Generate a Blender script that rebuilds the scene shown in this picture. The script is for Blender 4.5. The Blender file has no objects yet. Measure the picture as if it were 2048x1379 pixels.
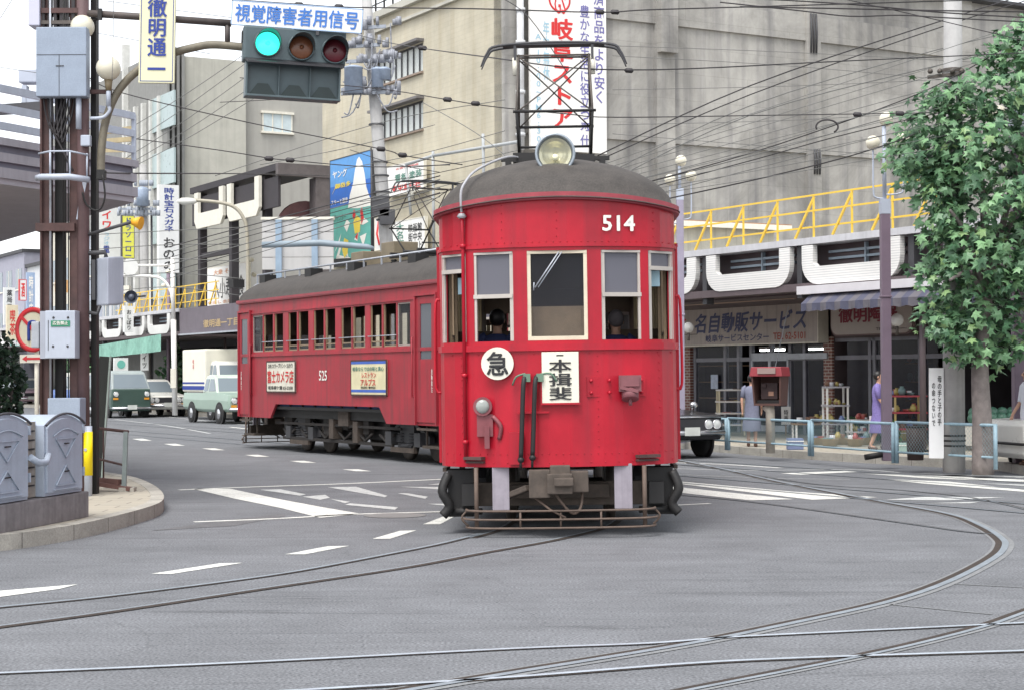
import bpy, bmesh, math, random
from mathutils import Vector, Matrix, Euler
R = math.radians
random.seed(7)
SC = bpy.context.scene
COL = SC.collection
# ---------------------------------------------------------------- camera
CAMH, FPX, W0, H0 = 1.6, 3500.0, 2048.0, 1379.0
PITCH, ROLL = math.atan((752 - H0/2)/FPX), R(0.3)
cam = bpy.data.objects.new('camera', bpy.data.cameras.new('camera'))
COL.objects.link(cam)
cam.data.sensor_width = 36.0
cam.data.lens = FPX/W0*36.0
cam.data.clip_start, cam.data.clip_end = 0.1, 2000
CM = Matrix.Rotation(R(90) + PITCH, 4, 'X') @ Matrix.Rotation(-ROLL, 4, 'Z')
CM.translation = (0, 0, CAMH)
cam.matrix_world = CM
SC.camera = cam
# ---------------------------------------------------------------- sky, sun, exposure
SUN_EL, SUN_AZ = R(62), R(205)          # azimuth measured clockwise from +Y
w = bpy.data.worlds.new('World'); SC.world = w; w.use_nodes = True
nt = w.node_tree; bg = nt.nodes['Background']
sky = nt.nodes.new('ShaderNodeTexSky'); sky.sky_type = 'NISHITA'; sky.sun_disc = False
sky.sun_elevation, sky.sun_rotation = SUN_EL, SUN_AZ
sky.air_density, sky.dust_density, sky.ozone_density = 1.0, 1.5, 1.0
hs = nt.nodes.new('ShaderNodeHueSaturation'); hs.inputs['Saturation'].default_value = 0.2
nt.links.new(sky.outputs[0], hs.inputs['Color']); nt.links.new(hs.outputs[0], bg.inputs['Color'])
bg.inputs['Strength'].default_value = 0.15
sun = bpy.data.objects.new('sun', bpy.data.lights.new('sun', 'SUN')); COL.objects.link(sun)
sun.data.energy, sun.data.angle, sun.data.color = 1.5, R(32), (1.0, 0.97, 0.92)
sd = Vector((math.sin(SUN_AZ)*math.cos(SUN_EL), math.cos(SUN_AZ)*math.cos(SUN_EL), math.sin(SUN_EL)))
sun.rotation_euler = sd.to_track_quat('Z', 'Y').to_euler(); sun.location = (0, -5, 30)
vs = SC.view_settings
vs.view_transform, vs.look, vs.gamma, vs.exposure = 'Standard', 'None', 1.0, 1.12
SC.cycles.max_bounces = 6; SC.cycles.transparent_max_bounces = 16

# ---------------------------------------------------------------- street frame and sight lines (used to plan real positions)
A = R(29.4)
DV = Vector((-math.sin(A), math.cos(A), 0)); NV = Vector((math.cos(A), math.sin(A), 0))
ROT = {'W': 0.0, 'S': A - R(90), 'D': A}          # S: x = towards us along the street, y = away from the street.  D: x = across, y = along the street
RI = {k: Matrix.Rotation(-v, 3, 'Z') for k, v in ROT.items()}
RF = {k: Matrix.Rotation(v, 3, 'Z') for k, v in ROT.items()}
R3 = CM.to_3x3()
def ray(px, py): return R3 @ Vector(((px - W0/2)/FPX, (H0/2 - py)/FPX, -1))
def G(px, py, z=0.0):
    r = ray(px, py); t = (z - CAMH)/r.z
    return Vector((r.x*t, r.y*t, z))
def PY(px, py, Y):
    r = ray(px, py); t = Y/r.y
    return Vector((r.x*t, Y, CAMH + r.z*t))
def PN(px, py, n):
    r = ray(px, py); t = n/(r.x*NV.x + r.y*NV.y)
    return Vector((r.x*t, r.y*t, CAMH + r.z*t))
def PD(px, py, d):
    r = ray(px, py); t = d/(r.x*DV.x + r.y*DV.y)
    return Vector((r.x*t, r.y*t, CAMH + r.z*t))
def toS(p): return RI['S'] @ Vector(p)
def toD(p): return RI['D'] @ Vector(p)
def sN(px, py, n): return toS(PN(px, py, n))       # street coordinates of a sight line on the plane n
def sD(px, py, d): return toD(PD(px, py, d))
def S(x, y, z=0.0): return RF['S'] @ Vector((x, y, z))

# ---------------------------------------------------------------- materials
MATS = {}
def M(name, col, rough=0.65, metal=0.0, var=0.15, scale=3.0, bump=0.0, streak=0.0, emit=0.0, dirt=None, spec=0.5, fine=0.0, blotch=0.0):
    if name in MATS: return MATS[name]
    m = bpy.data.materials.new(name); m.use_nodes = True; MATS[name] = m
    t = m.node_tree; N, L = t.nodes, t.links; b = N['Principled BSDF']
    b.inputs['Roughness'].default_value = rough; b.inputs['Metallic'].default_value = metal
    b.inputs['Specular IOR Level'].default_value = spec
    tc = N.new('ShaderNodeTexCoord')
    nz = N.new('ShaderNodeTexNoise'); nz.inputs['Scale'].default_value = scale; nz.inputs['Detail'].default_value = 8; nz.inputs['Roughness'].default_value = 0.65
    L.new(tc.outputs['Object'], nz.inputs['Vector'])
    mx = N.new('ShaderNodeMix'); mx.data_type = 'RGBA'
    c = Vector(col[:3]); lo = c*(1 - var); hi = Vector([min(1, v) for v in c*(1 + var*0.8)])
    mx.inputs['A'].default_value = (*lo, 1); mx.inputs['B'].default_value = (*hi, 1)
    rp = N.new('ShaderNodeMapRange'); rp.inputs['From Min'].default_value = 0.3; rp.inputs['From Max'].default_value = 0.7
    L.new(nz.outputs['Fac'], rp.inputs['Value']); L.new(rp.outputs[0], mx.inputs['Factor'])
    out = mx.outputs['Result']
    if streak:
        mp = N.new('ShaderNodeMapping'); mp.inputs['Scale'].default_value = (4.5, 4.5, 0.16)
        L.new(tc.outputs['Object'], mp.inputs['Vector'])
        n2 = N.new('ShaderNodeTexNoise'); n2.inputs['Scale'].default_value = scale*0.8; n2.inputs['Detail'].default_value = 6
        L.new(mp.outputs[0], n2.inputs['Vector'])
        r2 = N.new('ShaderNodeMapRange'); r2.inputs['From Min'].default_value = 0.48; r2.inputs['From Max'].default_value = 0.72; r2.inputs['To Max'].default_value = streak
        L.new(n2.outputs['Fac'], r2.inputs['Value'])
        m2 = N.new('ShaderNodeMix'); m2.data_type = 'RGBA'
        L.new(out, m2.inputs['A']); dc = dirt or tuple(c*0.35); m2.inputs['B'].default_value = (*dc, 1)
        L.new(r2.outputs[0], m2.inputs['Factor']); out = m2.outputs['Result']
    if blotch:
        n4 = N.new('ShaderNodeTexNoise'); n4.inputs['Scale'].default_value = 0.28; n4.inputs['Detail'].default_value = 10; n4.inputs['Roughness'].default_value = 0.72; n4.inputs['Distortion'].default_value = 0.6
        L.new(tc.outputs['Object'], n4.inputs['Vector'])
        r4 = N.new('ShaderNodeMapRange'); r4.inputs['From Min'].default_value = 0.36; r4.inputs['From Max'].default_value = 0.64; r4.inputs['To Min'].default_value = 1 - blotch; r4.inputs['To Max'].default_value = 1 + blotch*.5
        L.new(n4.outputs['Fac'], r4.inputs['Value'])
        v4 = N.new('ShaderNodeVectorMath'); v4.operation = 'SCALE'; L.new(out, v4.inputs[0]); L.new(r4.outputs[0], v4.inputs['Scale']); out = v4.outputs[0]
    if fine:
        n3 = N.new('ShaderNodeTexNoise'); n3.inputs['Scale'].default_value = 55; n3.inputs['Detail'].default_value = 3
        L.new(tc.outputs['Object'], n3.inputs['Vector'])
        r3 = N.new('ShaderNodeMapRange'); r3.inputs['From Min'].default_value = 0.3; r3.inputs['From Max'].default_value = 0.7
        r3.inputs['To Min'].default_value = 1 - fine; r3.inputs['To Max'].default_value = 1 + fine
        L.new(n3.outputs['Fac'], r3.inputs['Value'])
        vm = N.new('ShaderNodeVectorMath'); vm.operation = 'SCALE'; L.new(out, vm.inputs[0]); L.new(r3.outputs[0], vm.inputs['Scale']); out = vm.outputs[0]
    L.new(out, b.inputs['Base Color'])
    rr = N.new('ShaderNodeMapRange'); rr.inputs['To Min'].default_value = max(0.02, rough - 0.12); rr.inputs['To Max'].default_value = min(1, rough + 0.12)
    L.new(nz.outputs['Fac'], rr.inputs['Value']); L.new(rr.outputs[0], b.inputs['Roughness'])
    if bump:
        bp = N.new('ShaderNodeBump'); bp.inputs['Strength'].default_value = bump; bp.inputs['Distance'].default_value = 0.02
        L.new(nz.outputs['Fac'], bp.inputs['Height']); L.new(bp.outputs[0], b.inputs['Normal'])
    if emit:
        b.inputs['Emission Color'].default_value = (*col[:3], 1); b.inputs['Emission Strength'].default_value = emit
    return m
def bricky(name, c1, c2, mortar, bw, bh, rough=0.8, streak=0.0, frame='S', ms=0.012, blotch=0.0, dirt=None, axis='X', rename=None):
    m = M(name, c1, rough, var=0.12, scale=0.6, streak=streak, blotch=blotch, dirt=dirt)
    t = m.node_tree; N, L = t.nodes, t.links; b = N['Principled BSDF']
    tc = N.new('ShaderNodeTexCoord'); sp = N.new('ShaderNodeSeparateXYZ'); L.new(tc.outputs['Object'], sp.inputs[0])
    cb = N.new('ShaderNodeCombineXYZ'); L.new(sp.outputs[axis], cb.inputs['X']); L.new(sp.outputs['Z'], cb.inputs['Y'])
    br = N.new('ShaderNodeTexBrick'); br.inputs['Scale'].default_value = 1.0; br.inputs['Brick Width'].default_value = bw; br.inputs['Row Height'].default_value = bh
    br.inputs['Mortar Size'].default_value = ms; br.inputs['Color1'].default_value = (*c1, 1); br.inputs['Color2'].default_value = (*c2, 1); br.inputs['Mortar'].default_value = (*mortar, 1)
    L.new(cb.outputs[0], br.inputs['Vector'])
    old = b.inputs['Base Color'].links[0].from_socket
    mm = N.new('ShaderNodeMix'); mm.data_type = 'RGBA'; mm.blend_type = 'MULTIPLY'; mm.inputs['Factor'].default_value = 1
    g = N.new('ShaderNodeVectorMath'); g.operation = 'DIVIDE'; L.new(old, g.inputs[0]); g.inputs[1].default_value = c1
    L.new(g.outputs[0], mm.inputs['A']); L.new(br.outputs['Color'], mm.inputs['B']); L.new(mm.outputs['Result'], b.inputs['Base Color'])
    return m
def glass(name, col=(0.05, 0.06, 0.07), rough=0.06, alpha=0.35, spec=0.35):
    if name in MATS: return MATS[name]
    m = bpy.data.materials.new(name); m.use_nodes = True; MATS[name] = m
    t = m.node_tree; N, L = t.nodes, t.links; b = N['Principled BSDF']
    b.inputs['Base Color'].default_value = (*col, 1); b.inputs['Specular IOR Level'].default_value = spec
    nz = N.new('ShaderNodeTexNoise'); nz.inputs['Scale'].default_value = 6
    r2 = N.new('ShaderNodeMapRange'); r2.inputs['To Min'].default_value = rough; r2.inputs['To Max'].default_value = rough + 0.1
    L.new(nz.outputs['Fac'], r2.inputs['Value']); L.new(r2.outputs[0], b.inputs['Roughness'])
    b.inputs['Alpha'].default_value = alpha
    return m
# palette
RED = M('red_paint', (0.44, 0.011, 0.027), 0.34, spec=0.32, var=0.16, scale=1.6, streak=0.45, dirt=(0.17, 0.02, 0.03), bump=0.2, blotch=0.16)
RED2 = M('faded_red_paint', (0.38, 0.022, 0.038), 0.5, var=0.2, scale=1.8, streak=0.6, dirt=(0.15, 0.035, 0.04), bump=0.2, blotch=0.18)
ROOF = M('roof_canvas', (0.058, 0.051, 0.046), 0.8, var=0.3, scale=5, bump=0.3, fine=0.2)
CREAM = M('window_cream', (0.62, 0.55, 0.42), 0.55)
BLACK = M('black_iron', (0.012, 0.011, 0.011), 0.6, var=0.3)
DKGREY = M('dark_grey', (0.05, 0.05, 0.055), 0.6, var=0.3)
RUST = M('rusty_brown', (0.075, 0.038, 0.035), 0.7, var=0.4, scale=6, bump=0.2)
IRON = M('worn_iron', (0.10, 0.085, 0.075), 0.6, metal=0.3, var=0.35, scale=8)
BRAKE = M('brake_dust', (0.082, 0.064, 0.052), 0.8, var=0.4, scale=8)
STEEL = M('galvanized_steel', (0.38, 0.40, 0.44), 0.5, metal=0.3, var=0.2, scale=6)
BGREY = M('blue_grey_paint', (0.27, 0.32, 0.40), 0.55, var=0.1, scale=4, fine=0.06)
LGREY = M('light_grey_paint', (0.42, 0.46, 0.54), 0.5, var=0.1, scale=3, streak=0.15)
WHITE = M('white_paint', (0.78, 0.77, 0.74), 0.5, var=0.08)
OFFWHITE = M('old_white_paint', (0.70, 0.67, 0.58), 0.55, var=0.1, scale=5, streak=0.12)
YELLOW = M('yellow_paint', (0.78, 0.52, 0.06), 0.5, var=0.12)
GREENP = M('dark_green_paint', (0.055, 0.11, 0.09), 0.5, var=0.2)
SIGGREEN = M('signal_green_paint', (0.07, 0.10, 0.11), 0.45, var=0.2)
RAILP = M('rail_blue_paint', (0.23, 0.34, 0.40), 0.5, var=0.2, scale=10)
PURPLE = M('purple_brown_paint', (0.17, 0.125, 0.165), 0.5, var=0.12)
GLOBE = M('milk_glass', (0.66, 0.62, 0.50), 0.25, var=0.06, scale=8)
GLASS = glass('window_glass', (0.04, 0.043, 0.055), 0.05, 0.38, 0.3)
DGLASS = glass('dark_glass', (0.035, 0.037, 0.055), 0.05, 0.5, 0.4)
TINK = M('ink_blue', (0.02, 0.045, 0.26), 0.6, var=0.1)
TRED = M('ink_red', (0.62, 0.03, 0.03), 0.6, var=0.1)
TBLK = M('ink_black', (0.02, 0.02, 0.022), 0.6, var=0.1)
TGRN = M('ink_green', (0.10, 0.24, 0.19), 0.6, var=0.1)
TWHT = M('ink_white', (0.82, 0.80, 0.74), 0.6, var=0.05)
CONC = M('pole_concrete', (0.36, 0.355, 0.35), 0.85, var=0.18, scale=3, streak=0.25, bump=0.15)
WIRE = M('cable_black', (0.03, 0.026, 0.028), 0.6, var=0.2)
WIREG = M('cable_grey', (0.13, 0.13, 0.125), 0.6, var=0.2)
SKIN = M('skin', (0.52, 0.30, 0.21), 0.55, var=0.08)
HAIR = M('black_hair', (0.015, 0.013, 0.013), 0.5, var=0.2)
TYRE = M('tyre_rubber', (0.02, 0.02, 0.02), 0.8, var=0.2)
CHROME = M('chrome', (0.62, 0.62, 0.64), 0.18, metal=0.9, var=0.05)

# ---------------------------------------------------------------- objects
ORG = {}
def props(o, label=None, cat=None, group=None, kind=None):
    if label: o['label'] = label
    if cat: o['category'] = cat
    if group: o['group'] = group
    if kind: o['kind'] = kind
    return o
def thing(name, label, cat, at=(0, 0, 0), frame='W', group=None, turn=0.0):
    o = bpy.data.objects.new(name, None); COL.objects.link(o); o.empty_display_size = 0.3
    at = Vector(at); o.location = RF[frame] @ at; o.rotation_euler = (0, 0, ROT[frame] + turn)
    ORG[o.name] = at
    return props(o, label, cat, group)
class MB:
    def __init__(s): s.v, s.f, s.mi, s.sm, s.m = [], [], [], [], 0
    def add(s, vs, fs, smooth=False):
        k = len(s.v); s.v += [Vector(v) for v in vs]
        for f in fs: s.f.append([i + k for i in f]); s.mi.append(s.m); s.sm.append(smooth)
        return s
    def box(s, lo, hi, rot=None, c=None):
        x0, y0, z0 = lo; x1, y1, z1 = hi
        vs = [Vector((x, y, z)) for z in (z0, z1) for y in (y0, y1) for x in (x0, x1)]
        if rot is not None:
            c = Vector(c) if c is not None else (Vector(lo) + Vector(hi))/2
            vs = [c + rot @ (v - c) for v in vs]
        return s.add(vs, [(0, 2, 3, 1), (4, 5, 7, 6), (0, 1, 5, 4), (2, 6, 7, 3), (0, 4, 6, 2), (1, 3, 7, 5)])
    def bar(s, p, q, w, h=None, up=(0, 0, 1)):
        p, q = Vector(p), Vector(q); h = h or w; d = (q - p)
        if d.length < 1e-6: return s
        d = d.normalized(); u = Vector(up)
        if abs(d.dot(u)) > 0.97: u = Vector((0, 1, 0)) if abs(d.y) < 0.9 else Vector((1, 0, 0))
        a = d.cross(u).normalized()*w/2; b = a.cross(d).normalized()*h/2
        vs = [e + i*a + j*b for e in (p, q) for i, j in ((-1, -1), (1, -1), (1, 1), (-1, 1))]
        return s.add(vs, [(3, 2, 1, 0), (4, 5, 6, 7), (0, 1, 5, 4), (1, 2, 6, 5), (2, 3, 7, 6), (3, 0, 4, 7)])
    def tube(s, pts, r, n=8, cap=True, smooth=True):
        pts = [Vector(p) for p in pts]; rs = r if isinstance(r, (list, tuple)) else [r]*len(pts)
        rings = []; prev = None
        for i, p in enumerate(pts):
            d = (pts[min(i + 1, len(pts) - 1)] - pts[max(i - 1, 0)]).normalized()
            u = prev if prev is not None else (Vector((0, 0, 1)) if abs(d.z) < 0.9 else Vector((1, 0, 0)))
            a = d.cross(u).normalized(); b = a.cross(d).normalized(); prev = b
            rings.append([p + rs[i]*(math.cos(t)*a + math.sin(t)*b) for t in [2*math.pi*j/n for j in range(n)]])
        vs = [v for rg in rings for v in rg]; fs = []
        for i in range(len(pts) - 1):
            for j in range(n): fs.append((i*n + j, i*n + (j + 1) % n, (i + 1)*n + (j + 1) % n, (i + 1)*n + j))
        s.add(vs, fs, smooth)
        if cap:
            k = len(s.v) - len(vs); s.f.append([k + j for j in range(n)][::-1]); s.mi.append(s.m); s.sm.append(False)
            s.f.append([k + (len(pts) - 1)*n + j for j in range(n)]); s.mi.append(s.m); s.sm.append(False)
        return s
    def cyl(s, p, q, r, n=16, smooth=True): return s.tube([p, q], r, n, True, smooth)
    def ball(s, c, r, n=16, sc=(1, 1, 1)):
        c = Vector(c); vs, fs = [], []; m = n//2
        for i in range(m + 1):
            th = math.pi*i/m
            for j in range(n):
                ph = 2*math.pi*j/n
                vs.append(c + Vector((r*sc[0]*math.sin(th)*math.cos(ph), r*sc[1]*math.sin(th)*math.sin(ph), r*sc[2]*math.cos(th))))
        for i in range(m):
            for j in range(n): fs.append((i*n + j, (i + 1)*n + j, (i + 1)*n + (j + 1) % n, i*n + (j + 1) % n))
        return s.add(vs, fs, True)
    def lathe(s, prof, c=(0, 0, 0), n=16, axis='z', smooth=True):
        c = Vector(c); vs, fs = [], []
        for r, h in prof:
            for j in range(n):
                t = 2*math.pi*j/n; a, b = r*math.cos(t), r*math.sin(t)
                vs.append(c + Vector({'z': (a, b, h), 'y': (a, h, b), 'x': (h, a, b)}[axis]))
        for i in range(len(prof) - 1):
            for j in range(n): fs.append((i*n + j, i*n + (j + 1) % n, (i + 1)*n + (j + 1) % n, (i + 1)*n + j))
        return s.add(vs, fs, smooth)
    def prism(s, pts, ext):
        pts = [Vector(p) for p in pts]; e = Vector(ext); n = len(pts)
        return s.add(pts + [p + e for p in pts], [list(range(n))[::-1], list(range(n, 2*n))] + [(i, (i + 1) % n, n + (i + 1) % n, n + i) for i in range(n)])
    def quad(s, a, b, c, d): return s.add([a, b, c, d], [(0, 1, 2, 3)])
    def poly(s, pts): return s.add(pts, [list(range(len(pts)))])
    def build(s, name, mat, parent=None, label=None, cat=None, group=None, kind=None, frame='W', bevel=0.0, at=None):
        me = bpy.data.meshes.new(name)
        if parent is not None: org = ORG[parent.name]
        else:
            if at is None:
                xs = [v.x for v in s.v]; ys = [v.y for v in s.v]; zs = [v.z for v in s.v]
                org = Vector(((min(xs) + max(xs))/2, (min(ys) + max(ys))/2, min(zs)))
            else: org = Vector(at)
        me.from_pydata([v - org for v in s.v], [], s.f)
        mats = mat if isinstance(mat, (list, tuple)) else [mat]
        for m in mats: me.materials.append(m)
        me.polygons.foreach_set('material_index', [min(i, len(mats) - 1) for i in s.mi])
        me.polygons.foreach_set('use_smooth', s.sm)
        bm = bmesh.new(); bm.from_mesh(me); bmesh.ops.recalc_face_normals(bm, faces=bm.faces)
        if bevel:
            eg = [e for e in bm.edges if len(e.link_faces) == 2 and e.calc_face_angle(0) > 0.6]
            bmesh.ops.bevel(bm, geom=eg, offset=bevel, segments=2, profile=0.6, affect='EDGES', clamp_overlap=True)
        bm.to_mesh(me); bm.free(); me.update()
        o = bpy.data.objects.new(name, me); COL.objects.link(o)
        if parent is not None: o.parent = parent
        else: o.location = RF[frame] @ org; o.rotation_euler = (0, 0, ROT[frame])
        ORG[o.name] = org
        return props(o, label, cat, group, kind)
def _each(s, name, mat, parent=None, key=None, **kw):
    """one mesh per separate piece (or per group of pieces with the same key of their centre)"""
    par = list(range(len(s.v)))
    def fd(a):
        while par[a] != a: par[a] = par[par[a]]; a = par[a]
        return a
    for f in s.f:
        r = fd(f[0])
        for i in f[1:]: par[fd(i)] = r
    grp = {}
    for k, f in enumerate(s.f): grp.setdefault(fd(f[0]), []).append(k)
    if key:
        g2 = {}
        for r, fs in grp.items():
            ids = {i for k in fs for i in s.f[k]}; c = sum((s.v[i] for i in ids), Vector((0, 0, 0)))/len(ids); g2.setdefault(key(c), []).extend(fs)
        grp = g2
    out = []
    for fs in grp.values():
        ids = sorted({i for k in fs for i in s.f[k]}); mp = {i: j for j, i in enumerate(ids)}; q = MB(); q.v = [s.v[i] for i in ids]
        q.f = [[mp[i] for i in s.f[k]] for k in fs]; q.mi = [s.mi[k] for k in fs]; q.sm = [s.sm[k] for k in fs]; out.append(q.build(name, mat, parent, **kw))
    return out
MB.each = _each
def text(name, string, mat, parent, c, w, h, face='-y', bold=0.012, vertical=False, ext=0.004, shear=0.0, roll=0.0, spacing=1.0):
    """flat lettering, one mesh, fitted into w x h around c (in the parent's coordinates)"""
    cu = bpy.data.curves.new(name, 'FONT'); cu.body = '\n'.join(string) if vertical else string
    cu.align_x = 'CENTER'; cu.size = 1.0; cu.offset = min(bold, .006); cu.extrude = 0.0; cu.resolution_u = 2; cu.shear = shear; cu.space_line = spacing
    tmp = bpy.data.objects.new('tmp', cu); COL.objects.link(tmp)
    dg = bpy.context.evaluated_depsgraph_get(); dg.update()
    me = bpy.data.meshes.new_from_object(tmp.evaluated_get(dg)); bpy.data.objects.remove(tmp); bpy.data.curves.remove(cu)
    xs = [v.co.x for v in me.vertices] or [0, 1]; ys = [v.co.y for v in me.vertices] or [0, 1]
    x0, x1, y0, y1 = min(xs), max(xs), min(ys), max(ys)
    sx = w/max(x1 - x0, 1e-4); sy = h/max(y1 - y0, 1e-4)
    c = Vector(c) - ORG[parent.name]
    X, Z = {'-y': (Vector((1, 0, 0)), Vector((0, 0, 1))), '+x': (Vector((0, 1, 0)), Vector((0, 0, 1))), '-x': (Vector((0, -1, 0)), Vector((0, 0, 1)))}[face] if isinstance(face, str) else face
    if roll: rm = Matrix.Rotation(roll, 3, X.cross(Z)); X, Z = rm @ X, rm @ Z
    nrm = X.cross(Z)
    base = [(v.co.x, v.co.y) for v in me.vertices]; polys = [list(q.vertices) for q in me.polygons]; nv = len(base)
    bx = bold*.55; offs = [(0, 0)] if bold < .011 else [(-bx, 0), (bx, bx*.5), (0, -bx*.7), (bx*.4, bx*.8)]
    vs, fs = [], []
    for k, (ox, oy) in enumerate(offs):
        vs += [c + X*((a + ox - (x0 + x1)/2)*sx) + Z*((b + oy - (y0 + y1)/2)*sy) + nrm*(ext + .0006*k) for a, b in base]
        fs += [[i + k*nv for i in f] for f in polys]
    me = bpy.data.meshes.new(name); me.from_pydata(vs, [], fs)
    me.materials.clear(); me.materials.append(mat)
    o = bpy.data.objects.new(name, me); COL.objects.link(o); o.parent = parent; ORG[o.name] = ORG[parent.name]
    return o
def dup(root, loc, rot=None, label=None, group=None, scale=None):
    r = root.copy(); COL.objects.link(r); r.location = loc
    if rot is not None: r.rotation_euler = rot
    if scale: r.scale = scale
    if label: r['label'] = label
    if group: r['group'] = group
    for ch in list(root.children):
        c = ch.copy(); COL.objects.link(c); c.parent = r
        for g in list(ch.children):
            d = g.copy(); COL.objects.link(d); d.parent = c
    return r
def smooth_line(pts, k=6):
    pts = [Vector(p) for p in pts]; out = []
    for i in range(len(pts) - 1):
        a, b, c, d = pts[max(i - 1, 0)], pts[i], pts[i + 1], pts[min(i + 2, len(pts) - 1)]
        for j in range(k):
            t = j/k
            out.append(0.5*((2*b) + (c - a)*t + (2*a - 5*b + 4*c - d)*t*t + (3*b - a - 3*c + d)*t**3))
    out.append(pts[-1]); return out
def strip(mb, pts, w, z, off=0.0):
    pts = [Vector((p[0], p[1], z)) for p in pts]; L, Rr = [], []
    for i, p in enumerate(pts):
        d = (pts[min(i + 1, len(pts) - 1)] - pts[max(i - 1, 0)]).normalized(); a = Vector((-d.y, d.x, 0))
        L.append(p + a*(off + w/2)); Rr.append(p + a*(off - w/2))
    n = len(pts); mb.add(L + Rr, [(i, n + i, n + i + 1, i + 1) for i in range(n - 1)])

# ---------------------------------------------------------------- ground, kerbs, rails, markings
def asphalt():
    m = M('asphalt', (0.156, 0.161, 0.172), 0.85, var=0.15, scale=1.3, fine=0.5, bump=0.05, spec=0.3, blotch=0.12)
    t = m.node_tree; N, L = t.nodes, t.links; b = N['Principled BSDF']; old = b.inputs['Base Color'].links[0].from_socket
    tc = N.new('ShaderNodeTexCoord'); mp = N.new('ShaderNodeMapping'); mp.inputs['Rotation'].default_value = (0, 0, R(-17)); mp.inputs['Scale'].default_value = (0.25, 3, 1)
    nz = N.new('ShaderNodeTexNoise'); nz.inputs['Scale'].default_value = 1.2; nz.inputs['Detail'].default_value = 9; nz.inputs['Roughness'].default_value = 0.7
    L.new(tc.outputs['Object'], mp.inputs[0]); L.new(mp.outputs[0], nz.inputs['Vector'])
    rp = N.new('ShaderNodeMapRange'); rp.inputs['From Min'].default_value = 0.35; rp.inputs['From Max'].default_value = 0.7; rp.inputs['To Min'].default_value = 0.90; rp.inputs['To Max'].default_value = 1.08
    L.new(nz.outputs['Fac'], rp.inputs[0])
    vm = N.new('ShaderNodeVectorMath'); vm.operation = 'SCALE'; L.new(old, vm.inputs[0]); L.new(rp.outputs[0], vm.inputs['Scale'])
    # cracks
    vo = N.new('ShaderNodeTexVoronoi'); vo.feature = 'DISTANCE_TO_EDGE'; vo.inputs['Scale'].default_value = 0.45
    wv = N.new('ShaderNodeTexNoise'); wv.inputs['Scale'].default_value = 1.5; wv.inputs['Detail'].default_value = 6
    ad = N.new('ShaderNodeVectorMath'); ad.operation = 'ADD'; L.new(tc.outputs['Object'], ad.inputs[0]); L.new(wv.outputs['Color'], ad.inputs[1]); L.new(tc.outputs['Object'], wv.inputs['Vector'])
    L.new(ad.outputs[0], vo.inputs['Vector'])
    cr = N.new('ShaderNodeMapRange'); cr.inputs['From Max'].default_value = 0.006; cr.inputs['To Min'].default_value = 0.80; cr.inputs['To Max'].default_value = 1.0
    L.new(vo.outputs['Distance'], cr.inputs[0])
    v2 = N.new('ShaderNodeVectorMath'); v2.operation = 'SCALE'; L.new(vm.outputs[0], v2.inputs[0]); L.new(cr.outputs[0], v2.inputs['Scale'])
    # oil and tyre stains
    st = N.new('ShaderNodeTexNoise'); st.inputs['Scale'].default_value = 1.1; st.inputs['Detail'].default_value = 7; st.inputs['Roughness'].default_value = 0.75; st.inputs['Distortion'].default_value = 1.2
    L.new(mp.outputs[0], st.inputs['Vector'])
    sr = N.new('ShaderNodeMapRange'); sr.inputs['From Min'].default_value = 0.56; sr.inputs['From Max'].default_value = 0.70; sr.inputs['To Min'].default_value = 1.0; sr.inputs['To Max'].default_value = 0.64
    L.new(st.outputs['Fac'], sr.inputs[0])
    v3 = N.new('ShaderNodeVectorMath'); v3.operation = 'SCALE'; L.new(v2.outputs[0], v3.inputs[0]); L.new(sr.outputs[0], v3.inputs['Scale'])
    L.new(v3.outputs[0], b.inputs['Base Color'])
    return m
mb = MB(); mb.quad((-700, -60, 0), (700, -60, 0), (700, 1200, 0), (-700, 1200, 0))
mb.build('road', asphalt(), kind='structure', at=(0, 0, 0))
PAVE = bricky('paving_slabs', (0.40, 0.36, 0.29), (0.37, 0.34, 0.28), (0.22, 0.20, 0.17), 0.6, 0.3, 0.85)
def flat_uv(m):
    for n in m.node_tree.nodes:
        if n.bl_idname == 'ShaderNodeCombineXYZ':
            sp = [x for x in m.node_tree.nodes if x.bl_idname == 'ShaderNodeSeparateXYZ'][0]
            m.node_tree.links.new(sp.outputs['Y'], n.inputs['Y'])
flat_uv(PAVE)
KERB = M('kerb_stone', (0.36, 0.34, 0.30), 0.85, var=0.2, scale=4, bump=0.2, fine=0.15)
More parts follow.
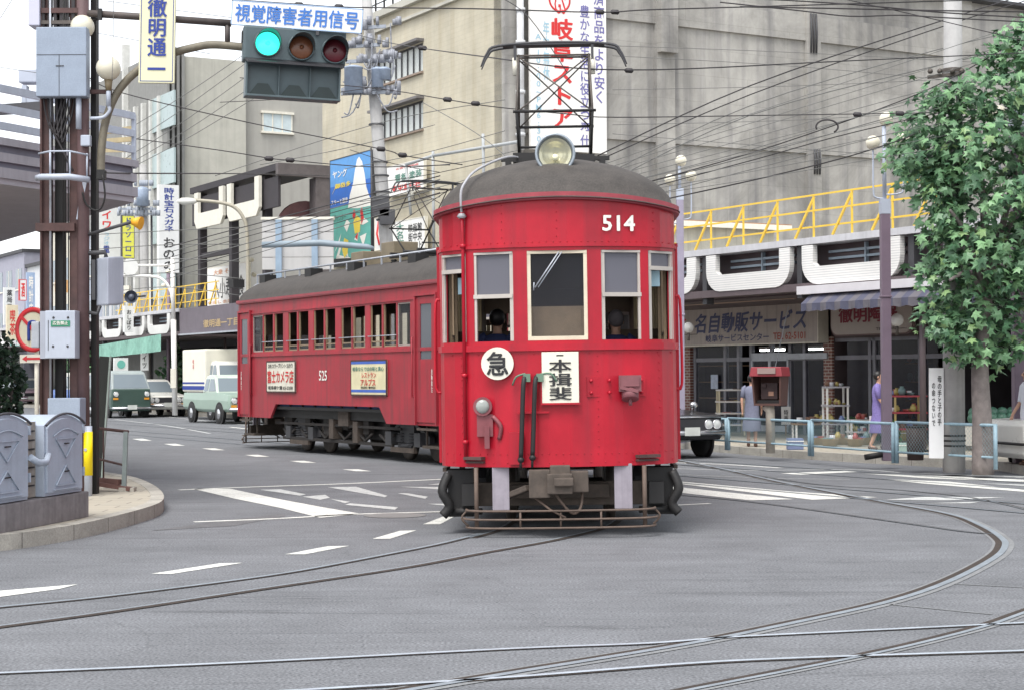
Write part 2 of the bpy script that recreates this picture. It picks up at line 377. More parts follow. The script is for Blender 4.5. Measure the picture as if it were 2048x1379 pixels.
def pavement(name, kerbline, back, z=0.15):
    """kerbline: ground points of the kerb's foot; back: far points closing the area"""
    top = [Vector((p[0], p[1], z)) for p in kerbline]; n = len(top)
    inner = []
    for i, p in enumerate(top):
        d = (top[min(i + 1, n - 1)] - top[max(i - 1, 0)]).normalized(); a = Vector((d.y, -d.x, 0)); inner.append(p + a*0.16)
    mb = MB(); mb.poly([v - Vector((0, 0, 0.006)) for v in inner] + [Vector((p[0], p[1], z - 0.006)) for p in back])
    mb.build(name, PAVE, kind='structure', at=(0, 0, 0))
    kb = MB(); kb.add([Vector((p.x, p.y, -0.02)) for p in top] + top + inner + [v - Vector((0, 0, 0.1)) for v in inner],
        [(i + o1*n, i + 1 + o1*n, i + 1 + o2*n, i + o2*n) for i in range(n - 1) for o1, o2 in ((0, 1), (1, 2), (2, 3))])
    kb.build('kerb', KERB, kind='structure', at=(0, 0, 0))
    jm = MB(); acc = 0.0
    for i in range(n - 1):
        d = top[i + 1] - top[i]; L_ = d.length; d.normalize(); a = Vector((d.y, -d.x, 0))
        if top[i].y > 60: continue
        while acc < L_:
            q = top[i] + d*acc - a*.001 + Vector((0, 0, .001)); jm.quad(q + Vector((0, 0, -z)), q + d*.012 + Vector((0, 0, -z)), q + d*.012, q); jm.quad(q, q + d*.012, q + d*.012 + a*.15, q + a*.15); acc += .9
        acc -= L_
    jm.build('kerb_joint', M('joint_dark', (0.12, 0.11, 0.10), 0.9), kind='structure', at=(0, 0, 0))
kr = [G(*p) for p in ((2400, 1010), (2200, 968), (2048, 949), (2001, 941), (1888, 934), (1787, 928), (1730, 925), (1556, 914), (1420, 902), (1360, 896))]
kq = kr[-1]; kr += [kq + DV*4, kq + DV*12] + [kq + DV*t + NV*2.4 for t in (15, 30, 70, 160)]
pavement('pavement', kr, [kr[-1] + NV*30, kr[0] + NV*30 + Vector((10, 0, 0))])
kl = [kr0 for kr0 in []]
e = G(236, 966)
kl = [e + DV*t for t in (160, 70, 30, 12, 5, 1.5)] + [e] + [G(*p) for p in ((272, 974), (303, 988), (322, 1003), (328, 1018), (318, 1030), (290, 1041), (240, 1056), (160, 1076), (60, 1093), (0, 1101), (-120, 1112))]
kl = kl[:6] + smooth_line(kl[6:], 3)
pavement('pavement', kl, [kl[-1] + Vector((-20, 3, 0)), kl[0] - NV*30])
# rails
RSTEEL = M('rail_steel', (0.23, 0.26, 0.29), 0.55, metal=0.1, var=0.2, scale=5)
GROOVE = M('rail_groove', (0.035, 0.024, 0.018), 0.9, var=0.4, scale=6)
CONCB = M('rail_bed_concrete', (0.19, 0.195, 0.20), 0.9, var=0.2, scale=3, fine=0.15)
RBRIGHT = M('polished_rail', (0.38, 0.42, 0.47), 0.5, metal=0.1, var=0.2, scale=5)
def rail(px, steel=0.06, groove=0.05, goff=-0.055, bed=0.0, extra=(), top=None):
    pts = smooth_line([G(*p) for p in px], 8); pts = list(extra) + pts
    mb = MB()
    mb.m = 1; strip(mb, pts, groove, 0.006, goff)
    mb.m = 0; strip(mb, pts, steel, 0.009, 0)
    if bed: mb.m = 2; strip(mb, pts, bed, 0.004, goff*0.3)
    mb.build('tram_rail', [top or RSTEEL, GROOVE, CONCB], kind='structure', at=(0, 0, 0))
under = [S(-14, 15.5 - .53), S(-20, 15.5 - .53), S(-60, 15.5 - .53), S(-160, 15.5 - .53)][::-1]
under2 = [S(-14, 15.5 + .53), S(-20, 15.5 + .53), S(-60, 15.5 + .53), S(-160, 15.5 + .53)][::-1]
def chain(a, last): return a
rail(((-160, 1232), (0, 1214), (200, 1194), (450, 1163), (600, 1141), (760, 1111), (880, 1087), (960, 1067)), 0.05, 0.03, -0.04)
rail(((-160, 1276), (0, 1252), (200, 1225), (500, 1180), (800, 1135), (960, 1105), (1100, 1080), (1200, 1056), (1230, 1040)), 0.022, 0.075, -0.05)
rail(((940, 1075), (990, 1060), (1025, 1040), (1050, 1018)), 0.03, 0.06, -0.045)
for k in (-.53, .53):
    a = [S(-24, 15.5 + k), S(-40, 15.5 + k), S(-80, 15.5 + k), S(-170, 15.5 + k)]
    mb = MB(); mb.m = 0; strip(mb, [S(-8, 15.5 + k)] + a, 0.05, 0.009); mb.m = 1; strip(mb, [S(-8, 15.5 + k)] + a, 0.05, 0.006, -0.05)
    mb.build('tram_rail', [RSTEEL, GROOVE], kind='structure', at=(0, 0, 0))
for k in (-.53, .53):
    a = [S(-8, 18.6 + k), S(-60, 18.6 + k), S(-170, 18.6 + k)]
    mb = MB(); mb.m = 0; strip(mb, a, 0.04, 0.009); mb.m = 1; strip(mb, a, 0.05, 0.006, -0.05)
    mb.build('tram_rail', [RSTEEL, GROOVE], kind='structure', at=(0, 0, 0))
rail(((1340, 916), (1450, 938), (1560, 963), (1750, 1000), (1900, 1028), (1965, 1052), (2003, 1076), (2010, 1092), (1988, 1116), (1900, 1162), (1780, 1203), (1560, 1252), (1400, 1284), (1200, 1318), (1040, 1344), (800, 1384), (600, 1420)), 0.06, 0.06, -0.062, 0.2)
rail(((1340, 988), (1450, 998), (1560, 1011), (1800, 1045), (1920, 1062), (1985, 1068)), 0.02, 0.05, 0.035)
rail(((1340, 927), (1430, 937), (1614, 966), (1780, 978), (1904, 990), (1974, 1001), (2048, 1018), (2150, 1046)), 0.02, 0.05, 0.035)
rail(((1300, 1398), (1394, 1378), (1589, 1340), (1719, 1314), (1840, 1287), (1974, 1252), (2048, 1226), (2150, 1190)), 0.04, 0.055, 0.05, 0.14)
rail(((-100, 1352), (0, 1347), (500, 1325), (1024, 1298), (1300, 1287), (1460, 1275), (1700, 1263), (2048, 1246), (2200, 1238)), 0.048, 0.012, -0.03, top=RBRIGHT)
rail(((560, 1384), (640, 1379), (1024, 1355), (1360, 1329), (1590, 1317), (2048, 1302), (2200, 1296)), 0.05, 0.022, -0.036, top=RBRIGHT)
# markings
PAINT = M('road_paint', (0.62, 0.62, 0.58), 0.75, var=0.22, scale=7, fine=0.28, blotch=0.1)
PAINTW = M('worn_road_paint', (0.46, 0.47, 0.46), 0.8, var=0.35, scale=9, fine=0.2)
def mark(name, polys, mat=PAINT, z=0.004):
    mb = MB()
    for p in polys: mb.poly([G(*q, z) for q in p])
    mb.build(name, mat, kind='structure', at=(0, 0, 0))
def lined(name, px, w, mat=PAINT, z=0.004):
    mb = MB(); strip(mb, smooth_line([G(*p) for p in px], 4), w, z); mb.build(name, mat, kind='structure', at=(0, 0, 0))
for d4 in ([(-60, 1193), (0, 1180), (155, 1167), (120, 1176), (-60, 1200)], [(302, 1146), (440, 1125), (486, 1124), (345, 1146)], [(570, 1107), (655, 1091), (699, 1090), (610, 1107)], [(745, 1076), (800, 1060), (833, 1059), (780, 1076)], [(846, 1047), (885, 1032), (912, 1030), (880, 1047)]):
    mark('lane_marking', [d4])
mark('lane_marking', [[(385, 976), (460, 976), (560, 997), (640, 1012), (722, 1026), (640, 1034), (560, 1014), (470, 996)]])
lined('lane_marking', ((358, 979), (450, 975), (560, 971), (700, 966), (895, 957)), 0.14)
lined('lane_marking', ((388, 1043), (560, 1036), (700, 1028), (900, 1022)), 0.12)
mark('road_lettering', [[(520, 978), (600, 990), (612, 987), (560, 977)], [(605, 992), (650, 988), (660, 994), (640, 998)], [(655, 973), (770, 993), (775, 990), (712, 972)], [(690, 1008), (790, 1018), (796, 1013), (700, 1005)], [(660, 996), (700, 1002), (690, 1005)], [(795, 985), (850, 996), (856, 992), (815, 985)], [(855, 1006), (892, 1010), (892, 1006)], [(800, 972), (890, 978), (892, 973)], [(855, 968), (893, 968), (893, 964)]], PAINTW)
mark('crosswalk_marking', [[(1340, 960), (1355, 961), (1588, 982), (1755, 993), (1624, 998), (1355, 966)], [(1340, 971), (1588, 997), (1500, 999), (1340, 982)]])
lined('lane_marking', ((1340, 1010), (1420, 1006)), 0.1)
lined('lane_marking', ((1340, 924), (1450, 928), (1560, 935)), 0.12)
lined('lane_marking', ((1340, 936), (1500, 940), (1700, 938), (1800, 944)), 0.09, PAINTW)
for d4 in ([(1560, 945), (1700, 940), (1720, 942), (1600, 948)], [(1730, 946), (1900, 951), (2048, 958), (2048, 962), (1850, 955)], [(1760, 956), (1900, 962), (2048, 978), (2048, 982), (1850, 966)], [(1830, 945), (2048, 951), (2048, 954), (1900, 949)], [(1770, 998), (1850, 992), (2010, 993), (1900, 999)], [(1850, 1005), (1960, 1002), (1940, 1005)], [(1960, 965), (2060, 968), (2060, 971)]):
    mark('crosswalk_marking', [d4], PAINTW if d4[0][0] > 1765 else PAINT)
lined('lane_marking', ((1350, 948), (1560, 956), (1700, 958)), 0.05, PAINTW)
for x, y in ((282, 878), (347, 888), (425, 897), (512, 910), (604, 922), (712, 939)):
    k = 18 + (x - 280)*0.02
    mark('lane_marking', [[(x - k, y - 1.5), (x + 4, y - 2), (x + k + 4, y + 2), (x, y + 2)]])
lined('lane_marking', ((460, 853), (560, 864), (640, 874)), 0.14)
lined('lane_marking', ((230, 838), (330, 850), (420, 866)), 0.1, PAINTW)
lined('lane_marking', ((330, 832), (420, 842), (520, 852)), 0.1, PAINTW)
lined('seam_marking', ((1780, 1208), (1900, 1220), (1985, 1228)), 0.03, CONCB); lined('seam_marking', ((1910, 1167), (2060, 1175)), 0.03, CONCB)
PATCH = M('asphalt_patch', (0.12, 0.12, 0.125), 0.9, var=0.25, scale=4, fine=0.3)
mark('road_patch', [[(430, 1042), (560, 1026), (572, 1030), (470, 1050), (300, 1060)]], PATCH, 0.003)
mb = MB(); c = G(790, 1030); mb.poly([c + Vector((0.36*math.cos(t), 0.36*math.sin(t), 0.005)) for t in [i*math.pi/12 for i in range(24)]]); mb.build('manhole_cover', M('worn_cover', (.19, .185, .18), .7, var=.2, scale=9), label='round worn iron manhole cover beside the lane arrow', cat='manhole cover')
# ================================================================ trams (local axes: x right, y towards the rear, z up; nose at y = 0)
HW, NOSE = 1.22, 0.75
INNER = M('tram_interior', (0.11, 0.075, 0.05), 0.7, var=0.2)
TANW = M('tan_wood', (0.40, 0.29, 0.18), 0.6, var=0.15, scale=6)
def ny(x): return NOSE*(1 - math.sqrt(max(0.0, 1 - (x/HW)**2))**0.9)
def tang(x):
    a, b = max(-HW*.98, x - .02), min(HW*.98, x + .02)
    return Vector((b - a, ny(b) - ny(a), 0)).normalized()
FX = [-1.22, -1.205, -1.17, -1.05, -.92, -.84, -.64, -.44, -.30, -.1, .1, .30, .44, .64, .84, .92, 1.05, 1.17, 1.205, 1.22]
def tram(name, label, L, zb, number, sides, rows, pan_y, detail):
    """rows: bottom, sill, window top, eave.  sides: list of (y0, y1, kind) openings along both sides"""
    t = thing(name, label, 'tram'); red = RED if detail else RED2
    z0, zs, zt, ze = rows
    sk0, sk1 = (2.6, L - 2.4) if detail else detail_skirt
    zr = [z0, z0 + .07, zb, zs - .1, zs - .03, zs, zt, zt + .04, ze]
    ybr = sorted({round(v, 4) for a in sides for v in a[:2]} | {NOSE, L - NOSE, round(sk0, 4), round(sk1, 4)} | {NOSE + (L - 2*NOSE)*i/8 for i in range(9)})
    cols = [(x, ny(x)) for x in FX] + [(HW, y) for y in ybr if NOSE + .005 < y < L - NOSE - .005] + [(x, L - ny(x)) for x in FX[::-1]] + [(-HW, y) for y in ybr[::-1] if NOSE + .005 < y < L - NOSE - .005]
    n = len(cols)
    def isopen(i, j):
        (xa, ya), (xb, yb) = cols[i], cols[(i + 1) % n]; z = (zr[j] + zr[j + 1])/2; xm, ym = (xa + xb)/2, (ya + yb)/2
        if abs(xm) > HW - .004:
            if z < zb and not detail and sk0 < ym < sk1: return True
            for a, b, k in sides:
                if a < ym < b:
                    if k == 'door': return z0 + .07 < z < zt + .04 if detail == 9 else False
                    return zs < z < zt
            return False
        ax = abs(xm)
        return zs < z < zt and (ax < .30 or .44 < ax < .84 or .92 < ax < 1.17)
    arch = lambda x, y: .11*(1 - (x/HW)**2) if (y < NOSE or y > L - NOSE) else 0
    nor = []
    for i in range(n):
        a, b = Vector(cols[i - 1]), Vector(cols[(i + 1) % n]); d = (b - a).normalized(); nor.append(Vector((-d.y, d.x)))
    V, F, MI = [], [], []
    def vid(i, j, k): return ((i % n)*len(zr) + j)*2 + k
    for i, (x, y) in enumerate(cols):
        for j, z in enumerate(zr):
            zz = z + (arch(x, y) if j == len(zr) - 1 else 0)
            V.append(Vector((x, y, zz))); V.append(Vector((x + nor[i].x*.05, y + nor[i].y*.05, zz)))
    m = MB(); m.v = V
    J = len(zr) - 1
    def put(f, mi): m.f.append(f); m.mi.append(mi); m.sm.append(False)
    for i in range(n):
        for j in range(J):
            if isopen(i, j): continue
            put([vid(i, j, 0), vid(i + 1, j, 0), vid(i + 1, j + 1, 0), vid(i, j + 1, 0)], 0)
            put([vid(i, j, 1), vid(i, j + 1, 1), vid(i + 1, j + 1, 1), vid(i + 1, j, 1)], 1)
            if j == 0 or isopen(i, j - 1): put([vid(i, j, 0), vid(i, j, 1), vid(i + 1, j, 1), vid(i + 1, j, 0)], 0)
            if j < J - 1 and isopen(i, j + 1): put([vid(i, j + 1, 0), vid(i + 1, j + 1, 0), vid(i + 1, j + 1, 1), vid(i, j + 1, 1)], 0)
            if isopen((i - 1) % n, j): put([vid(i, j, 0), vid(i, j + 1, 0), vid(i, j + 1, 1), vid(i, j, 1)], 0)
            if isopen((i + 1) % n, j): put([vid(i + 1, j, 0), vid(i + 1, j, 1), vid(i + 1, j + 1, 1), vid(i + 1, j + 1, 0)], 0)
    # belt rail, letterboard strip, rivets: surface relief of the body
    def band(z, h, out, pts=None):
        lo = [Vector((x - nor[i].x*out, y - nor[i].y*out, z)) for i, (x, y) in enumerate(cols)]
        k = len(m.v); m.v += lo + [p + Vector((0, 0, h)) for p in lo] + [Vector((x + nor[i].x*.004, y + nor[i].y*.004, z)) for i, (x, y) in enumerate(cols)] + [Vector((x + nor[i].x*.004, y + nor[i].y*.004, z + h)) for i, (x, y) in enumerate(cols)]
        for i in range(n):
            j = (i + 1) % n
            put([k + i, k + j, k + n + j, k + n + i], 0); put([k + n + i, k + n + j, k + 3*n + j, k + 3*n + i], 0); put([k + i, k + 2*n + i, k + 2*n + j, k + j], 0)
    band(zs - .1, .065, .025); band(zt + .035, .03, .018)
    if detail:
        def rivet(x, z): m.ball((x, ny(x) - .001, z), .0065, 6)
        for i in range(34):
            x = -1.15 + 2.3*i/33
            rivet(x, zt + .085); rivet(x, z0 + .13)
            if i % 2: rivet(x, z0 + .045); rivet(x, zs - .13)
        for i in range(14):
            for x in (-.98, .39, 1.02): rivet(x, z0 + .2 + i*.075)
        for i in range(5):
            for x in (-.55, .0, .98): rivet(x, zt + .14 + i*.08)
    else:
        for s in (-1, 1):          # slanted brackets over the raised skirt and the slanted ends
            for a, b in ((sk0, sk0 - .32), (sk1, sk1 + .32)):
                m.prism([(s*HW, b, z0), (s*HW, a, z0), (s*HW, a + (a - b)*0.9, zb)] if False else [(s*HW, a, z0), (s*HW, a, zb), (s*HW, a + (a - b)*1.0, zb)], (-s*.05, 0, 0))
    m.build('body', [red, INNER], t)
    fl = MB(); fl.box((-HW + .06, .5, .92), (HW - .06, L - .5, .98)); fl.box((-1.0, .62, z0 + .02), (1.0, L - .62, .92)); fl.build('underframe', BLACK, t)
    # ---- roof
    rf = MB(); dense = [(HW*math.sin(a), ny(HW*math.sin(a))) for a in [(-1 + 2*i/24)*math.pi/2 for i in range(25)]]
    loop = dense + [(HW, NOSE + (L - 2*NOSE)*i/8) for i in range(1, 8)] + [(x, L - y) for x, y in dense[::-1]] + [(-HW, L - NOSE - (L - 2*NOSE)*i/8) for i in range(1, 8)]
    K = len(loop); SS = [1.05, 1.0, .97, .92, .85, .75, .62, .46, .28, .1, 0]
    for s in SS:
        for x, y in loop:
            ys = min(max(y, 1.7), L - 1.7); u = min(s, 1)
            z = ze - .01 + arch(x, y)*u + (.10*(1 - abs(x)/HW) if False else 0) + (.60*(1 - u**2)**.56) - (0.035 if s > 1 else 0)
            rf.v.append(Vector((x*s, ys + (y - ys)*s, z + .02)))
    for i in range(len(SS) - 1):
        for j in range(K):
            rf.f.append([i*K + j, i*K + (j + 1) % K, (i + 1)*K + (j + 1) % K, (i + 1)*K + j]); rf.mi.append(0); rf.sm.append(True)
    if detail:
        for x in (-.34, .34): rf.tube([(x, .28, ze + .22), (x, .5, ze + .36), (x, .62, ze + .42)], .012, 6)
    rf.build('roof', ROOF, t)
    tr = MB(); K2 = len(loop)
    ring = []
    for x, y in loop:
        ys = min(max(y, NOSE), L - NOSE); v = Vector((x, y - ys)); v = v.normalized()*.055 if v.length > .01 else Vector((0, 0))
        ring.append(Vector((x + v.x, y + v.y, ze - .045 + arch(x, y))))
    h = Vector((0, 0, .075))
    inn = [Vector((x*.985, y + (.02 if y < L/2 else -.02), p.z)) for (x, y), p in zip(loop, ring)]
    tr.v = ring + [p + h for p in ring] + inn + [p + h for p in inn]
    for j in range(K2):
        q = (j + 1) % K2
        for a, b in ((0, 1), (1, 3), (2, 0)):
            tr.f.append([a*K2 + j, a*K2 + q, b*K2 + q, b*K2 + j]); tr.mi.append(0); tr.sm.append(False)
    tr.build('eave_trim', M('eave_red', (0.30, 0.045, 0.06), 0.55, var=0.25, scale=3), t)
    SASH = M('sash_pale', (.46, .42, .38), .55, var=.15)
    # ---- front and rear windows
    def pane_at(xa, xb, za, zc, name, fmat, sash, rear=False):
        f = (lambda x, o: Vector((x, L - ny(x) - o, 0))) if rear else (lambda x, o: Vector((x, ny(x) + o, 0)))
        o = .022; w = .022 if sash else .03
        A0, B0 = f(xa, o), f(xb, o)
        fr = MB(); Zv = Vector((0, 0, 1))
        dd = (B0 - A0).normalized()
        for p, q in ((A0 + dd*w/2 + Zv*za, A0 + dd*w/2 + Zv*zc), (B0 - dd*w/2 + Zv*za, B0 - dd*w/2 + Zv*zc)): fr.bar(p, q, w, .04, up=dd)
        lo = sash if sash else za
        fr.bar(A0 + Zv*(zc - w/2), B0 + Zv*(zc - w/2), .038, w); fr.bar(A0 + Zv*(lo + .02), B0 + Zv*(lo + .02), .044, .04)
        o2 = fr.build(name, fmat, t)
        pn = MB(); e = Vector((dd.y, -dd.x, 0))*-.012
        pn.quad(A0 + e + Zv*lo, B0 + e + Zv*lo, B0 + e + Zv*zc, A0 + e + Zv*zc); pn.build('pane', glass('pane_lilac', (.15, .15, .18), .12, .8, .3) if sash else GLASS, o2)
        return o2
    for rear in (False, True):
        a, b = zs + .002, zt - .002
        pane_at(-.298, .298, a, b, 'window', CREAM, 0, rear)
        for s in (-1, 1):
            x0, x1 = sorted((s*.442, s*.838)); pane_at(x0, x1, a, b, 'window', SASH, zs + .43, rear)
            x0, x1 = sorted((s*.922, s*1.168)); pane_at(x0, x1, a, b, 'window', SASH, zs + .70, rear)
    # ---- side windows and doors
    for sx in (-1, 1):
        for a, b, k in sides:
            x = sx*(HW - .03)
            if k == 'window' or k == 'shut':
                fr = MB(); w = .028; lo = zs if k == 'shut' else zs + .0
                hi = zt if k == 'shut' else zs + .12
                for y in (a + w/2, b - w/2): fr.bar((x, y, zs), (x, y, zt if k == 'shut' else zt), .03, w)
                fr.bar((x, a, lo + w/2), (x, b, lo + w/2), .03, w); fr.bar((x, a, hi - w/2), (x, b, hi - w/2), .03, w)
                o2 = fr.build('window', M('sash_grey', (0.36, 0.31, 0.28), 0.5) if k == 'shut' else M('sash_wood', (0.30, 0.22, 0.14), 0.5), t)
                pn = MB(); pn.quad((x + sx*.004, a, lo), (x + sx*.004, b, lo), (x + sx*.004, b, hi), (x + sx*.004, a, hi)); pn.build('pane', GLASS, o2)
            elif k == 'door':
                dr = MB(); xo = sx*(HW + .022)
                ww = b - a; zd0, zd1 = z0 + .06, zt + .06
                z2, z3 = zs - .25, zt - .06; ya, yb = a + ww*.22, b - ww*.2
                for lo, hi in (((a, zd0), (b, z2)), ((a, z3), (b, zd1)), ((a, z2), (ya, z3)), ((yb, z2), (b, z3))):
                    dr.box((min(xo, xo - sx*.03), lo[0], lo[1]), (max(xo, xo - sx*.03), hi[0], hi[1]))
                o2 = dr.build('door', red, t)
                gp = MB(); xp = sx*(HW + .008); gp.quad((xp, ya, z2), (xp, yb, z2), (xp, yb, z3), (xp, ya, z3)); gp.build('pane', glass('door_glass', (0.09, 0.10, 0.12), 0.08, 1.0), o2)
                fr = MB(); x2 = sx*(HW + .03)
                for y in (a - .03, b + .03): fr.bar((x2, y, zd0 - .05), (x2, y, zd1 + .06), .04, .05)
                fr.bar((x2, a - .05, zd1 + .045), (x2, b + .05, zd1 + .045), .05, .04); fr.build('door_frame', red, t)
                hr = MB(); yh = b + .10 if b < L/2 else a - .1
                hr.tube([(sx*HW, yh, zs - .95), (sx*(HW + .06), yh, zs - .93), (sx*(HW + .06), yh, zs + .15), (sx*HW, yh, zs + .17)], .014, 6); hr.build('handrail', red, t)
                st = MB(); st.box((sx*HW - .02, a, z0 - .09), (sx*HW + .02, b, z0 - .05)); st.box((sx*1.0 - .14, a + .03, z0 - .42), (sx*1.0 + .14, b - .03, z0 - .37))
                for y in (a + .05, b - .05): st.bar((sx*1.05, y, z0), (sx*1.05, y, z0 - .4), .03)
                st.each('step', BRAKE, t, key=lambda c: c.z > z0 - .15)
    # ---- interior
    it = MB(); it.box((-HW + .12, 1.9, .98), (-HW + .5, L - 1.9, 1.42)); it.box((HW - .5, 1.9, .98), (HW - .12, L - 1.9, 1.42))
    it.box((-HW + .1, 1.9, 1.42), (-HW + .2, L - 1.9, 1.85)); it.box((HW - .2, 1.9, 1.42), (HW - .1, L - 1.9, 1.85))
    it.each('bench', M('seat_plush', (0.06, 0.09, 0.20), 0.9, var=0.2), t)
    bk = MB()
    for yb in (1.75, L - 1.75):
        bk.box((-1.1, yb, .98), (-.4, yb + .04, 2.1)); bk.box((.4, yb, .98), (1.1, yb + .04, 2.1)); bk.box((-1.1, yb, 2.55), (1.1, yb + .04, 3.2))
    bk.each('bulkhead', INNER, t, key=lambda c: c.y > L/2)
    cu = MB()
    for sx in (-1, 1):
        for a, b, k in sides:
            if k != 'window': continue
            for i in range(3): cu.cyl((sx*(HW - .09), a + .02 + i*.035, zs - .05), (sx*(HW - .09), a + .02 + i*.035, zt), .02, 6)
    cu.each('curtain', M('old_curtain', (0.45, 0.36, 0.22), 0.8, var=0.25), t, key=lambda c: (c.x > 0, [i for i, q in enumerate(sides) if q[0] - .1 < c.y < q[1] + .1][0]))
    if detail:
        bd = MB(); bd.box((-.27, .34, 1.15), (.27, .38, zs + .35)); bd.box((-.24, .33, zs + .05), (.24, .34, zs + .31)); bd.build('control_stand', TANW, t)
        cp = MB()
        for sx in (-1, 1):
            for k in range(3): cp.bar((sx*(1.16 - .05*k), .62 + .12*k, zs - .1), (sx*(1.16 - .05*k), .62 + .12*k, zt), .03, .04)
        cp.each('corner_post', TANW, t)
        nc = MB(); nc.box((-1.02, .55, 2.45), (-.9, .56, 2.62)); nc.box((.93, .52, 2.5), (1.05, .53, 2.66)); nc.each('notice_card', M('notice_blue', (0.42, 0.62, 0.70), 0.6), t)
    # ---- bogies
    for yb in ((2.7, L - 2.7) if detail else detail_bogies):
        bg_ = MB()
        for sx in (-1, 1):
            x = sx*.86
            bg_.box((x - .05, yb - .95, .36), (x + .05, yb + .95, .50)); bg_.box((x - .05, yb - .3, .5), (x + .05, yb + .3, .74))
            bg_.bar((x, yb - .95, .46), (x, yb - .3, .72), .09, .06); bg_.bar((x, yb + .95, .46), (x, yb + .3, .72), .09, .06)
            for yy in (-.62, .62):
                bg_.box((x - .1 + sx*.05, yb + yy - .13, .3), (x + .1 + sx*.05, yb + yy + .13, .56))
            bg_.tube([(x + sx*.06, yb - .28 + .56*i/24*1.0, .30 + .02*math.sin(i*2)) for i in range(25)], .05, 6)
            for q in range(5): bg_.lathe([(.075, 0), (.09, .012), (.075, .024)], (x + sx*.05, yb - .22, .32 + q*.05), 8); bg_.lathe([(.075, 0), (.09, .012), (.075, .024)], (x + sx*.05, yb + .22, .32 + q*.05), 8)
        bo = bg_.each('bogie_side_frame', DKGREY, t, key=lambda c: c.x > 0)[0]
        wh = MB()
        for yy in (-.62, .62):
            for sx in (-1, 1):
                wh.lathe([(.0, -.05), (.30, -.05), (.34, -.03), (.34, .05), (.26, .06), (.1, .08), (0, .08)], (sx*.55, yb + yy, .345), 20, 'x')
            wh.cyl((-.8, yb + yy, .345), (.8, yb + yy, .345), .06, 8)
        wh.each('wheel_set', IRON, bo, key=lambda c: c.y > yb)
        sh = MB()
        for sx in (-1, 1): sh.box((sx*.98 - .04, yb - .5, .18), (sx*.98 + .04, yb + .5, .27)); sh.bar((sx*.98, yb - .45, .25), (sx*.93, yb - .45, .45), .04)
        sh.each('brake_beam', BRAKE, bo, key=lambda c: c.x > 0)
    ub = MB()
    if not detail:
        y1 = L/2
        for sx in (-1, 1):
            ub.box((sx*.95 - .1, y1 - .55, .62), (sx*.95 + .1, y1 - .05, .98)); ub.box((sx*.95 - .1, y1 + .2, .35), (sx*.95 + .1, y1 + .42, .75)); ub.box((sx*.95 - .08, y1 - .95, .3), (sx*.95 + .08, y1 - .72, .72))
            ub.cyl((sx*.7, y1 + .45, .5), (sx*.7, y1 + 1.2, .5), .19, 12)
            for q in range(9): ub.bar((sx*1.15, sk0 + .25 + q*(sk1 - sk0 - .5)/8, zb), (sx*.75, sk0 + .45 + q*(sk1 - sk0 - .5)/8, zb - .28), .03)
        ub.each('equipment_box', BRAKE, t)
        eq = MB(); eq.box((-.75, detail_bogies[0] - 1.6, .36), (.75, detail_bogies[1] + 1.5, .92)); eq.build('motor_casing', BLACK, t, bevel=.03)
        eq = MB()
        for s in (-1, 1):
            for q in range(6):
                yy = sk0 + .5 + q*(sk1 - sk0 - 1)/5
                eq.box((s*.9 - .06, yy - .12, .42 + .06*(q % 3)), (s*.9 + .06, yy + .14, .82)); eq.tube([(s*.95, yy - .3, .5), (s*.97, yy, .34), (s*.95, yy + .35, .48)], .03, 6)
            eq.bar((s*.98, sk0 + .2, .3), (s*.98, sk1 - .2, .3), .05, .06); eq.bar((s*1.0, sk0 - .2, .62), (s*1.0, sk1 + .2, .62), .04, .05)
        eq.build('brake_rigging', M('rigging_brown', (.024, .02, .018), .8, var=.45, scale=9), t)
    # ---- buffers, coupler at both ends
    for rear in (False, True):
        f = lambda y: (L - y if rear else y)
        cm = MB()
        cm.box((-.5, min(f(.45), f(.6)), .36), (.5, max(f(.45), f(.6)), .5)); cm.box((-.95, min(f(.55), f(.7)), .28), (.95, max(f(.55), f(.7)), .52))
        cm.box((-.13, min(f(-.15), f(.5)), .44), (.12, max(f(-.15), f(.5)), .64)); cm.box((-.31, min(f(-.1), f(.1)), .40), (-.1, max(f(-.1), f(.1)), .68))
        cm.box((.08, min(f(-.06), f(.12)), .45), (.28, max(f(-.06), f(.12)), .66)); cm.box((-.06, min(f(-.2), f(-.02)), .52), (.13, max(f(-.2), f(-.02)), .60)); cm.box((-.1, min(f(-.1), f(.1)), .62), (.1, max(f(-.1), f(.1)), .72))
        cm.bar((-.31, f(0), .5), (-.62, f(.3), .36), .1, .06)
        cm.build('coupler', BRAKE, t, bevel=.012)
        bp = MB()
        for x0, x1 in ((-.68, -.51), (.54, .72)): bp.box((x0, min(f(.12), f(.17)), .27), (x1, max(f(.12), f(.17)), z0 + .02))
        bp.each('buffer_plate', M('plate_grey', (0.30, 0.27, 0.31), 0.6, var=0.15, scale=8, streak=.3), t, bevel=.006)
        fe = MB(); yy = f(-.02); yc = f(.28)
        for z, hwid in ((.27, .95), (.185, .97), (.10, .95)):
            fe.tube(smooth_line([(-hwid, yc, z), (-hwid*.97, f(.1), z), (-.7, yy, z), (0, f(-.06), z), (.7, yy, z), (hwid*.97, f(.1), z), (hwid, yc, z)], 4), .012, 6)
        for x in (-.40, .0, .40): fe.tube([(x, f(-.045), .095), (x, f(-.045), .275)], .012, 6)
        for s in (-1, 1): fe.tube(smooth_line([(s*.93, yc, .10), (s*1.0, yc, .185), (s*.93, yc, .27)], 4), .012, 6); fe.tube([(s*.84, f(.1), .1), (s*.84, f(.1), z0)], .022, 8)
        fe.tube([(-.28, f(0), .42), (-.1, f(-.05), .28), (.05, f(-.05), .2)], .012, 6); fe.tube(smooth_line([(-.1, f(.0), .5), (.1, f(-.02), .25), (.2, f(0), .3), (.22, f(.1), .5)], 5), .014, 6)
        fe.build('fender', M('fender_brown', (0.115, 0.08, 0.062), 0.7, var=0.25, scale=10), t)
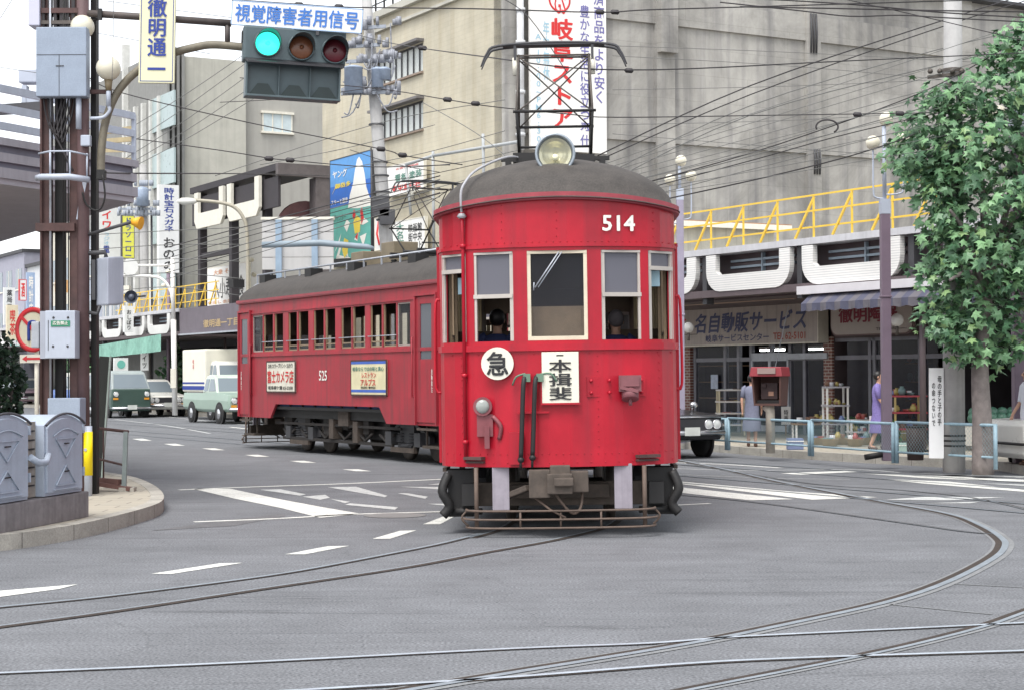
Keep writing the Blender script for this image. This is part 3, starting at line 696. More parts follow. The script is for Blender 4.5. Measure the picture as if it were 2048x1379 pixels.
    sf = MB()
    if detail:
        for s in (-1, 1):
            sf.box((s*1.02 - .13, .5, .18), (s*1.02 + .13, .8, .66)); sf.tube(smooth_line([(s*1.14, .45, .62), (s*1.2, .4, .45), (s*1.13, .42, .3), (s*1.2, .42, .2)], 4), .05, 8)
            sf.box((s*.95 - .05, .38, .3), (s*.95 + .1, .5, .52)); sf.tube([(s*.8, .4, .24), (s*1.18, .5, .24)], .035, 8)
        sf.each('side_gear', BLACK, t, key=lambda c: c.x > 0)
    # ---- pantograph
    pa = MB(); zr0, py = ze + .62, pan_y
    for s in (-1, 1):
        pa.box((s*.52 - .03, py - .75, zr0), (s*.52 + .03, py + .75, zr0 + .07))
        for e in (-.6, .6): pa.lathe([(.05, 0), (.075, .02), (.045, .04), (.075, .06), (.045, .08)], (s*.52, py + e, zr0 - .1), 8)
    for e in (-.6, .6): pa.box((-.6, py + e - .03, zr0 + .07), (.6, py + e + .03, zr0 + .11))
    po = pa.build('pantograph', BLACK, t)
    zk, zT = zr0 + .62, ze + 2.09; sp = .62 if detail else .95
    arm = MB(); 
    for e in (-1, 1):
        for s in (-1, 1): arm.cyl((s*.40, py + e*.32, zr0 + .1), (s*.42, py + e*sp, zk), .016, 6)
        arm.cyl((-.46, py + e*sp, zk), (.46, py + e*sp, zk), .017, 6); arm.cyl((-.45, py + e*.32, zr0 + .12), (.45, py + e*.32, zr0 + .12), .03, 8)
    arm.cyl((-.40, py - .4, zr0 + .25), (.40, py - .4, zr0 + .25), .015, 6)
    arm.each('lower_arm', BLACK, po, key=lambda c: c.y > py)
    ua = MB()
    for e in (-1, 1):
        for s in (-1, 1): ua.cyl((s*.42, py + e*sp, zk), (s*.40, py + e*.06, zT - .12), .013, 6)
        ua.cyl((-.41, py + e*sp, zk), (.41, py + e*.08, zT - .14), .009, 5); ua.cyl((.41, py + e*sp, zk), (-.41, py + e*.08, zT - .14), .009, 5)
        ua.cyl((-.42, py + e*.07, zT - .13), (.42, py + e*.07, zT - .13), .012, 6)
    ua.build('upper_arm', IRON, po)
    sl = MB()
    for s in (-1, 1): sl.cyl((s*.44, py - .06, zT - .15), (s*.44, py - .06, zT - .35), .032, 8)
    sl.each('insulator_sleeve', OFFWHITE, po)
    ho = MB()
    for e in (-.09, .09): ho.tube(smooth_line([(-.83, py + e, zT - .25), (-.76, py + e, zT - .1), (-.63, py + e, zT - .015), (0, py + e, zT + .015), (.63, py + e, zT - .015), (.76, py + e, zT - .1), (.83, py + e, zT - .25)], 4), [.008 + .009*min(1, min(i, 24 - i)/6) for i in range(25)], 6)
    ho.box((-.58, py - .10, zT - .012), (.58, py + .10, zT + .006)); 
    for s in (-1, 1): ho.bar((s*.44, py - .08, zT - .18), (s*.44, py - .08, zT), .03)
    ho.build('collector_shoe', DKGREY, po)
    return t
def side_y(zx, tip):                       # position along the second tram from a sight line on its near side
    return sN(440 + zx/3.447, 700, 14.2).x*-1 - tip
tip = -sN(440 + 1495/3.447, 700, 14.2).x - 1.0
y_ = lambda zx: round(side_y(zx, tip), 3)
lay = [(y_(1495), y_(1360), 'door'), (y_(1312), y_(1222), 'shut'), (y_(1215), y_(1125), 'window'), (y_(1115), y_(1035), 'window'), (y_(1000), y_(915), 'window'), (y_(905), y_(835), 'window'),
       (y_(795), y_(725), 'window'), (y_(715), y_(645), 'window'), (y_(610), y_(540), 'window'), (y_(530), y_(470), 'window'), (y_(435), y_(375), 'window'), (y_(365), y_(300), 'window'), (y_(295), y_(225), 'shut'), (y_(212), y_(140), 'door')]
L2 = y_(118) + .55
detail_skirt = (y_(1145), y_(345)); detail_bogies = (y_(1185), y_(480))
T2 = tram('tram', 'red tram car coupled behind, seen along its side, with shop advertisements and number 525', L2, 1.03, '525', lay, (.72, 2.17, 2.98, 3.31), -sN(862, 420, 15.42).x - tip, 0)
T2.location = RF['D'] @ Vector((15.42, tip, 0)); T2.rotation_euler = (0, 0, A)
lay1 = [(1.1, 1.75, 'door')] + [(1.95 + .62*i, 2.47 + .62*i, 'window') for i in range(11)] + [(9.05, 9.7, 'door')]
T1 = tram('tram', 'red tram car in front, head-on, with number 514 and round lamp on its roof', 10.8, 1.03, '514', lay1, (.70, 1.955, 2.85, 3.29), 2.55, 1)
T1.location = (PY(1120, 700, 17.4).x, 17.4, 0.0); T1.rotation_euler = (0, R(-.55), R(-1.5))
# ---- fittings on the front car
def on(x, z, out=0.0): 
    tg = tang(x); nr = Vector((tg.y, -tg.x, 0)); return Vector((x, ny(x), z)) + nr*out
m = MB(); c = on(-.593, 1.735, .05); m.cyl(c, c + Vector((0, -.015, 0)), .162, 28); rs = m.build('route_disc', OFFWHITE, T1)
text('lettering', '急', TBLK, rs, c + Vector((0, -.017, 0)), .21, .23, bold=.03)
m = MB(); m.box((-.166, -.055, 1.335), (.20, -.035, 1.84)); db = m.build('destination_board', M('board_cream', (.72, .69, .58), .5), T1, bevel=.004)
text('lettering', ['本', '揖', '斐'], TBLK, db, (.017, -.058, 1.565), .22, .40, bold=.03, vertical=True)
m = MB(); m.box((-.02, -.058, 1.80), (.05, -.056, 1.812)); m.build('lettering', TBLK, db)
m = MB(); m.box((-.18, -.06, 1.318), (.215, -.02, 1.337)); m.box((-.18, -.05, 1.34), (-.168, -.03, 1.6)); m.build('board_holder', RED, T1)
m = MB(); ca = on(.0, 1.6); p0, tg = on(.62, 3.115, .006), tang(.62)
text('number', '514', TWHT, T1, p0, .34, .155, face=(tg, Vector((0, 0, 1))), bold=.035)
m = MB()
for x, zl in ((-.35, .80), (-.235, .82)):
    m.tube(smooth_line([(x + .02, -.05, 1.6), (x, -.10, 1.52), (x - .02, -.10, 1.1), (x - .035, -.09, zl)], 4), .025, 8); m.ball((x - .035, -.09, zl - .02), .035, 8); m.cyl((x - .035, -.09, zl), (x - .04, -.09, zl - .12), .015, 6)
m.each('air_hose', BLACK, T1, key=lambda c: c.x > -.3)
m = MB()
for x in (-.33, -.2): m.box((x - .02, -.09, 1.55), (x + .05, -.0, 1.63))
m.tube(smooth_line([(-.46, .02, 1.52), (-.42, -.03, 1.6), (-.33, -.05, 1.63)], 3), .01, 6); m.tube(smooth_line([(-.2, -.05, 1.62), (-.08, -.06, 1.63), (-.02, -.06, 1.55)], 3), .01, 6); m.each('hose_bracket', M('bracket_green', (.12, .2, .14), .6), T1, key=lambda c: c.x > -.28)
m = MB(); m.box((-.42, -.03, 1.235), (-.1, .02, 1.255)); m.box((-.27, -.02, .8), (-.22, .02, 1.5)); m.box((-.5, .0, .73), (-.36, .05, 1.05)); m.build('hose_rack', RED, T1)
m = MB(); c = on(-.74, 1.31, .06); m.cyl(c + Vector((0, .1, 0)), c + Vector((0, -.03, 0)), .095, 16); m.box((c.x - .06, c.y - .0, c.z - .3), (c.x + .1, c.y + .1, c.z - .08)); m.bar((c.x + .04, c.y, c.z - .2), (c.x + .04, c.y, c.z - .42), .05); m.tube(smooth_line([(c.x + .1, c.y, c.z - .1), (c.x + .18, c.y - .02, c.z - .2), (c.x + .16, c.y, c.z - .33)], 4), .022, 6)
tl = m.build('marker_lamp', M('lamp_casing', (.22, .06, .07), .5, var=.3), T1); m = MB(); m.ball(c + Vector((0, -.03, 0)), .07, 12, (1, .4, 1)); m.build('lens', M('lens_grey', (.30, .32, .30), .15), tl)
m = MB()
a, b = on(.28, 1.39, .02), on(.86, 1.39, .02); up = Vector((0, 0, .2)); m.add([a, b, b + up, a + up, on(.28, 1.39, -.01), on(.86, 1.39, -.01), on(.86, 1.59, -.01), on(.28, 1.59, -.01)], [(0, 1, 2, 3), (0, 4, 5, 1), (3, 2, 6, 7), (1, 5, 6, 2), (0, 3, 7, 4)])
for x in (.32, .5, .82):
    for z in (1.43, 1.55): m.ball(on(x, z, .022), .018, 8)
m.build('socket_plate', RED, T1)
m = MB(); c = on(.70, 1.46, .02); m.box((c.x - .11, c.y - .16, c.z - .02), (c.x + .11, c.y + .03, c.z + .14)); m.box((c.x - .09, c.y - .18, c.z + .03), (c.x + .09, c.y - .16, c.z + .12)); m.cyl(c + Vector((0, -.09, 0)), c + Vector((0, -.13, -.10)), .085, 14); m.cyl(c + Vector((0, -.12, -.09)), c + Vector((0, -.12, -.16)), .018, 8); m.bar(c + Vector((-.1, -.17, .02)), c + Vector((.08, -.18, -.02)), .03); m.build('jumper_socket', M('socket_rust', (.2, .07, .08), .6, var=.3), T1)
m = MB(); m.tube([on(-.93, .75, .03), on(-.93, 3.05, .03), on(-.93, 3.26, .04)], .018, 8)
for z in (.95, 1.62, 2.92): m.cyl(on(-.93, z - .02, .03), on(-.93, z + .02, .03), .03, 8)
m.build('conduit', RED, T1)
m = MB(); m.tube(smooth_line([on(-.93, 3.22, .04), on(-.93, 3.44, .05), Vector((-.92, .24, 3.56)), Vector((-.8, .45, 3.72)), Vector((-.5, .9, 3.9)), Vector((-.3, 1.6, 3.95))], 4), .013, 8); m.lathe([(.03, 0), (.05, .02), (.03, .05)], on(-.93, 3.2, .04), 8); m.build('roof_conduit', M('conduit_pale', (.36, .36, .38), .5, var=.2), T1)
m = MB()
for x0, x1 in ((-.93, -.75), (.76, .97)): a, b = on(x0, .79, .02), on(x1, .79, .02); m.bar(a, b, .12, .03); m.bar(a - Vector((0, 0, .04)), b - Vector((0, 0, .04)), .05, .02)
m.each('foot_step', RUST, T1, key=lambda c: c.x > 0)
m = MB()
for s in (-1, 1): m.tube(smooth_line([(s*1.22, .82, 2.4), (s*1.27, .82, 2.38), (s*1.28, .82, 2.0), (s*1.28, .82, 1.5), (s*1.22, .82, 1.45)], 3), .016, 6)
m.each('handrail', RED, T1)
m = MB(); m.tube([(.02, -.02, 2.83), (-.22, -.03, 2.48)], .008, 5); m.tube([(.05, -.02, 2.83), (-.19, -.03, 2.48)], .006, 5); m.tube([(-.23, -.03, 2.53), (-.235, -.03, 2.45)], .006, 5); m.build('wiper', STEEL, T1)
m = MB(); m.lathe([(.0, .34), (.15, .34), (.17, .2), (.19, .06), (.207, .0), (.207, -.03), (.185, -.035), (.18, 0), (.165, .03)], (0, .42, 3.865), 28, 'y'); m.box((-.17, .5, 3.55), (.17, .75, 3.75)); m.bar((-.16, .46, 3.62), (.16, .46, 3.62), .03, .05)
hl = m.build('headlight', M('lamp_grey', (.30, .34, .38), .4, metal=.3, var=.15), T1)
m = MB(); m.lathe([(.165, .02), (.13, .03), (.125, .045), (.09, .05), (.085, .06), (.05, .065), (0, .08)], (0, .41, 3.865), 28, 'y'); m.build('reflector', M('reflector', (.55, .52, .36), .2, metal=.6, var=.1), hl)
m = MB(); m.ball((0, .43, 3.83), .035, 10); m.build('bulb', M('bulb', (.9, .86, .6), .2), hl)
m = MB(); m.lathe([(.178, 0), (.0, -.015)], (0, .41, 3.865), 28, 'y'); m.build('lens', glass('lamp_lens', (.5, .55, .5), .05, .12), hl)
m = MB(); m.box((-.45, 1.2, 3.88), (-.2, 1.5, 3.98)); m.cyl((-.25, 1.4, 3.95), (.25, 1.4, 3.95), .05, 8); m.box((.2, 1.25, 3.88), (.42, 1.45, 3.96)); m.build('roof_gear', BLACK, T1)
# ---- fittings on the rear car
m = MB(); bx = -1.235
def adv(z0, z1, ya, yb, base, name):
    m = MB(); m.box((-1.25, yb, z0), (-1.222, ya, z1)); o = m.build(name, base, T2)
    f = MB()
    for z in (z0, z1): f.bar((-1.245, ya, z), (-1.245, yb, z), .02, .03)
    for y in (ya, yb): f.bar((-1.245, y, z0), (-1.245, y, z1), .02, .03)
    f.build('frame', RUST, o); return o
zz = lambda zx, zy: PN(440 + zx/3.447, 560 + zy/3.447, 14.2).z
ya, yb = y_(330), y_(525); ad = adv(zz(430, 768), zz(430, 558), ya, yb, M('advert_cream', (.74, .71, .60), .5), 'advertisement')
zc = (zz(430, 768) + zz(430, 558))/2; wd = abs(ya - yb); hh = zz(430, 558) - zz(430, 768)
text('lettering', '富士カメラ店', TRED, ad, (-1.254, (ya + yb)/2, zc), wd*.92, hh*.42, '-x', .03)
text('lettering', 'DPE カラープリント 55カウ', TBLK, ad, (-1.254, (ya + yb)/2, zc + hh*.36), wd*.86, hh*.15, '-x', .02)
text('lettering', '岐阜柳ケ瀬 65-2258', TBLK, ad, (-1.254, (ya + yb)/2, zc - hh*.36), wd*.86, hh*.13, '-x', .03)
ya, yb = y_(912), y_(1155); ad = adv(zz(1035, 790), zz(1035, 552), ya, yb, M('advert_yellow', (.72, .66, .42), .5), 'advertisement')
zc = (zz(1035, 790) + zz(1035, 552))/2; wd = abs(ya - yb); hh = zz(1035, 552) - zz(1035, 790)
m = MB(); m.box((-1.253, yb, zc + hh*.4), (-1.249, ya, zc + hh*.5)); m.box((-1.253, yb, zc - hh*.42), (-1.249, ya, zc - hh*.34)); m.build('stripe', M('stripe_blue', (.05, .13, .5), .5), ad)
text('lettering', '岐阜ならではの味と真心', TGRN, ad, (-1.254, (ya + yb)/2, zc + hh*.26), wd*.88, hh*.13, '-x', .03)
text('lettering', 'レストラン', TRED, ad, (-1.254, (ya + yb)/2 - .04, zc + hh*.08), wd*.4, hh*.15, '-x', .02)
text('lettering', 'アルプス', TRED, ad, (-1.254, (ya + yb)/2, zc - hh*.13), wd*.42, hh*.2, '-x', .03)
text('lettering', '神田町 電停前', TBLK, ad, (-1.254, (ya + yb)/2, zc - hh*.28), wd*.42, hh*.07, '-x', .02)
text('number', '525', TWHT, T2, (-1.226, y_(712), zz(712, 655)), .40, .20, '-x', .03)
for zx in (1470, 155):
    text('door_lettering', ['自', '動', '扉', '注'], TWHT, T2, (-1.246, y_(zx) , zz(zx, 690)), .05, .42, '-x', .03, vertical=True)
m = MB(); 
for i in range(5):
    y0, y1 = y_(435 + [0, 175, 360, 565, 780][i]) - .05, y_(300 + [0, 170, 345, 535, 735][i]) + .05
    m.cyl((-1.245, y0, 2.38), (-1.245, y1, 2.38), .011, 5)
m.each('window_rail', STEEL, T2)
m = MB()
for px, py in ((543, 553), (635, 541), (722, 525), (845, 515), (480, 566)):
    p = PN(px, py, 14.85); y = toD(p).y - tip
    m.box((-.80, y - .17, 3.74), (-.52, y + .17, 3.93))
ve = m.each('ventilator', BLACK, T2)
m = MB(); ys = [toD(PN(px, 540, 14.8)).y - tip for px in (515, 880)]
m.tube([(-.62, ys[0], 3.97), (-.62, ys[1], 3.97)], .02, 6); m.tube([(-.45, ys[0], 4.0), (-.45, ys[1], 4.0)], .02, 6)
for i in range(12): m.bar((-.62, ys[0] + (ys[1] - ys[0])*i/11, 3.75), (-.62, ys[0] + (ys[1] - ys[0])*i/11, 3.97), .03)
m.build('roof_conduit', STEEL, T2)
m = MB()
for px in (735, 797):
    y = -sN(px, 500, 15.42).x - tip; m.box((-.25, y - .3, 3.88), (.3, y + .3, 4.22 if px < 760 else 4.32))
m.each('resistor_box', M('resistor_tan', (.22, .18, .12), .7, var=.2), T2, bevel=.02)
m = MB(); m.tube(smooth_line([(-1.0, L2 - .9, 3.5), (-.95, L2 - .8, 3.62), (-.7, L2 - .6, 3.75), (-.3, L2 - .5, 3.7)], 4), .02, 6); m.tube(smooth_line([(-1.05, .8, 3.5), (-.9, .7, 3.68), (-.5, .6, 3.72), (-.1, .6, 3.6)], 4), .02, 6); m.each('roof_grip', STEEL, T2)
# ================================================================ buildings and arcades
WALLC = bricky('theatre_concrete', (0.375, 0.362, 0.335), (0.352, 0.34, 0.315), (0.315, 0.305, 0.28), 1.8, 0.92, 0.9, streak=0.75, ms=0.012, blotch=0.36, dirt=(0.18, 0.175, 0.18), axis='Y')
CREAMW = bricky('cream_tile', (0.50, 0.46, 0.36), (0.49, 0.45, 0.35), (0.455, 0.42, 0.33), 0.9, 0.16, 0.85, streak=0.35, ms=0.010, blotch=0.16, dirt=(.33, .26, .15))
GREYW = M('grey_render', (0.46, 0.45, 0.395), 0.9, var=0.08, scale=1.2, streak=0.25, blotch=0.12)
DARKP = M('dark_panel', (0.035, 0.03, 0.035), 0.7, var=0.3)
CORR = bricky('ribbed_white', (0.74, 0.73, 0.70), (0.73, 0.72, 0.69), (0.5, 0.5, 0.5), 40.0, 0.05, 0.5, ms=0.006)
BROWN = M('brown_fascia', (0.10, 0.075, 0.08), 0.6, var=0.2)
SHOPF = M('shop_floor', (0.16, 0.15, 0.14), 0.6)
def rng(px0, px1, n): return sN(px0, 700, n).x, sN(px1, 700, n).x
def board(name, label, cat, frame, plane, pxs, ztop, zbot, mat, thick=.08, frame_mat=None, group=None, rim=.03):
    """a flat sign standing on the plane n (frame S) or d (frame D) between two sight columns"""
    f = sN if frame == 'S' else sD
    x0, x1 = f(pxs[0], 500, plane).x, f(pxs[1], 500, plane).x
    z1 = f((pxs[0] + pxs[1])/2, ztop, plane).z; z0 = f((pxs[0] + pxs[1])/2, zbot, plane).z
    t = thing(name, label, cat, ((x0 + x1)/2, plane, z0), frame, group)
    m = MB(); m.box((x0, plane, z0), (x1, plane + thick, z1)); p = m.build('panel', mat, t)
    if frame_mat:
        m = MB(); o = .012
        m.box((x0 - rim, plane - o, z0 - rim), (x1 + rim, plane + thick, z0)); m.box((x0 - rim, plane - o, z1), (x1 + rim, plane + thick, z1 + rim))
        m.box((x0 - rim, plane - o, z0), (x0, plane + thick, z1)); m.box((x1, plane - o, z0), (x1 + rim, plane + thick, z1)); m.build('frame', frame_mat, t)
    return t, p, (x0 + x1)/2, (z0 + z1)/2, x1 - x0, z1 - z0, plane - .004
# ---- cream theatre: street front (n = 27.5) and the concrete side that faces us
DSIDE = toD(PN(1005, 500, 27.5)).y
xr, xl = -DSIDE, sN(645, 300, 27.5).x
ztop = sN(850, 0, 27.5).z
th = thing('theatre', 'big windowed cream tiled theatre with a stained bare concrete side wall', 'building', ((xl + xr)/2, 27.5, 0), 'S')
m = MB()
wx0, wx1 = sN(752, 200, 27.5).x, sN(846, 200, 27.5).x
rows3 = [(sN(846, b, 27.5).z, sN(846, a, 27.5).z) for a, b in ((84, 143), (199, 258), (330, 390))]
zc = [0] + [v for r in rows3[::-1] for v in r] + [ztop]
xc = [xl, wx0, wx1, xr]
for i in range(3):
    for j in range(len(zc) - 1):
        if i == 1 and j in (1, 3, 5) and j > 1: continue
        m.quad((xc[i], 27.5, zc[j]), (xc[i + 1], 27.5, zc[j]), (xc[i + 1], 27.5, zc[j + 1]), (xc[i], 27.5, zc[j + 1]))
m.quad((xl, 27.5, 0), (xl, 62, 0), (xl, 62, ztop), (xl, 27.5, ztop)); m.quad((xl, 27.5, ztop - .02), (xr - .02, 27.5, ztop - .02), (xr - .02, 62, ztop - .02), (xl, 62, ztop - .02))
for r in rows3[:2]:
    for a, b in (((wx0, 27.5, r[0]), (wx1, 27.8, r[0])), ((wx0, 27.5, r[1]), (wx1, 27.8, r[1]))): m.quad(a, (b[0], 27.5, a[2]), b, (a[0], 27.8, a[2]))
    for x in (wx0, wx1): m.quad((x, 27.5, r[0]), (x, 27.8, r[0]), (x, 27.8, r[1]), (x, 27.5, r[1]))
m.build('street_wall', CREAMW, th)
m = MB(); m.box((xl - .1, 27.3, ztop), (xr, 27.7, ztop + .25)); m.box((xl - .1, 27.36, ztop - .5), (xr, 27.5, ztop - .4)); m.build('parapet', GREYW, th)
for r in rows3[:2]:
    m = MB(); w = wx1 - wx0
    for i in range(9): m.box((wx0 + w*i/8 - .03, 27.6, r[0]), (wx0 + w*i/8 + .03, 27.66, r[1]))
    m.box((wx0, 27.6, r[0]), (wx1, 27.67, r[0] + .07)); m.box((wx0, 27.6, r[1] - .07), (wx1, 27.67, r[1]))
    o = m.build('window', DKGREY, th)
    m = MB(); m.quad((wx0, 27.64, r[0]), (wx1, 27.64, r[0]), (wx1, 27.64, r[1]), (wx0, 27.64, r[1])); m.build('pane', M('frosted_pane', (.55, .58, .56), .3, var=.06), o)
    m = MB(); m.box((wx0 - .15, 27.2, r[1] + .02), (wx1 + .1, 27.5, r[1] + .11)); m.build('hood', M('hood_grey', (.16, .15, .15), .7, var=.2), o)
    m = MB(); m.box((wx0 - .05, 27.4, r[0] - .07), (wx1 + .05, 27.5, r[0])); m.build('sill', M('sill_rust', (.26, .20, .16), .8, var=.3), o)
# side wall, in coordinates across (x = n, y = d); its own child with rotated placement
def dchild(mb, name, mat, parent, each=False):     # geometry given in D coordinates, parent is in S coordinates: x_S = -y_D, y_S = x_D
    mb.v = [Vector((-v.y, v.x, v.z)) for v in mb.v]; return (mb.each if each else mb.build)(name, mat, parent)
nmax = 62; zw = sD(2000, 14, DSIDE).z
zb1, zb2 = sD(1260, 43, DSIDE).z, sD(1260, 285, DSIDE).z
m = MB(); m.box((27.5, DSIDE, 0), (nmax, DSIDE + .5, zw)); dchild(m, 'side_wall', WALLC, th)
m = MB()
pil = [(sD(a, 300, DSIDE).x, sD(b, 300, DSIDE).x) for a, b in ((1309, 1345), (1610, 1637), (1905, 1940), (2180, 2215))]
for i, (a, b) in enumerate(pil): m.box((a, DSIDE - .18, 0), (b, DSIDE, zw))
m.box((pil[0][0] + .02, DSIDE - .42, zb1 - 1.0), (pil[0][1] - .02, DSIDE - .18, zw))
m.box((27.5, DSIDE - .22, 0), (sD(1040, 300, DSIDE).x, DSIDE, zw)); dchild(m, 'pilaster', WALLC, th, True)
m = MB(); e0 = sD(1042, 300, DSIDE).x
for z, h in ((zb1, .9), (zb2 + .05, .75), (zb2 - 4.2, .5)):
    xs_ = [e0] + [v for p in pil for v in p] + [nmax]
    for a, b in zip(xs_[::2], xs_[1::2]): m.box((a, DSIDE - .1, z), (b, DSIDE, z + h))
dchild(m, 'concrete_ledge', WALLC, th, True)
m = MB()
for px, py0, py1 in ((1620, 30, 110), (1625, 300, 350)):
    x = sD(px, 60, DSIDE).x; z1, z0 = sD(px, py0, DSIDE).z, sD(px, py1, DSIDE).z
    for q in (-.12, .0, .12): m.tube([(x + q, DSIDE - .2, z1), (x + q, DSIDE - .24, (z0 + z1)/2), (x + q, DSIDE - .2, z0)], .035, 6)
m.v = [Vector((-v.y, v.x, v.z)) for v in m.v]; m.each('wall_conduit', DKGREY, th, key=lambda c: c.z > 9)
m = MB(); m.box((40, DSIDE - .5, zw), (nmax, DSIDE + .5, zw + .12)); dchild(m, 'roof_edge', DKGREY, th)
# masts and fence on the cream roof
m = MB()
for i in range(7):
    x = wx0 - 1.6 + i*.75; m.cyl((x, 27.9, ztop + .2), (x, 27.9, ztop + 3.2), .04, 6)
for z in (.8, 1.6, 2.4): m.cyl((wx0 - 1.6, 27.9, ztop + z), (wx0 + 2.9, 27.9, ztop + z), .025, 6)
m.build('roof_railing', DKGREY, frame='S', label='tall thin grey railing standing on the cream theatre roof', cat='railing')
# ---- hanging store banner on the theatre corner
t, p, cx, cz, wd, ht, yf = board('store_banner', 'huge white vertical store banner with red lettering on the theatre corner', 'sign', 'D', DSIDE - .6, (1063, 1215), -60, 303, M('banner_white', (.80, .79, .76), .6, var=.04, scale=1), .12, None)
bx = lambda px: sD(px, 200, DSIDE - .6).x
bz = lambda py: sD(1140, py, DSIDE - .6).z
text('lettering', ['岐', '阜', 'ス', 'ト', 'ア'], TRED, p, (bx(1125), yf, (bz(40) + bz(256))/2), bx(1148) - bx(1106), bz(40) - bz(256), bold=.05, vertical=True)
text('lettering', list('済商品をより安く'), M('ink_violet', (.16, .15, .38), .6), p, (bx(1199), yf, (bz(-22) + bz(202))/2), .42, bz(-22) - bz(202), bold=.015, vertical=True)
text('lettering', list('豊かな生活に役立つ奉仕'), MATS['ink_violet'], p, (bx(1170), yf, (bz(8) + bz(292))/2), .38, bz(8) - bz(292), bold=.015, vertical=True)
text('lettering', list('年中無休'), M('ink_pale_blue', (.35, .55, .66), .6), p, (bx(1093), yf, (bz(48) + bz(165))/2), .24, bz(48) - bz(165), vertical=True)
text('lettering', list('AM10:00〜PM6:30'.replace('〜', '~')), MATS['ink_pale_blue'], p, (bx(1077), yf, (bz(75) + bz(288))/2), .22, bz(75) - bz(288), vertical=True)
c = Vector((bx(1120), yf, bz(2))); m = MB(); m.lathe([(.36, 0), (.42, 0), (.42, -.01), (.36, -.01), (.36, 0)], c, 28, 'y'); m.build('emblem', TRED, p)
text('lettering', 'GS', TRED, p, (bx(1121), yf, bz(12)), .42, .6, bold=.02)
# ---- tall grey building farther down the street
DG = toD(PN(330, 300, 27.5)).y; zt = PD(430, 118, DG).z
tb = thing('office_building', 'tall plain grey office block with ribbed stair tower beyond the theatre', 'building', (-DG, 27.5, 0), 'S')
xe = sD(643, 300, DG).x
m = MB(); n1 = sD(367, 300, DG).x; n2 = sD(492, 300, DG).x
m.box((n1, DG, 0), (n2, DG + 22, zt)); dchild(m, 'wall', GREYW, tb)
m = MB(); m.box((n2, DG + .35, 0), (xe + 8, DG + 22, zt - .3)); dchild(m, 'rear_wing', M('grey_render_shaded', (.36, .35, .32), .9, var=.08, scale=1, streak=.15), tb)  # wing's shade put into a darker copy of the grey render
m = MB(); xw0, xw1 = sD(530, 240, DG).x, sD(588, 240, DG).x; zw0, zw1 = sD(560, 263, DG).z, sD(560, 227, DG).z
m.box((xw0, DG + .30, zw0), (xw1, DG + .36, zw1)); o = dchild(m, 'window', M('pale_blue_pane', (.50, .58, .60), .3, var=.1), tb)
m = MB(); m.box((xw0 - .1, DG + .2, zw1), (xw1 + .1, DG + .36, zw1 + .12)); m.box((xw0 - .1, DG + .22, zw0 - .1), (xw1 + .1, DG + .36, zw0))
for i in range(4): m.box((xw0 + (xw1 - xw0)*i/3 - .03, DG + .27, zw0), (xw0 + (xw1 - xw0)*i/3 + .03, DG + .3, zw1))
dchild(m, 'window_frame', OFFWHITE, o)
m = MB(); m.box((27.5, DG + .05, 0), (n1, DG + 22, zt + .3))
for i in range(4): m.box((27.5 + (n1 - 27.5)*(i*.27), DG - .35, 0), (27.5 + (n1 - 27.5)*(i*.27 + .13), DG + .05, zt + .3))
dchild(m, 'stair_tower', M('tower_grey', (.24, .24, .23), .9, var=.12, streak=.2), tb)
dl = -sN(242, 300, 27.2).x
m = MB(); m.box((27.55, DG + 22.05, 0), (40, dl, zt - 2.2)); dchild(m, 'front_wing', GREYW, tb)
m = MB(); d0 = DG + .4
while d0 < dl: m.box((27.3, d0, 4), (27.55, d0 + .3, zt - 2.0)); d0 += 1.3
m.box((27.25, dl - .3, 3), (27.6, dl, zt + 1.5)); dchild(m, 'facade_fin', M('fin_white', (.55, .55, .52), .7), tb, True)
m = MB()
for z in range(4): m.box((27.4, DG + 2, 5.5 + z*2.8), (27.5, dl - 8, 7.2 + z*2.8))
dchild(m, 'window_band', M('teal_pane', (.34, .42, .42), .3, var=.1), tb, True)
# ---- shops under the arcade (n = 27), their recessed fronts and lit rooms
NF = 27.0
def shop(label, px0, px1, posts, zhead, bricks, wall_mat):
    x0, x1 = rng(px0, px1, NF)
    t = thing('shop_building', label, 'building', ((x0 + x1)/2, NF, 0), 'S')
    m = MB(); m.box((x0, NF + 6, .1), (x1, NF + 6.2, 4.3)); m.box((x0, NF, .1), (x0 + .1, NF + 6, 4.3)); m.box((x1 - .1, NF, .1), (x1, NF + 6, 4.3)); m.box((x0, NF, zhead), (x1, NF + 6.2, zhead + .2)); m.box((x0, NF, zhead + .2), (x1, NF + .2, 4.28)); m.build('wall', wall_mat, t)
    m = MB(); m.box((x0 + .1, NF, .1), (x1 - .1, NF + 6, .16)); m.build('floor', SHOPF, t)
    m = MB(); m.box((x0, NF - .05, 4.3), (x1, NF + 9, 4.5)); m.build('roof', GREYW, t)
    fr = MB()
    for px in posts: x = sN(px, 760, NF).x; fr.box((x - .05, NF + .02, .16), (x + .05, NF + .12, zhead))
    fr.box((x0 + .1, NF + .02, zhead - .08), (x1 - .1, NF + .1, zhead)); fr.box((x0 + .1, NF + .03, 1.95), (x1 - .1, NF + .09, 2.05)); fr.build('window_frame', M('frame_steel_dull', (.19, .19, .22), .5, metal=.2, var=.2), t)
    m = MB()
    for px in bricks: x = sN(px, 760, NF).x; m.box((x - .16, NF - .06, .15), (x + .16, NF + .2, zhead))
    if bricks: m.each('brick_pier', bricky('brick_red', (.24, .10, .08), (.19, .08, .07), (.42, .38, .34), .2, .075, .8), t)
    return t, x0, x1
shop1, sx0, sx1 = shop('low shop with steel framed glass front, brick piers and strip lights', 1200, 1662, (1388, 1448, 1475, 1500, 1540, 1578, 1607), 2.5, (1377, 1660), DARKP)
shop2, tx0, tx1 = shop('low brown ceramics shop beside the glass-fronted one', 1663, 1893, (1738, 1747, 1838, 1845), 2.45, (), BROWN)
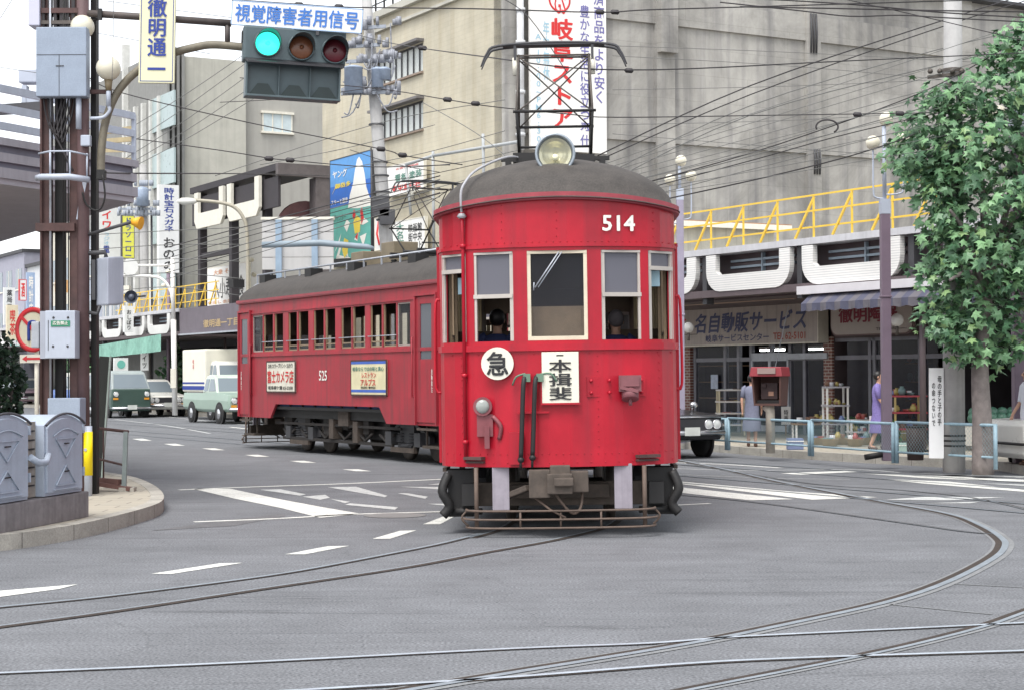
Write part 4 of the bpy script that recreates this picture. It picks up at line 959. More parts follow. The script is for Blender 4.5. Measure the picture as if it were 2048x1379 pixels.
shop3, ux0, ux1 = shop('dark open-fronted fruit shop behind the street tree', 1895, 2190, (), 2.6, (), DARKP)
for t, gl in ((shop1, ((1388, 1446), (1450, 1474), (1580, 1605), (1609, 1655))), (shop2, ((1690, 1736), (1750, 1836), (1846, 1872)))):
    for a, b in gl:
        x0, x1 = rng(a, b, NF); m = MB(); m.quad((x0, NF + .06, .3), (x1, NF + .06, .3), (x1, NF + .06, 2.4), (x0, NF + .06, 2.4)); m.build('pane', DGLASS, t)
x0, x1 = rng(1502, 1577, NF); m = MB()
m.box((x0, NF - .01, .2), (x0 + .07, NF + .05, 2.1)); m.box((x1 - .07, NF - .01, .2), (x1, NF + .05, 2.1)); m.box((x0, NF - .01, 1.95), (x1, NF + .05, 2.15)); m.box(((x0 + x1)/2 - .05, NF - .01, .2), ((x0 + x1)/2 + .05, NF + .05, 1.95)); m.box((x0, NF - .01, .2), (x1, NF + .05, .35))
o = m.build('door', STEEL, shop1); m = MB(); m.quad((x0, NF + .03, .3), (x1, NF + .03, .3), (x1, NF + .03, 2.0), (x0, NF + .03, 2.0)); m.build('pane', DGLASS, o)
x0, x1 = rng(1578, 1660, NF); m = MB(); m.box((x0, NF - .1, 1.98), (x1, NF, 2.12)); m.build('shutter_box', STEEL, shop1)
TUBE = M('lit_tube', (.95, 1.0, 1.0), .4, emit=9.0)
for px0, px1, py in ((1521, 1569, 700), (1613, 1655, 698)):
    a, b = sN(px0, py, NF + .9), sN(px1, py, NF + .9)
    t = thing('strip_light', ('lit strip light above the shop door' if px0 < 1600 else 'lit strip light above the shop window beside the door'), 'lamp', ((a.x + b.x)/2, NF + .9, a.z), 'S')
    m = MB(); m.cyl((a.x, NF + .9, a.z), (b.x, NF + .9, a.z), .022, 8); m.build('tube', TUBE, t)
    m = MB(); m.box((a.x - .03, NF + .87, a.z + .03), (b.x + .03, NF + .93, a.z + .09)); m.build('housing', WHITE, t)
# fascia signs
NS = 26.6
t, p, cx, cz, wd, ht, yf = board('shop_sign', 'wide beige shop sign with slanted blue lettering over the glass front', 'sign', 'S', NS, (1290, 1634), 591, 688, M('sign_beige', (.42, .375, .35), .6, var=.12, streak=.3), .3, OFFWHITE)
sx = lambda px, py: sN(px, py, NS)
text('lettering', '名自動販サービス', M('ink_dull_blue', (.07, .08, .17), .6), p, ((sx(1392, 650).x + sx(1610, 630).x)/2, yf, sx(1500, 643).z), sx(1612, 630).x - sx(1390, 650).x, .50, bold=.04, shear=.18)
text('lettering', '岐阜サービスセンター', MATS['ink_dull_blue'], p, ((sx(1412, 670).x + sx(1538, 670).x)/2, yf, sx(1475, 675).z), sx(1538, 670).x - sx(1412, 670).x, .19, bold=.03)
text('lettering', 'TEL 62-5101', M('ink_dull_red', (.36, .07, .05), .6), p, ((sx(1547, 670).x + sx(1611, 670).x)/2, yf, sx(1580, 671).z), sx(1611, 670).x - sx(1547, 670).x, .17, bold=.02)
m = MB(); a = sx(1368, 640); m.prism([(a.x - .45, yf, a.z - .3), (a.x + .1, yf, a.z), (a.x - .45, yf, a.z + .3)], (0, .01, 0)); m.build('arrow', TRED, p)
x0, x1 = sx(1662, 630).x, sx(1823, 630).x; z0, z1 = sx(1745, 667).z, sx(1745, 592).z
t = thing('shop_sign', 'cream rounded shop sign with dark red characters over the ceramics shop', 'sign', ((x0 + x1)/2, NS, z0), 'S')
rr = [((x0 + .22) + .22*math.cos(a), NS, z0 + .22 + .22*math.sin(a)) for a in [R(180 + 15*i) for i in range(7)]] + [((x1 - .22) + .22*math.cos(a), NS, z0 + .22 + .22*math.sin(a)) for a in [R(270 + 15*i) for i in range(7)]] + [(x1, NS, z1), (x0, NS, z1)]
m = MB(); m.prism(rr, (0, .12, 0)); p = m.build('panel', M('sign_cream', (.40, .355, .325), .5, var=.06), t)
cxm = (x0 + x1)/2; m = MB(); m.prism([(cxm + (v[0] - cxm)*1.03, NS + .02, z0 + (v[2] - z0)*1.03 - .03) for v in rr], (0, .05, 0)); m.build('rim', M('rim_dark', (.18, .12, .12), .6), t)
text('lettering', '徹明陶器', M('ink_wine', (.20, .02, .04), .6), p, ((sx(1678, 630).x + sx(1795, 630).x)/2, NS - .005, sx(1735, 628).z), sx(1795, 630).x - sx(1678, 630).x, .36, bold=.05)
text('lettering', 'TEL 62-4730', TBLK, p, (sx(1775, 650).x, NS - .005, sx(1775, 657).z), .75, .06)
# ---- arcade: slab, U-shaped white panels, recess, posts, awnings
NA = 23.2
ax1 = sN(1992, 500, NA).x; axm = -DSIDE + 2.0
dq = [sN(472, 640, NA).x, sN(364, 640, NA).x]       # span of the dark street-name band
ZT = 4.44
def arcade(label, x0, x1, first, last):
    t = thing('arcade', label, 'arcade', ((x0 + x1)/2, NA, 0), 'S')
    m = MB(); m.box((x0, NA, ZT - .14), (x1, NF, ZT)); m.build('roof_slab', M('slab_grey', (.52, .52, .54), .7, var=.12, streak=.2), t)
    m = MB(); m.box((x0, NA + .5, 3.5), (x1, NA + .56, ZT - .14)); m.box((x0, NA + .02, 3.34), (x1, NA + .5, 3.5)); m.box((x0, NA + .5, 3.3), (x1, NF, 3.4)); m.build('fascia', BROWN, t)
    for i in range(first, last):
        a = -32.23 + 3.4*i; b = a + 3.0
        if b > x1 or a < x0: continue
        zt_, zb_, th_ = ZT - .16, 3.46, .36
        out = [(a, zt_), (a, zb_ + .45)] + [(a + .5 - .5*math.cos(q), zb_ + .45 - .45*math.sin(q)) for q in [R(18*k) for k in range(1, 6)]] + [(b - .5 + .5*math.sin(q), zb_ + .45 - .45*math.cos(q)) for q in [R(18*k) for k in range(0, 6)]] + [(b, zt_), (b - th_, zt_), (b - th_, zb_ + .45)] + [(b - .46 + .1*math.cos(q), zb_ + .45 - .08*math.sin(q)) for q in (R(45), R(90))] + [(a + .46, zb_ + .37), (a + th_, zb_ + .45), (a + th_, zt_)]
        m = MB(); m.prism([(x, NA + .0, z) for x, z in out], (0, .12, 0)); m.build('white_surround', CORR, t)
        m = MB()
        for zq in (3.98, 4.12): m.box((a + .36, NA + .42, zq), (b - .36, NA + .48, zq + .05))
        for xq in (a + 1.5, a + 2.2): m.box((xq, NA + .4, 3.85), (xq + .04, NA + .49, 4.28))
        m.build('louvre', M('louvre_blue', (.30, .37, .43), .5), t)
        m = MB(); m.box((b + .12, NA + .1, 3.2), (b + .28, NA + .3, ZT - .14)); m.build('bracket', DKGREY, t)
    k = x0 + 1.5; yp = NA + (2.6 if x1 < -60 else .25)
    while k < x1:
        m = MB(); m.cyl((k, yp, .14), (k, yp, 3.34), .06, 8); m.build('post', BROWN, t); k += 10.2
    return t
arcade('long arcade roof with white U-shaped panels over the beige shop sign', axm, ax1, -5, 5)
t = thing('arcade', 'distant arcade roof with white U-shaped panels beyond the parked cars', 'arcade', (sN(250, 640, NA).x, NA, 0), 'S')
arc2 = arcade('far stretch of the arcade roof with white U-shaped panels above the waiting cars', dq[1] - 75, dq[1] - .4, -40, -10)
bpy.data.objects.remove(t)
# street-name band over the side street
t = thing('street_name_band', 'dark band with gold street name above the side street entrance', 'sign', ((dq[0] + dq[1])/2, NA, 0), 'S')
za, zb_ = sN(420, 612, NA).z, sN(420, 664, NA).z
m = MB(); m.box((dq[1], NA - .1, zb_), (dq[0] + 5, NA + .3, za)); p = m.build('panel', M('band_violet', (.13, .11, .13), .6, var=.2), t)
m = MB(); m.box((dq[1], NA - .16, zb_ - .06), (dq[0] + 5, NA - .1, zb_)); m.build('trim', STEEL, t)
text('lettering', '徹明通一丁目', M('gold_letter', (.45, .32, .16), .5), p, (sN(446, 640, NA).x, NA - .105, sN(446, 645, NA).z), sN(482, 640, NA).x - sN(412, 640, NA).x, .30, bold=.04)
m = MB()
for px in (385, 440): x = sN(px, 640, NA).x; m.box((x - .08, NA + 3, 0.1), (x + .08, NA + 3.2, zb_))
m.each('post', BROWN, t)
# room behind the band: dark shops at street level
def low_block(label, px0, px1, n, ztop, mat, win=True, depth=9.0, awning=None):
    x0, x1 = rng(px0, px1, n)
    t = thing('shop_building', label, 'building', ((x0 + x1)/2, n, 0), 'S')
    m = MB(); m.box((x0, n, 3.0), (x1, n + depth, ztop)); m.box((x0, n + 3, 0), (x1, n + depth, 3.0)); m.box((x0, n, 0), (x0 + .3, n + 3, 3)); m.box((x1 - .3, n, 0), (x1, n + 3, 3)); m.build('wall', mat, t)
    m = MB(); m.box((x0 - .1, n - .15, ztop), (x1 + .1, n + depth, ztop + .2)); m.build('roof', DKGREY, t)
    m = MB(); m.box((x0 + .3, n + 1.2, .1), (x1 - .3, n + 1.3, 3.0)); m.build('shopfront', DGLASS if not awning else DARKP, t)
    if win:
        z = 4.6
        while z + 1.4 < ztop:
            k = max(2, int((x1 - x0)/2.4)); 
            for i in range(k):
                a = x0 + (x1 - x0)*(i + .2)/k; b = x0 + (x1 - x0)*(i + .8)/k
                m = MB(); m.box((a, n - .03, z), (b, n + .02, z + 1.3)); o = m.build('window', M('far_pane', (.20, .24, .28), .2, var=.3), t)
                m = MB(); m.box((a - .06, n - .06, z - .08), (b + .06, n, z)); m.box(((a + b)/2 - .03, n - .05, z), ((a + b)/2 + .03, n - .03, z + 1.3)); m.build('frame', OFFWHITE, o)
            z += 2.7
    return t
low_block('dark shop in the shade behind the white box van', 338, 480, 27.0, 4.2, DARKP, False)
low_block('pale two-storey shop with small windows left of the grey office block', 205, 238, 27.2, 8.5, M('pale_grey_wall', (.46, .47, .48), .9, var=.1, streak=.15))
low_block('cream three-storey house seen between the poles', 95, 142, 27.4, 10.4, M('cream_wall', (.56, .53, .45), .9, var=.08))
low_block('blue-grey building with many windows at the far end', 142, 204, 27.4, 9.6, M('blue_grey_wall', (.33, .36, .42), .9, var=.12))
low_block('dim violet-grey building at the left edge', -60, 48, 27.4, 9.6, M('violet_wall', (.32, .32, .38), .9, var=.12))
low_block('narrow white house between violet and cream houses', 50, 93, 27.6, 8.6, M('white_wall', (.55, .56, .57), .9, var=.1))
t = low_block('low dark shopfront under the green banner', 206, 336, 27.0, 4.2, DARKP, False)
# yellow railings on the arcade roof
def yrail(label, x0, x1, step=1.205):
    t = thing('roof_railing', label, 'railing', ((x0 + x1)/2, NA + .1, ZT), 'S')
    for z in (.88, .56, .22):
        m = MB(); m.bar((x0, NA + .1, ZT + z), (x1, NA + .1, ZT + z), .036, .036); m.build('rail', YELLOW, t)
    x = x1 - .3
    while x > x0:
        m = MB(); m.bar((x, NA + .1, ZT), (x, NA + .1, ZT + .9), .034); m.build('post', YELLOW, t)
        m = MB(); m.bar((x - .02, NA + .13, ZT + .85), (x - .55, NA + .05, ZT + .01), .042); m.build('brace', YELLOW, t); x -= step
yrail('bright yellow slanted-brace railing on the arcade roof before the concrete wall', axm + .3, sN(1886, 400, NA).x)
yrail('yellow railing on the far arcade roof behind the white lamp', sN(228, 600, NA).x, sN(432, 600, NA).x)
# yellow edge strips and striped awning
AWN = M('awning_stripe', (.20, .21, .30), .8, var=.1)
def stripes(m, ca, cb, w):
    t = m.node_tree; N, L = t.nodes, t.links; b = N['Principled BSDF']; tc = N.new('ShaderNodeTexCoord'); sp = N.new('ShaderNodeSeparateXYZ'); L.new(tc.outputs['Object'], sp.inputs[0])
    ma = N.new('ShaderNodeMath'); ma.operation = 'PINGPONG'; ma.inputs[1].default_value = w; L.new(sp.outputs['X'], ma.inputs[0])
    g = N.new('ShaderNodeMath'); g.operation = 'GREATER_THAN'; g.inputs[1].default_value = w/2; L.new(ma.outputs[0], g.inputs[0])
    mx = N.new('ShaderNodeMix'); mx.data_type = 'RGBA'; mx.inputs['A'].default_value = (*ca, 1); mx.inputs['B'].default_value = (*cb, 1); L.new(g.outputs[0], mx.inputs['Factor']); L.new(mx.outputs['Result'], b.inputs['Base Color'])
stripes(AWN, (.115, .108, .125), (.07, .072, .11), .22)  # stripe colours darkened to stand in for shade under the tree
a0, a1 = sN(1602, 560, NA).x, sN(1990, 560, NA).x
t = thing('awning', 'blue and grey striped shop awning under a pale cover strip', 'awning', ((a0 + a1)/2, NA, 2.8), 'S')
m = MB(); m.box((a0, NA - .12, 3.26), (a1, NA + .05, 3.43)); m.build('cover', M('cover_grey', (.60, .58, .60), .5, var=.08), t)
m = MB(); k = 40; vs_ = []
for i in range(k + 1):
    x = a0 + .3 + (a1 - a0 - .4)*i/k; w = .02*math.sin(i*1.7)
    vs_ += [(x, NA + .02, 3.27), (x, NA - .25 + w, 3.06), (x, NA - .25 + w*1.5, 2.90 + .015*math.sin(i*2.1))]
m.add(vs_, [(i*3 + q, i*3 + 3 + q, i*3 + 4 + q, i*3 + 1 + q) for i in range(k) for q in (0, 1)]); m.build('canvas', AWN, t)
a0, a1 = sN(1260, 600, 24.6).x, sN(1590, 590, 24.6).x
t = thing('awning', 'plain rolled brown awning above the beige shop sign', 'awning', ((a0 + a1)/2, 24.6, 3.3), 'S')
z = sN(1500, 598, 24.6).z; m = MB(); m.cyl((a0, 24.6, z), (a1, 24.6, z), .07, 10); m.build('roller', M('awn_brown', (.30, .22, .18), .7), t)
m = MB(); m.box((a0, 24.62, z + .05), (a1, 26.6, z + .1)); m.build('canvas', M('awn_dark', (.12, .09, .08), .8), t)
m = MB(); m.tube([sN(1577, 612, 24.6), sN(1545, 760, 24.8), sN(1541, 860, 25.0)], .012, 5); m.build('crank_rod', STEEL, frame='S', label='thin steel awning crank rod leaning before the shop door', cat='rod')
# small shed on the flat roof behind the yellow railing
d0 = DSIDE - 9; x0, x1 = sD(1330, 470, d0).x, sD(1570, 470, d0).x; zt_ = sD(1470, 452, d0).z
t = thing('rooftop_shed', 'low pale shed with rusty roof edge behind the yellow railing', 'shed', (x0, d0, 4.5), 'D')
m = MB(); m.box((x0, d0, 4.5), (x1 - .4, d0 + 3, zt_)); m.build('wall', M('shed_wall', (.44, .42, .36), .8, streak=.3), t)
m = MB(); m.box((x0, d0 - .3, zt_), (x1, d0 + 3.2, zt_ + .08)); m.build('roof', M('rust_roof', (.34, .18, .10), .8, var=.3), t)
m = MB(); m.box((x0, d0 - .33, zt_ - .1), (x1, d0 - .28, zt_ + .05)); m.build('gutter', OFFWHITE, t)
# ---- dark steel canopy over the side street
NC = 24.0
gx0, gx1 = sN(402, 500, NC).x, sN(572, 400, NC).x; gz = sN(572, 342, NC).z; 
t = thing('street_canopy', 'tall black steel canopy frame over the side street entrance', 'canopy', ((gx0 + gx1)/2, NC, 0), 'S')
m = MB(); m.box((gx0 - .2, NC - .4, gz), (gx1, sD(652, 340, -gx1).x, gz + .25)); m.box((gx0 - .2, NC - .3, gz - 1.3), (gx1, NC - .2, gz - .2)); m.build('roof', DARKP, t)
for px in (405, 468, 535):
    x = sN(px, 500, NC).x; m = MB(); m.bar((x, NC, 4.3), (x, NC, gz), .3); m.build('column', DARKP, t)
x5 = sN(405, 500, NC).x; x6 = sN(468, 500, NC).x; m = MB(); m.bar((x5, NC, sN(430, 508, NC).z), (x6, NC, sN(430, 508, NC).z), .2); m.build('cross_beam', DARKP, t)
for px0, px1, zt_, zb_ in ((412, 470, 0.1, -1.35), (478, 543, .1, -1.35)):
    a, b = sN(px0, 400, NC).x, sN(px1, 380, NC).x; z1, z0 = gz - .05, gz - 1.5; w_ = .45
    m = MB(); m.prism([(a, NC - .5, z1), (a, NC - .5, z0 + .3), (a + .3, NC - .5, z0), (b - .3, NC - .5, z0), (b, NC - .5, z0 + .3), (b, NC - .5, z1), (b - w_, NC - .5, z1), (b - w_, NC - .5, z0 + .6), (a + w_, NC - .5, z0 + .6), (a + w_, NC - .5, z1)], (0, .12, 0)); m.build('white_surround', OFFWHITE, t)
m = MB(); p0, p1 = sD(575, 340, -gx1), sD(655, 340, -gx1)
m.v = []; m.box((NC - .4, -gx1 - .25, gz - .2), (p1.x, -gx1, gz + .25)); m.box((p1.x - .55, -gx1 - .2, 4), (p1.x, -gx1 + .4, gz - .2)); dchild(m, 'side_frame', M('frame_brown', (.11, .095, .095), .7, var=.25), t)
m = MB(); ctr = sD(612, 440, -gx1 + .6); m.prism([(ctr.x + 1.1*math.cos(q), ctr.y, ctr.z - .3 + 1.0*math.sin(q)) for q in [math.pi*i/12 for i in range(13)]], (0, .2, 0)); dchild(m, 'arched_panel', M('wine_panel', (.13, .06, .06), .7, var=.3), t)
# white restaurant billboard behind the canopy
t, p, cx, cz, wd, ht, yf = board('restaurant_sign', 'white restaurant billboard with tall black characters behind the dark canopy', 'sign', 'S', 25.2, (408, 492), 532, 608, M('bill_white', (.74, .73, .70), .6, var=.05), .2, OFFWHITE)
text('lettering', '入小寿司食', TBLK, p, (cx + .5, yf, cz - .1), wd*.72, ht*.55, bold=.01)
text('lettering', '大衆 そう菜', M('ink_orange', (.6, .28, .15), .6), p, (cx + .2, yf, cz + ht*.36), wd*.6, ht*.14)
text('lettering', '仕出し 会席料理', MATS['ink_orange'], p, (cx, yf, cz - ht*.43), wd*.8, ht*.09)
# rear side of a billboard on the arcade roof, with blue posts
t = thing('billboard', 'back of a grey panelled billboard on two blue posts above the rear tram', 'billboard', (0, 0, 0), 'W')
Yb = 52; a, b = PY(524, 440, Yb), PY(667, 540, Yb)
m = MB()
for i in range(4): m.box((a.x, Yb, b.z + (a.z - b.z)*i/4 + .02), (b.x, Yb + .12, b.z + (a.z - b.z)*(i + 1)/4)); 
m.build('panel', M('bill_grey', (.47, .46, .45), .7, var=.08, scale=2, streak=.1), t)
for px in (558, 630):
    x = PY(px, 500, Yb).x; m = MB(); m.box((x - .09, Yb - .12, 4.2), (x + .09, Yb, a.z)); m.build('post', M('post_blue', (.25, .33, .42), .5), t)
m = MB(); m.box((a.x - .03, Yb - .05, a.z), (b.x + .03, Yb + .15, a.z + .08)); m.build('top_rail', OFFWHITE, t)
# painted advertising boards on the cream wall
NB = 27.2
t, p, cx, cz, wd, ht, yf = board('poster_board', 'tall blue and green painted poster board with white mountain peak', 'poster', 'S', NB, (661, 742), 312, 528, M('poster_blue', (.10, .30, .62), .6, var=.12), .15, DKGREY)
q = lambda u, v: Vector((cx - wd/2 + wd*u, yf, cz - ht/2 + ht*v))
m = MB(); m.quad(q(0, 0) + Vector((0, .001, 0)), q(1, 0) + Vector((0, .001, 0)), q(1, .55) + Vector((0, .001, 0)), q(0, .55) + Vector((0, .001, 0))); m.build('lower_field', M('poster_teal', (.12, .42, .36), .6, var=.15), p)
m = MB(); m.quad(q(0, .55), q(1, .55), q(1, .75), q(0, .75)); m.build('mid_field', M('poster_deep_blue', (.03, .14, .50), .6), p)
off = Vector((0, -.004, 0))
m = MB(); m.poly([q(*v) + off for v in ((.45, .52), (.50, .64), (.58, .74), (.62, .84), (.68, .95), (.73, .97), (.80, .92), (.86, .80), (.90, .68), (.96, .60), (1, .56), (1, .50), (.7, .5))]); m.build('peak', TWHT, p)
m = MB()
for pts in (((.15, .08), (.22, .16), (.30, .2), (.25, .12), (.2, .06)), ((.32, .1), (.34, .2), (.42, .16), (.46, .06), (.42, .08)), ((.6, .22), (.72, .3), (.68, .2)), ((.1, .12), (.28, .3), (.24, .22)), ((.7, .36), (.85, .4), (.95, .36), (.82, .34)), ((.74, .24), (.9, .26), (.82, .14)), ((.35, .36), (.42, .42), (.5, .38), (.42, .3)), ((.1, .04), (.2, .1), (.5, .06), (.52, .02), (.2, .02))): m.poly([q(*v) + off for v in pts])
m.each('highlight', TWHT, p)
for c_, blobs in ((TRED, (((.56, .44), (.6, .5), (.64, .45), (.6, .4)), ((.75, .48), (.8, .5), (.84, .4), (.78, .34)), ((.62, .24), (.7, .28), (.68, .21)))), (M('ink_yellow', (.80, .62, .08), .6), (((.58, .38), (.66, .44), (.76, .4), (.74, .28), (.62, .27)), ((.3, .14), (.36, .25), (.46, .22), (.44, .1), (.36, .06)))), (TBLK, (((.05, .0), (.1, .07), (.6, .05), (.55, 0)),))):
    m = MB()
    for b_ in blobs: m.poly([q(*v) + off*1.4 for v in b_])
    m.each('figure_patch', c_, p)
text('lettering', 'ヤング', TWHT, p, q(.25, .86) + off, wd*.36, ht*.07, bold=.03)
text('lettering', '御岳多', MATS['ink_yellow'], p, q(.28, .72) + off, wd*.48, ht*.1, bold=.06)
text('lettering', 'スキーと温泉', TWHT, p, q(.24, .6) + off, wd*.42, ht*.05, bold=.03)
text('lettering', '旅行センター', TGRN, p, q(.22, .45) + off, wd*.36, ht*.06, bold=.04)
t, p, cx, cz, wd, ht, yf = board('notice_board', 'white board with green and red characters beside the concrete pole', 'sign', 'S', NB, (772, 848), 327, 386, WHITE, .1, OFFWHITE)
text('lettering', '広告の御用命', TRED, p, (cx + wd*.08, yf, cz + ht*.33), wd*.6, ht*.14)
text('lettering', '看板 塗装', TGRN, p, (cx + wd*.1, yf, cz + ht*.06), wd*.7, ht*.26, bold=.03)
text('lettering', '東栄宣伝社', TRED, p, (cx + wd*.05, yf, cz - ht*.3), wd*.75, ht*.22, bold=.03)
t, p, cx, cz, wd, ht, yf = board('notice_board', 'lower white board with black printed columns partly behind the pantograph', 'sign', 'S', NB, (782, 850), 440, 530, WHITE, .1, OFFWHITE)
text('lettering', list('大名古屋'), TGRN, p, (cx - wd*.22, yf, cz + ht*.1), wd*.22, ht*.7, vertical=True, bold=.03)
text('lettering', ['映画館', '街中央', '毎日上', '映中也'], TBLK, p, (cx + wd*.22, yf, cz), wd*.4, ht*.8, vertical=True)
t, p, cx, cz, wd, ht, yf = board('notice_board', 'narrow white board with a red curve left of the concrete pole', 'sign', 'S', NB, (750, 762), 437, 500, WHITE, .1, OFFWHITE)
m = MB(); m.tube([(cx + .1, yf, cz + ht*.4), (cx - .05, yf, cz), (cx + .15, yf, cz - ht*.35)], .05, 5); m.build('red_curve', TRED, p)
# ---- near arcade on our left
ZL = 4.2
def GZ(px, py): return G(px, py, ZL)
T_ = GZ(268, 405); E1 = GZ(0, 368); dirc = (E1 - T_).normalized()
P0, P1, P2, P3 = T_ + dirc*8, T_, T_ + DV*30, T_ + DV*30 - NV*9
P4 = P0 - NV*9
t = thing('arcade', 'grey near arcade roof whose corner hangs over the pavement behind the rusty pole', 'arcade', (T_.x, T_.y, 0), 'W')
m = MB(); m.prism([P0, P1, P2, P3, P4], (0, 0, .08)); m.build('soffit', M('soffit_grey', (.42, .40, .44), .7, var=.12, streak=.0), t)
FB1, FB2 = M('band_grey', (.33, .315, .35), .6, var=.12, streak=.2), M('band_dark', (.17, .165, .21), .6, var=.15)
outd = Vector((-dirc.y, dirc.x, 0)); outd = outd if outd.x > 0 else -outd
for i, (z0, z1, o, c_) in enumerate(((0, .14, .04, FB1), (.14, .22, -.02, FB2), (.22, .34, .03, FB1), (.34, .44, -.02, FB2), (.44, .54, .05, FB1))):
    m = MB(); q0, q1 = P0 + outd*o, P1 + outd*o + dirc*-o; b0 = Vector((0, 0, z0 + .08)); b1 = Vector((0, 0, z1 + .08)); k = -outd*.3
    m.prism([q0 + b0, q1 + b0, q1 + b1, q0 + b1], k); r0, r1 = P1 + NV*o, P2 + NV*o; m.prism([r0 + b0, r1 + b0, r1 + b1, r0 + b1], -NV*.3); m.build('fascia_band', c_, t)
m = MB(); 
for z in (.78, 1.02, 1.28): m.bar(P0 + Vector((0, 0, z)), P1 + Vector((0, 0, z)), .06, .10)
for i in range(6): q0 = P0.lerp(P1, i/5); m.bar(q0 + Vector((0, 0, .5)), q0 + Vector((0, 0, 1.3)), .06)
m.build('rail', LGREY, t)
m = MB(); ys = P1 + Vector((0, 0, .6))
for i in range(4): m.bar(P1 + NV*.0 + Vector((0, 0, .62 + i*.16)), P1 - dirc*-.0 + DV*1.6 + Vector((0, 0, .82 + i*.14)), .05, .07)
m.build('side_rail', M('rail_ochre', (.42, .34, .18), .6, var=.2), t)
m = MB(); a = P0 - NV*.6 + Vector((0, 0, .6)); b = GZ(60, 390) - NV*.6 + DV*1.2 + Vector((0, 0, .6)); m.prism([a, b, b + Vector((0, 0, 1.25)), a + Vector((0, 0, 1.75))], -NV*2); m.build('roof_room', M('roof_maroon', (.22, .13, .13), .7, var=.25), t)
m = MB(); a = GZ(40, 400) - NV*1.2; m.cyl((a.x, a.y, .1), (a.x, a.y, ZL), .07, 8); a = T_ + DV*14 - NV*1.2; m.cyl((a.x, a.y, .1), (a.x, a.y, ZL), .07, 8); m.each('post', BROWN, t)
m = MB(); q0 = PY(-30, 222, 28); q1 = PY(88, 214, 28); m.bar(q0, q1, .25, .14); m.build('steel_beam', DKGREY, label='dark steel beam crossing behind the utility pole above the arcade', cat='beam')
t = thing('rooftop_tank', 'pale grey box equipment standing on the beam left of the pole', 'equipment', PY(55, 215, 28))
m = MB(); a, b = PY(36, 165, 28), PY(74, 138, 28); m.box((a.x, 28, a.z), (b.x, 28.3, b.z)); m.build('case', LGREY, t, bevel=.02)
m = MB(); a, b = PY(42, 212, 28), PY(76, 170, 28); m.box((a.x, 28.02, a.z), (a.x + .08, 28.2, b.z)); m.box((b.x - .2, 28.02, a.z), (b.x, 28.2, a.z + .2)); m.box((a.x, 28.05, a.z + .15), (b.x, 28.15, a.z + .22)); m.build('stand', LGREY, t)
# ================================================================ street furniture, near left corner
def plane(px, py, p, n):
    r = ray(px, py); n = Vector(n); o = Vector((0, 0, CAMH)); t = (Vector(p) - o).dot(n)/r.dot(n)
    return o + r*t
A0, B0 = G(0, 1070, .15), G(178, 1035, .15)
u_ = (B0 - A0); u_.z = 0; u_.normalize()
ROT['C'] = math.atan2(u_.y, u_.x); RI['C'] = Matrix.Rotation(-ROT['C'], 3, 'Z'); RF['C'] = Matrix.Rotation(ROT['C'], 3, 'Z')
nC = Vector((u_.y, -u_.x, 0))
PLQ = A0 - nC*.10
sC = lambda px, py, off=0: RI['C'] @ plane(px, py, PLQ - nC*off, nC)
c0, c1 = sC(-150, 1050), sC(178, 1035); yC = c0.y
PLINTH = M('plinth_concrete', (.20, .185, .19), .9, var=.3, scale=5, bump=.2, streak=.3)
m = MB(); m.box((c0.x, yC, .14), (c1.x, yC + .62, sC(120, 990).z)); zp = sC(120, 990).z
pl = m.build('concrete_plinth', PLINTH, frame='C', bevel=.015, label='stained dark concrete plinth under the two grey cabinets', cat='plinth')
CAB = M('cabinet_grey', (.37, .42, .50), .5, var=.1, scale=4, streak=.12, fine=.04)
def cabinet(px0, px1, label):
    a, b = sC(px0, 980, .03).x, sC(px1, 980, .03).x; y = yC + .03; zt = sC(px1, 826, .03).z; w = b - a; zb = zp + .01
    t = thing('utility_cabinet', label, 'cabinet', ((a + b)/2, y, zb), 'C', 'grey arched cabinets on the plinth')
    arch = lambda e, yy, rise=.10: [(a - e, yy, zb)] + [(a - e, yy, zt - rise)] + [(a - e + (w + 2*e)*i/12, yy, zt - rise + (rise + e)*math.sin(math.pi*i/12)**.8) for i in range(1, 12)] + [(b + e, yy, zt - rise), (b + e, yy, zb)]
    m = MB(); m.prism(arch(0, y), (0, .55, 0)); m.build('case', CAB, t)
    m = MB(); m.prism([((a + b)/2 + (v[0] - (a + b)/2)*.93, v[1], zb + .03 + (v[2] - zb)*.92) for v in arch(0, y - .025)], (0, .03, 0)); d = m.build('door', CAB, t, bevel=.008)
    m = MB(); cx = (a + b)/2; yy = y - .035; H = zt - zb
    for tri in (((-.26, .70), (.26, .70), (0, .46)), ((-.26, .12), (.26, .12), (0, .36))):
        pts = [Vector((cx + u*w, yy, zb + v*H)) for u, v in tri]
        for i in range(3): m.bar(pts[i], pts[(i + 1) % 3], .012, .012)
    m.tube([(cx - .33*w + .66*w*i/10, yy, zb + H*(.74 + .08*math.sin(math.pi*i/10))) for i in range(11)], .008, 5); m.bar((cx - .32*w, yy, zb + .07*H), (cx + .32*w, yy, zb + .07*H), .02, .012); m.build('pressed_rib', CAB, d)
    m = MB()
    for v in (.63, .28): m.box((cx - .06*w, yy - .01, zb + v*H), (cx + .06*w, yy, zb + v*H + .012))
    m.each('lock_slot', BLACK, d)
    m = MB(); rim = [v for v in arch(.012, y - .03) if v[2] > zt - .105]; m.tube(rim, .013, 6); m.build('lid_rim', M('lid_dark', (.06, .06, .07), .6), t)
    m = MB()
    for v in (.2, .75): m.box((b - .005, y - .03, zb + v*H), (b + .015, y + .05, zb + v*H + .09))
    m.each('hinge', CAB, t); return t, a, b, zt
_, a1_, b1_, zt1 = cabinet(88, 163, 'grey arched utility cabinet at the right end of the plinth')
_, a2_, b2_, zt2 = cabinet(-42, 55, 'grey arched utility cabinet standing farther from the yellow sleeve')
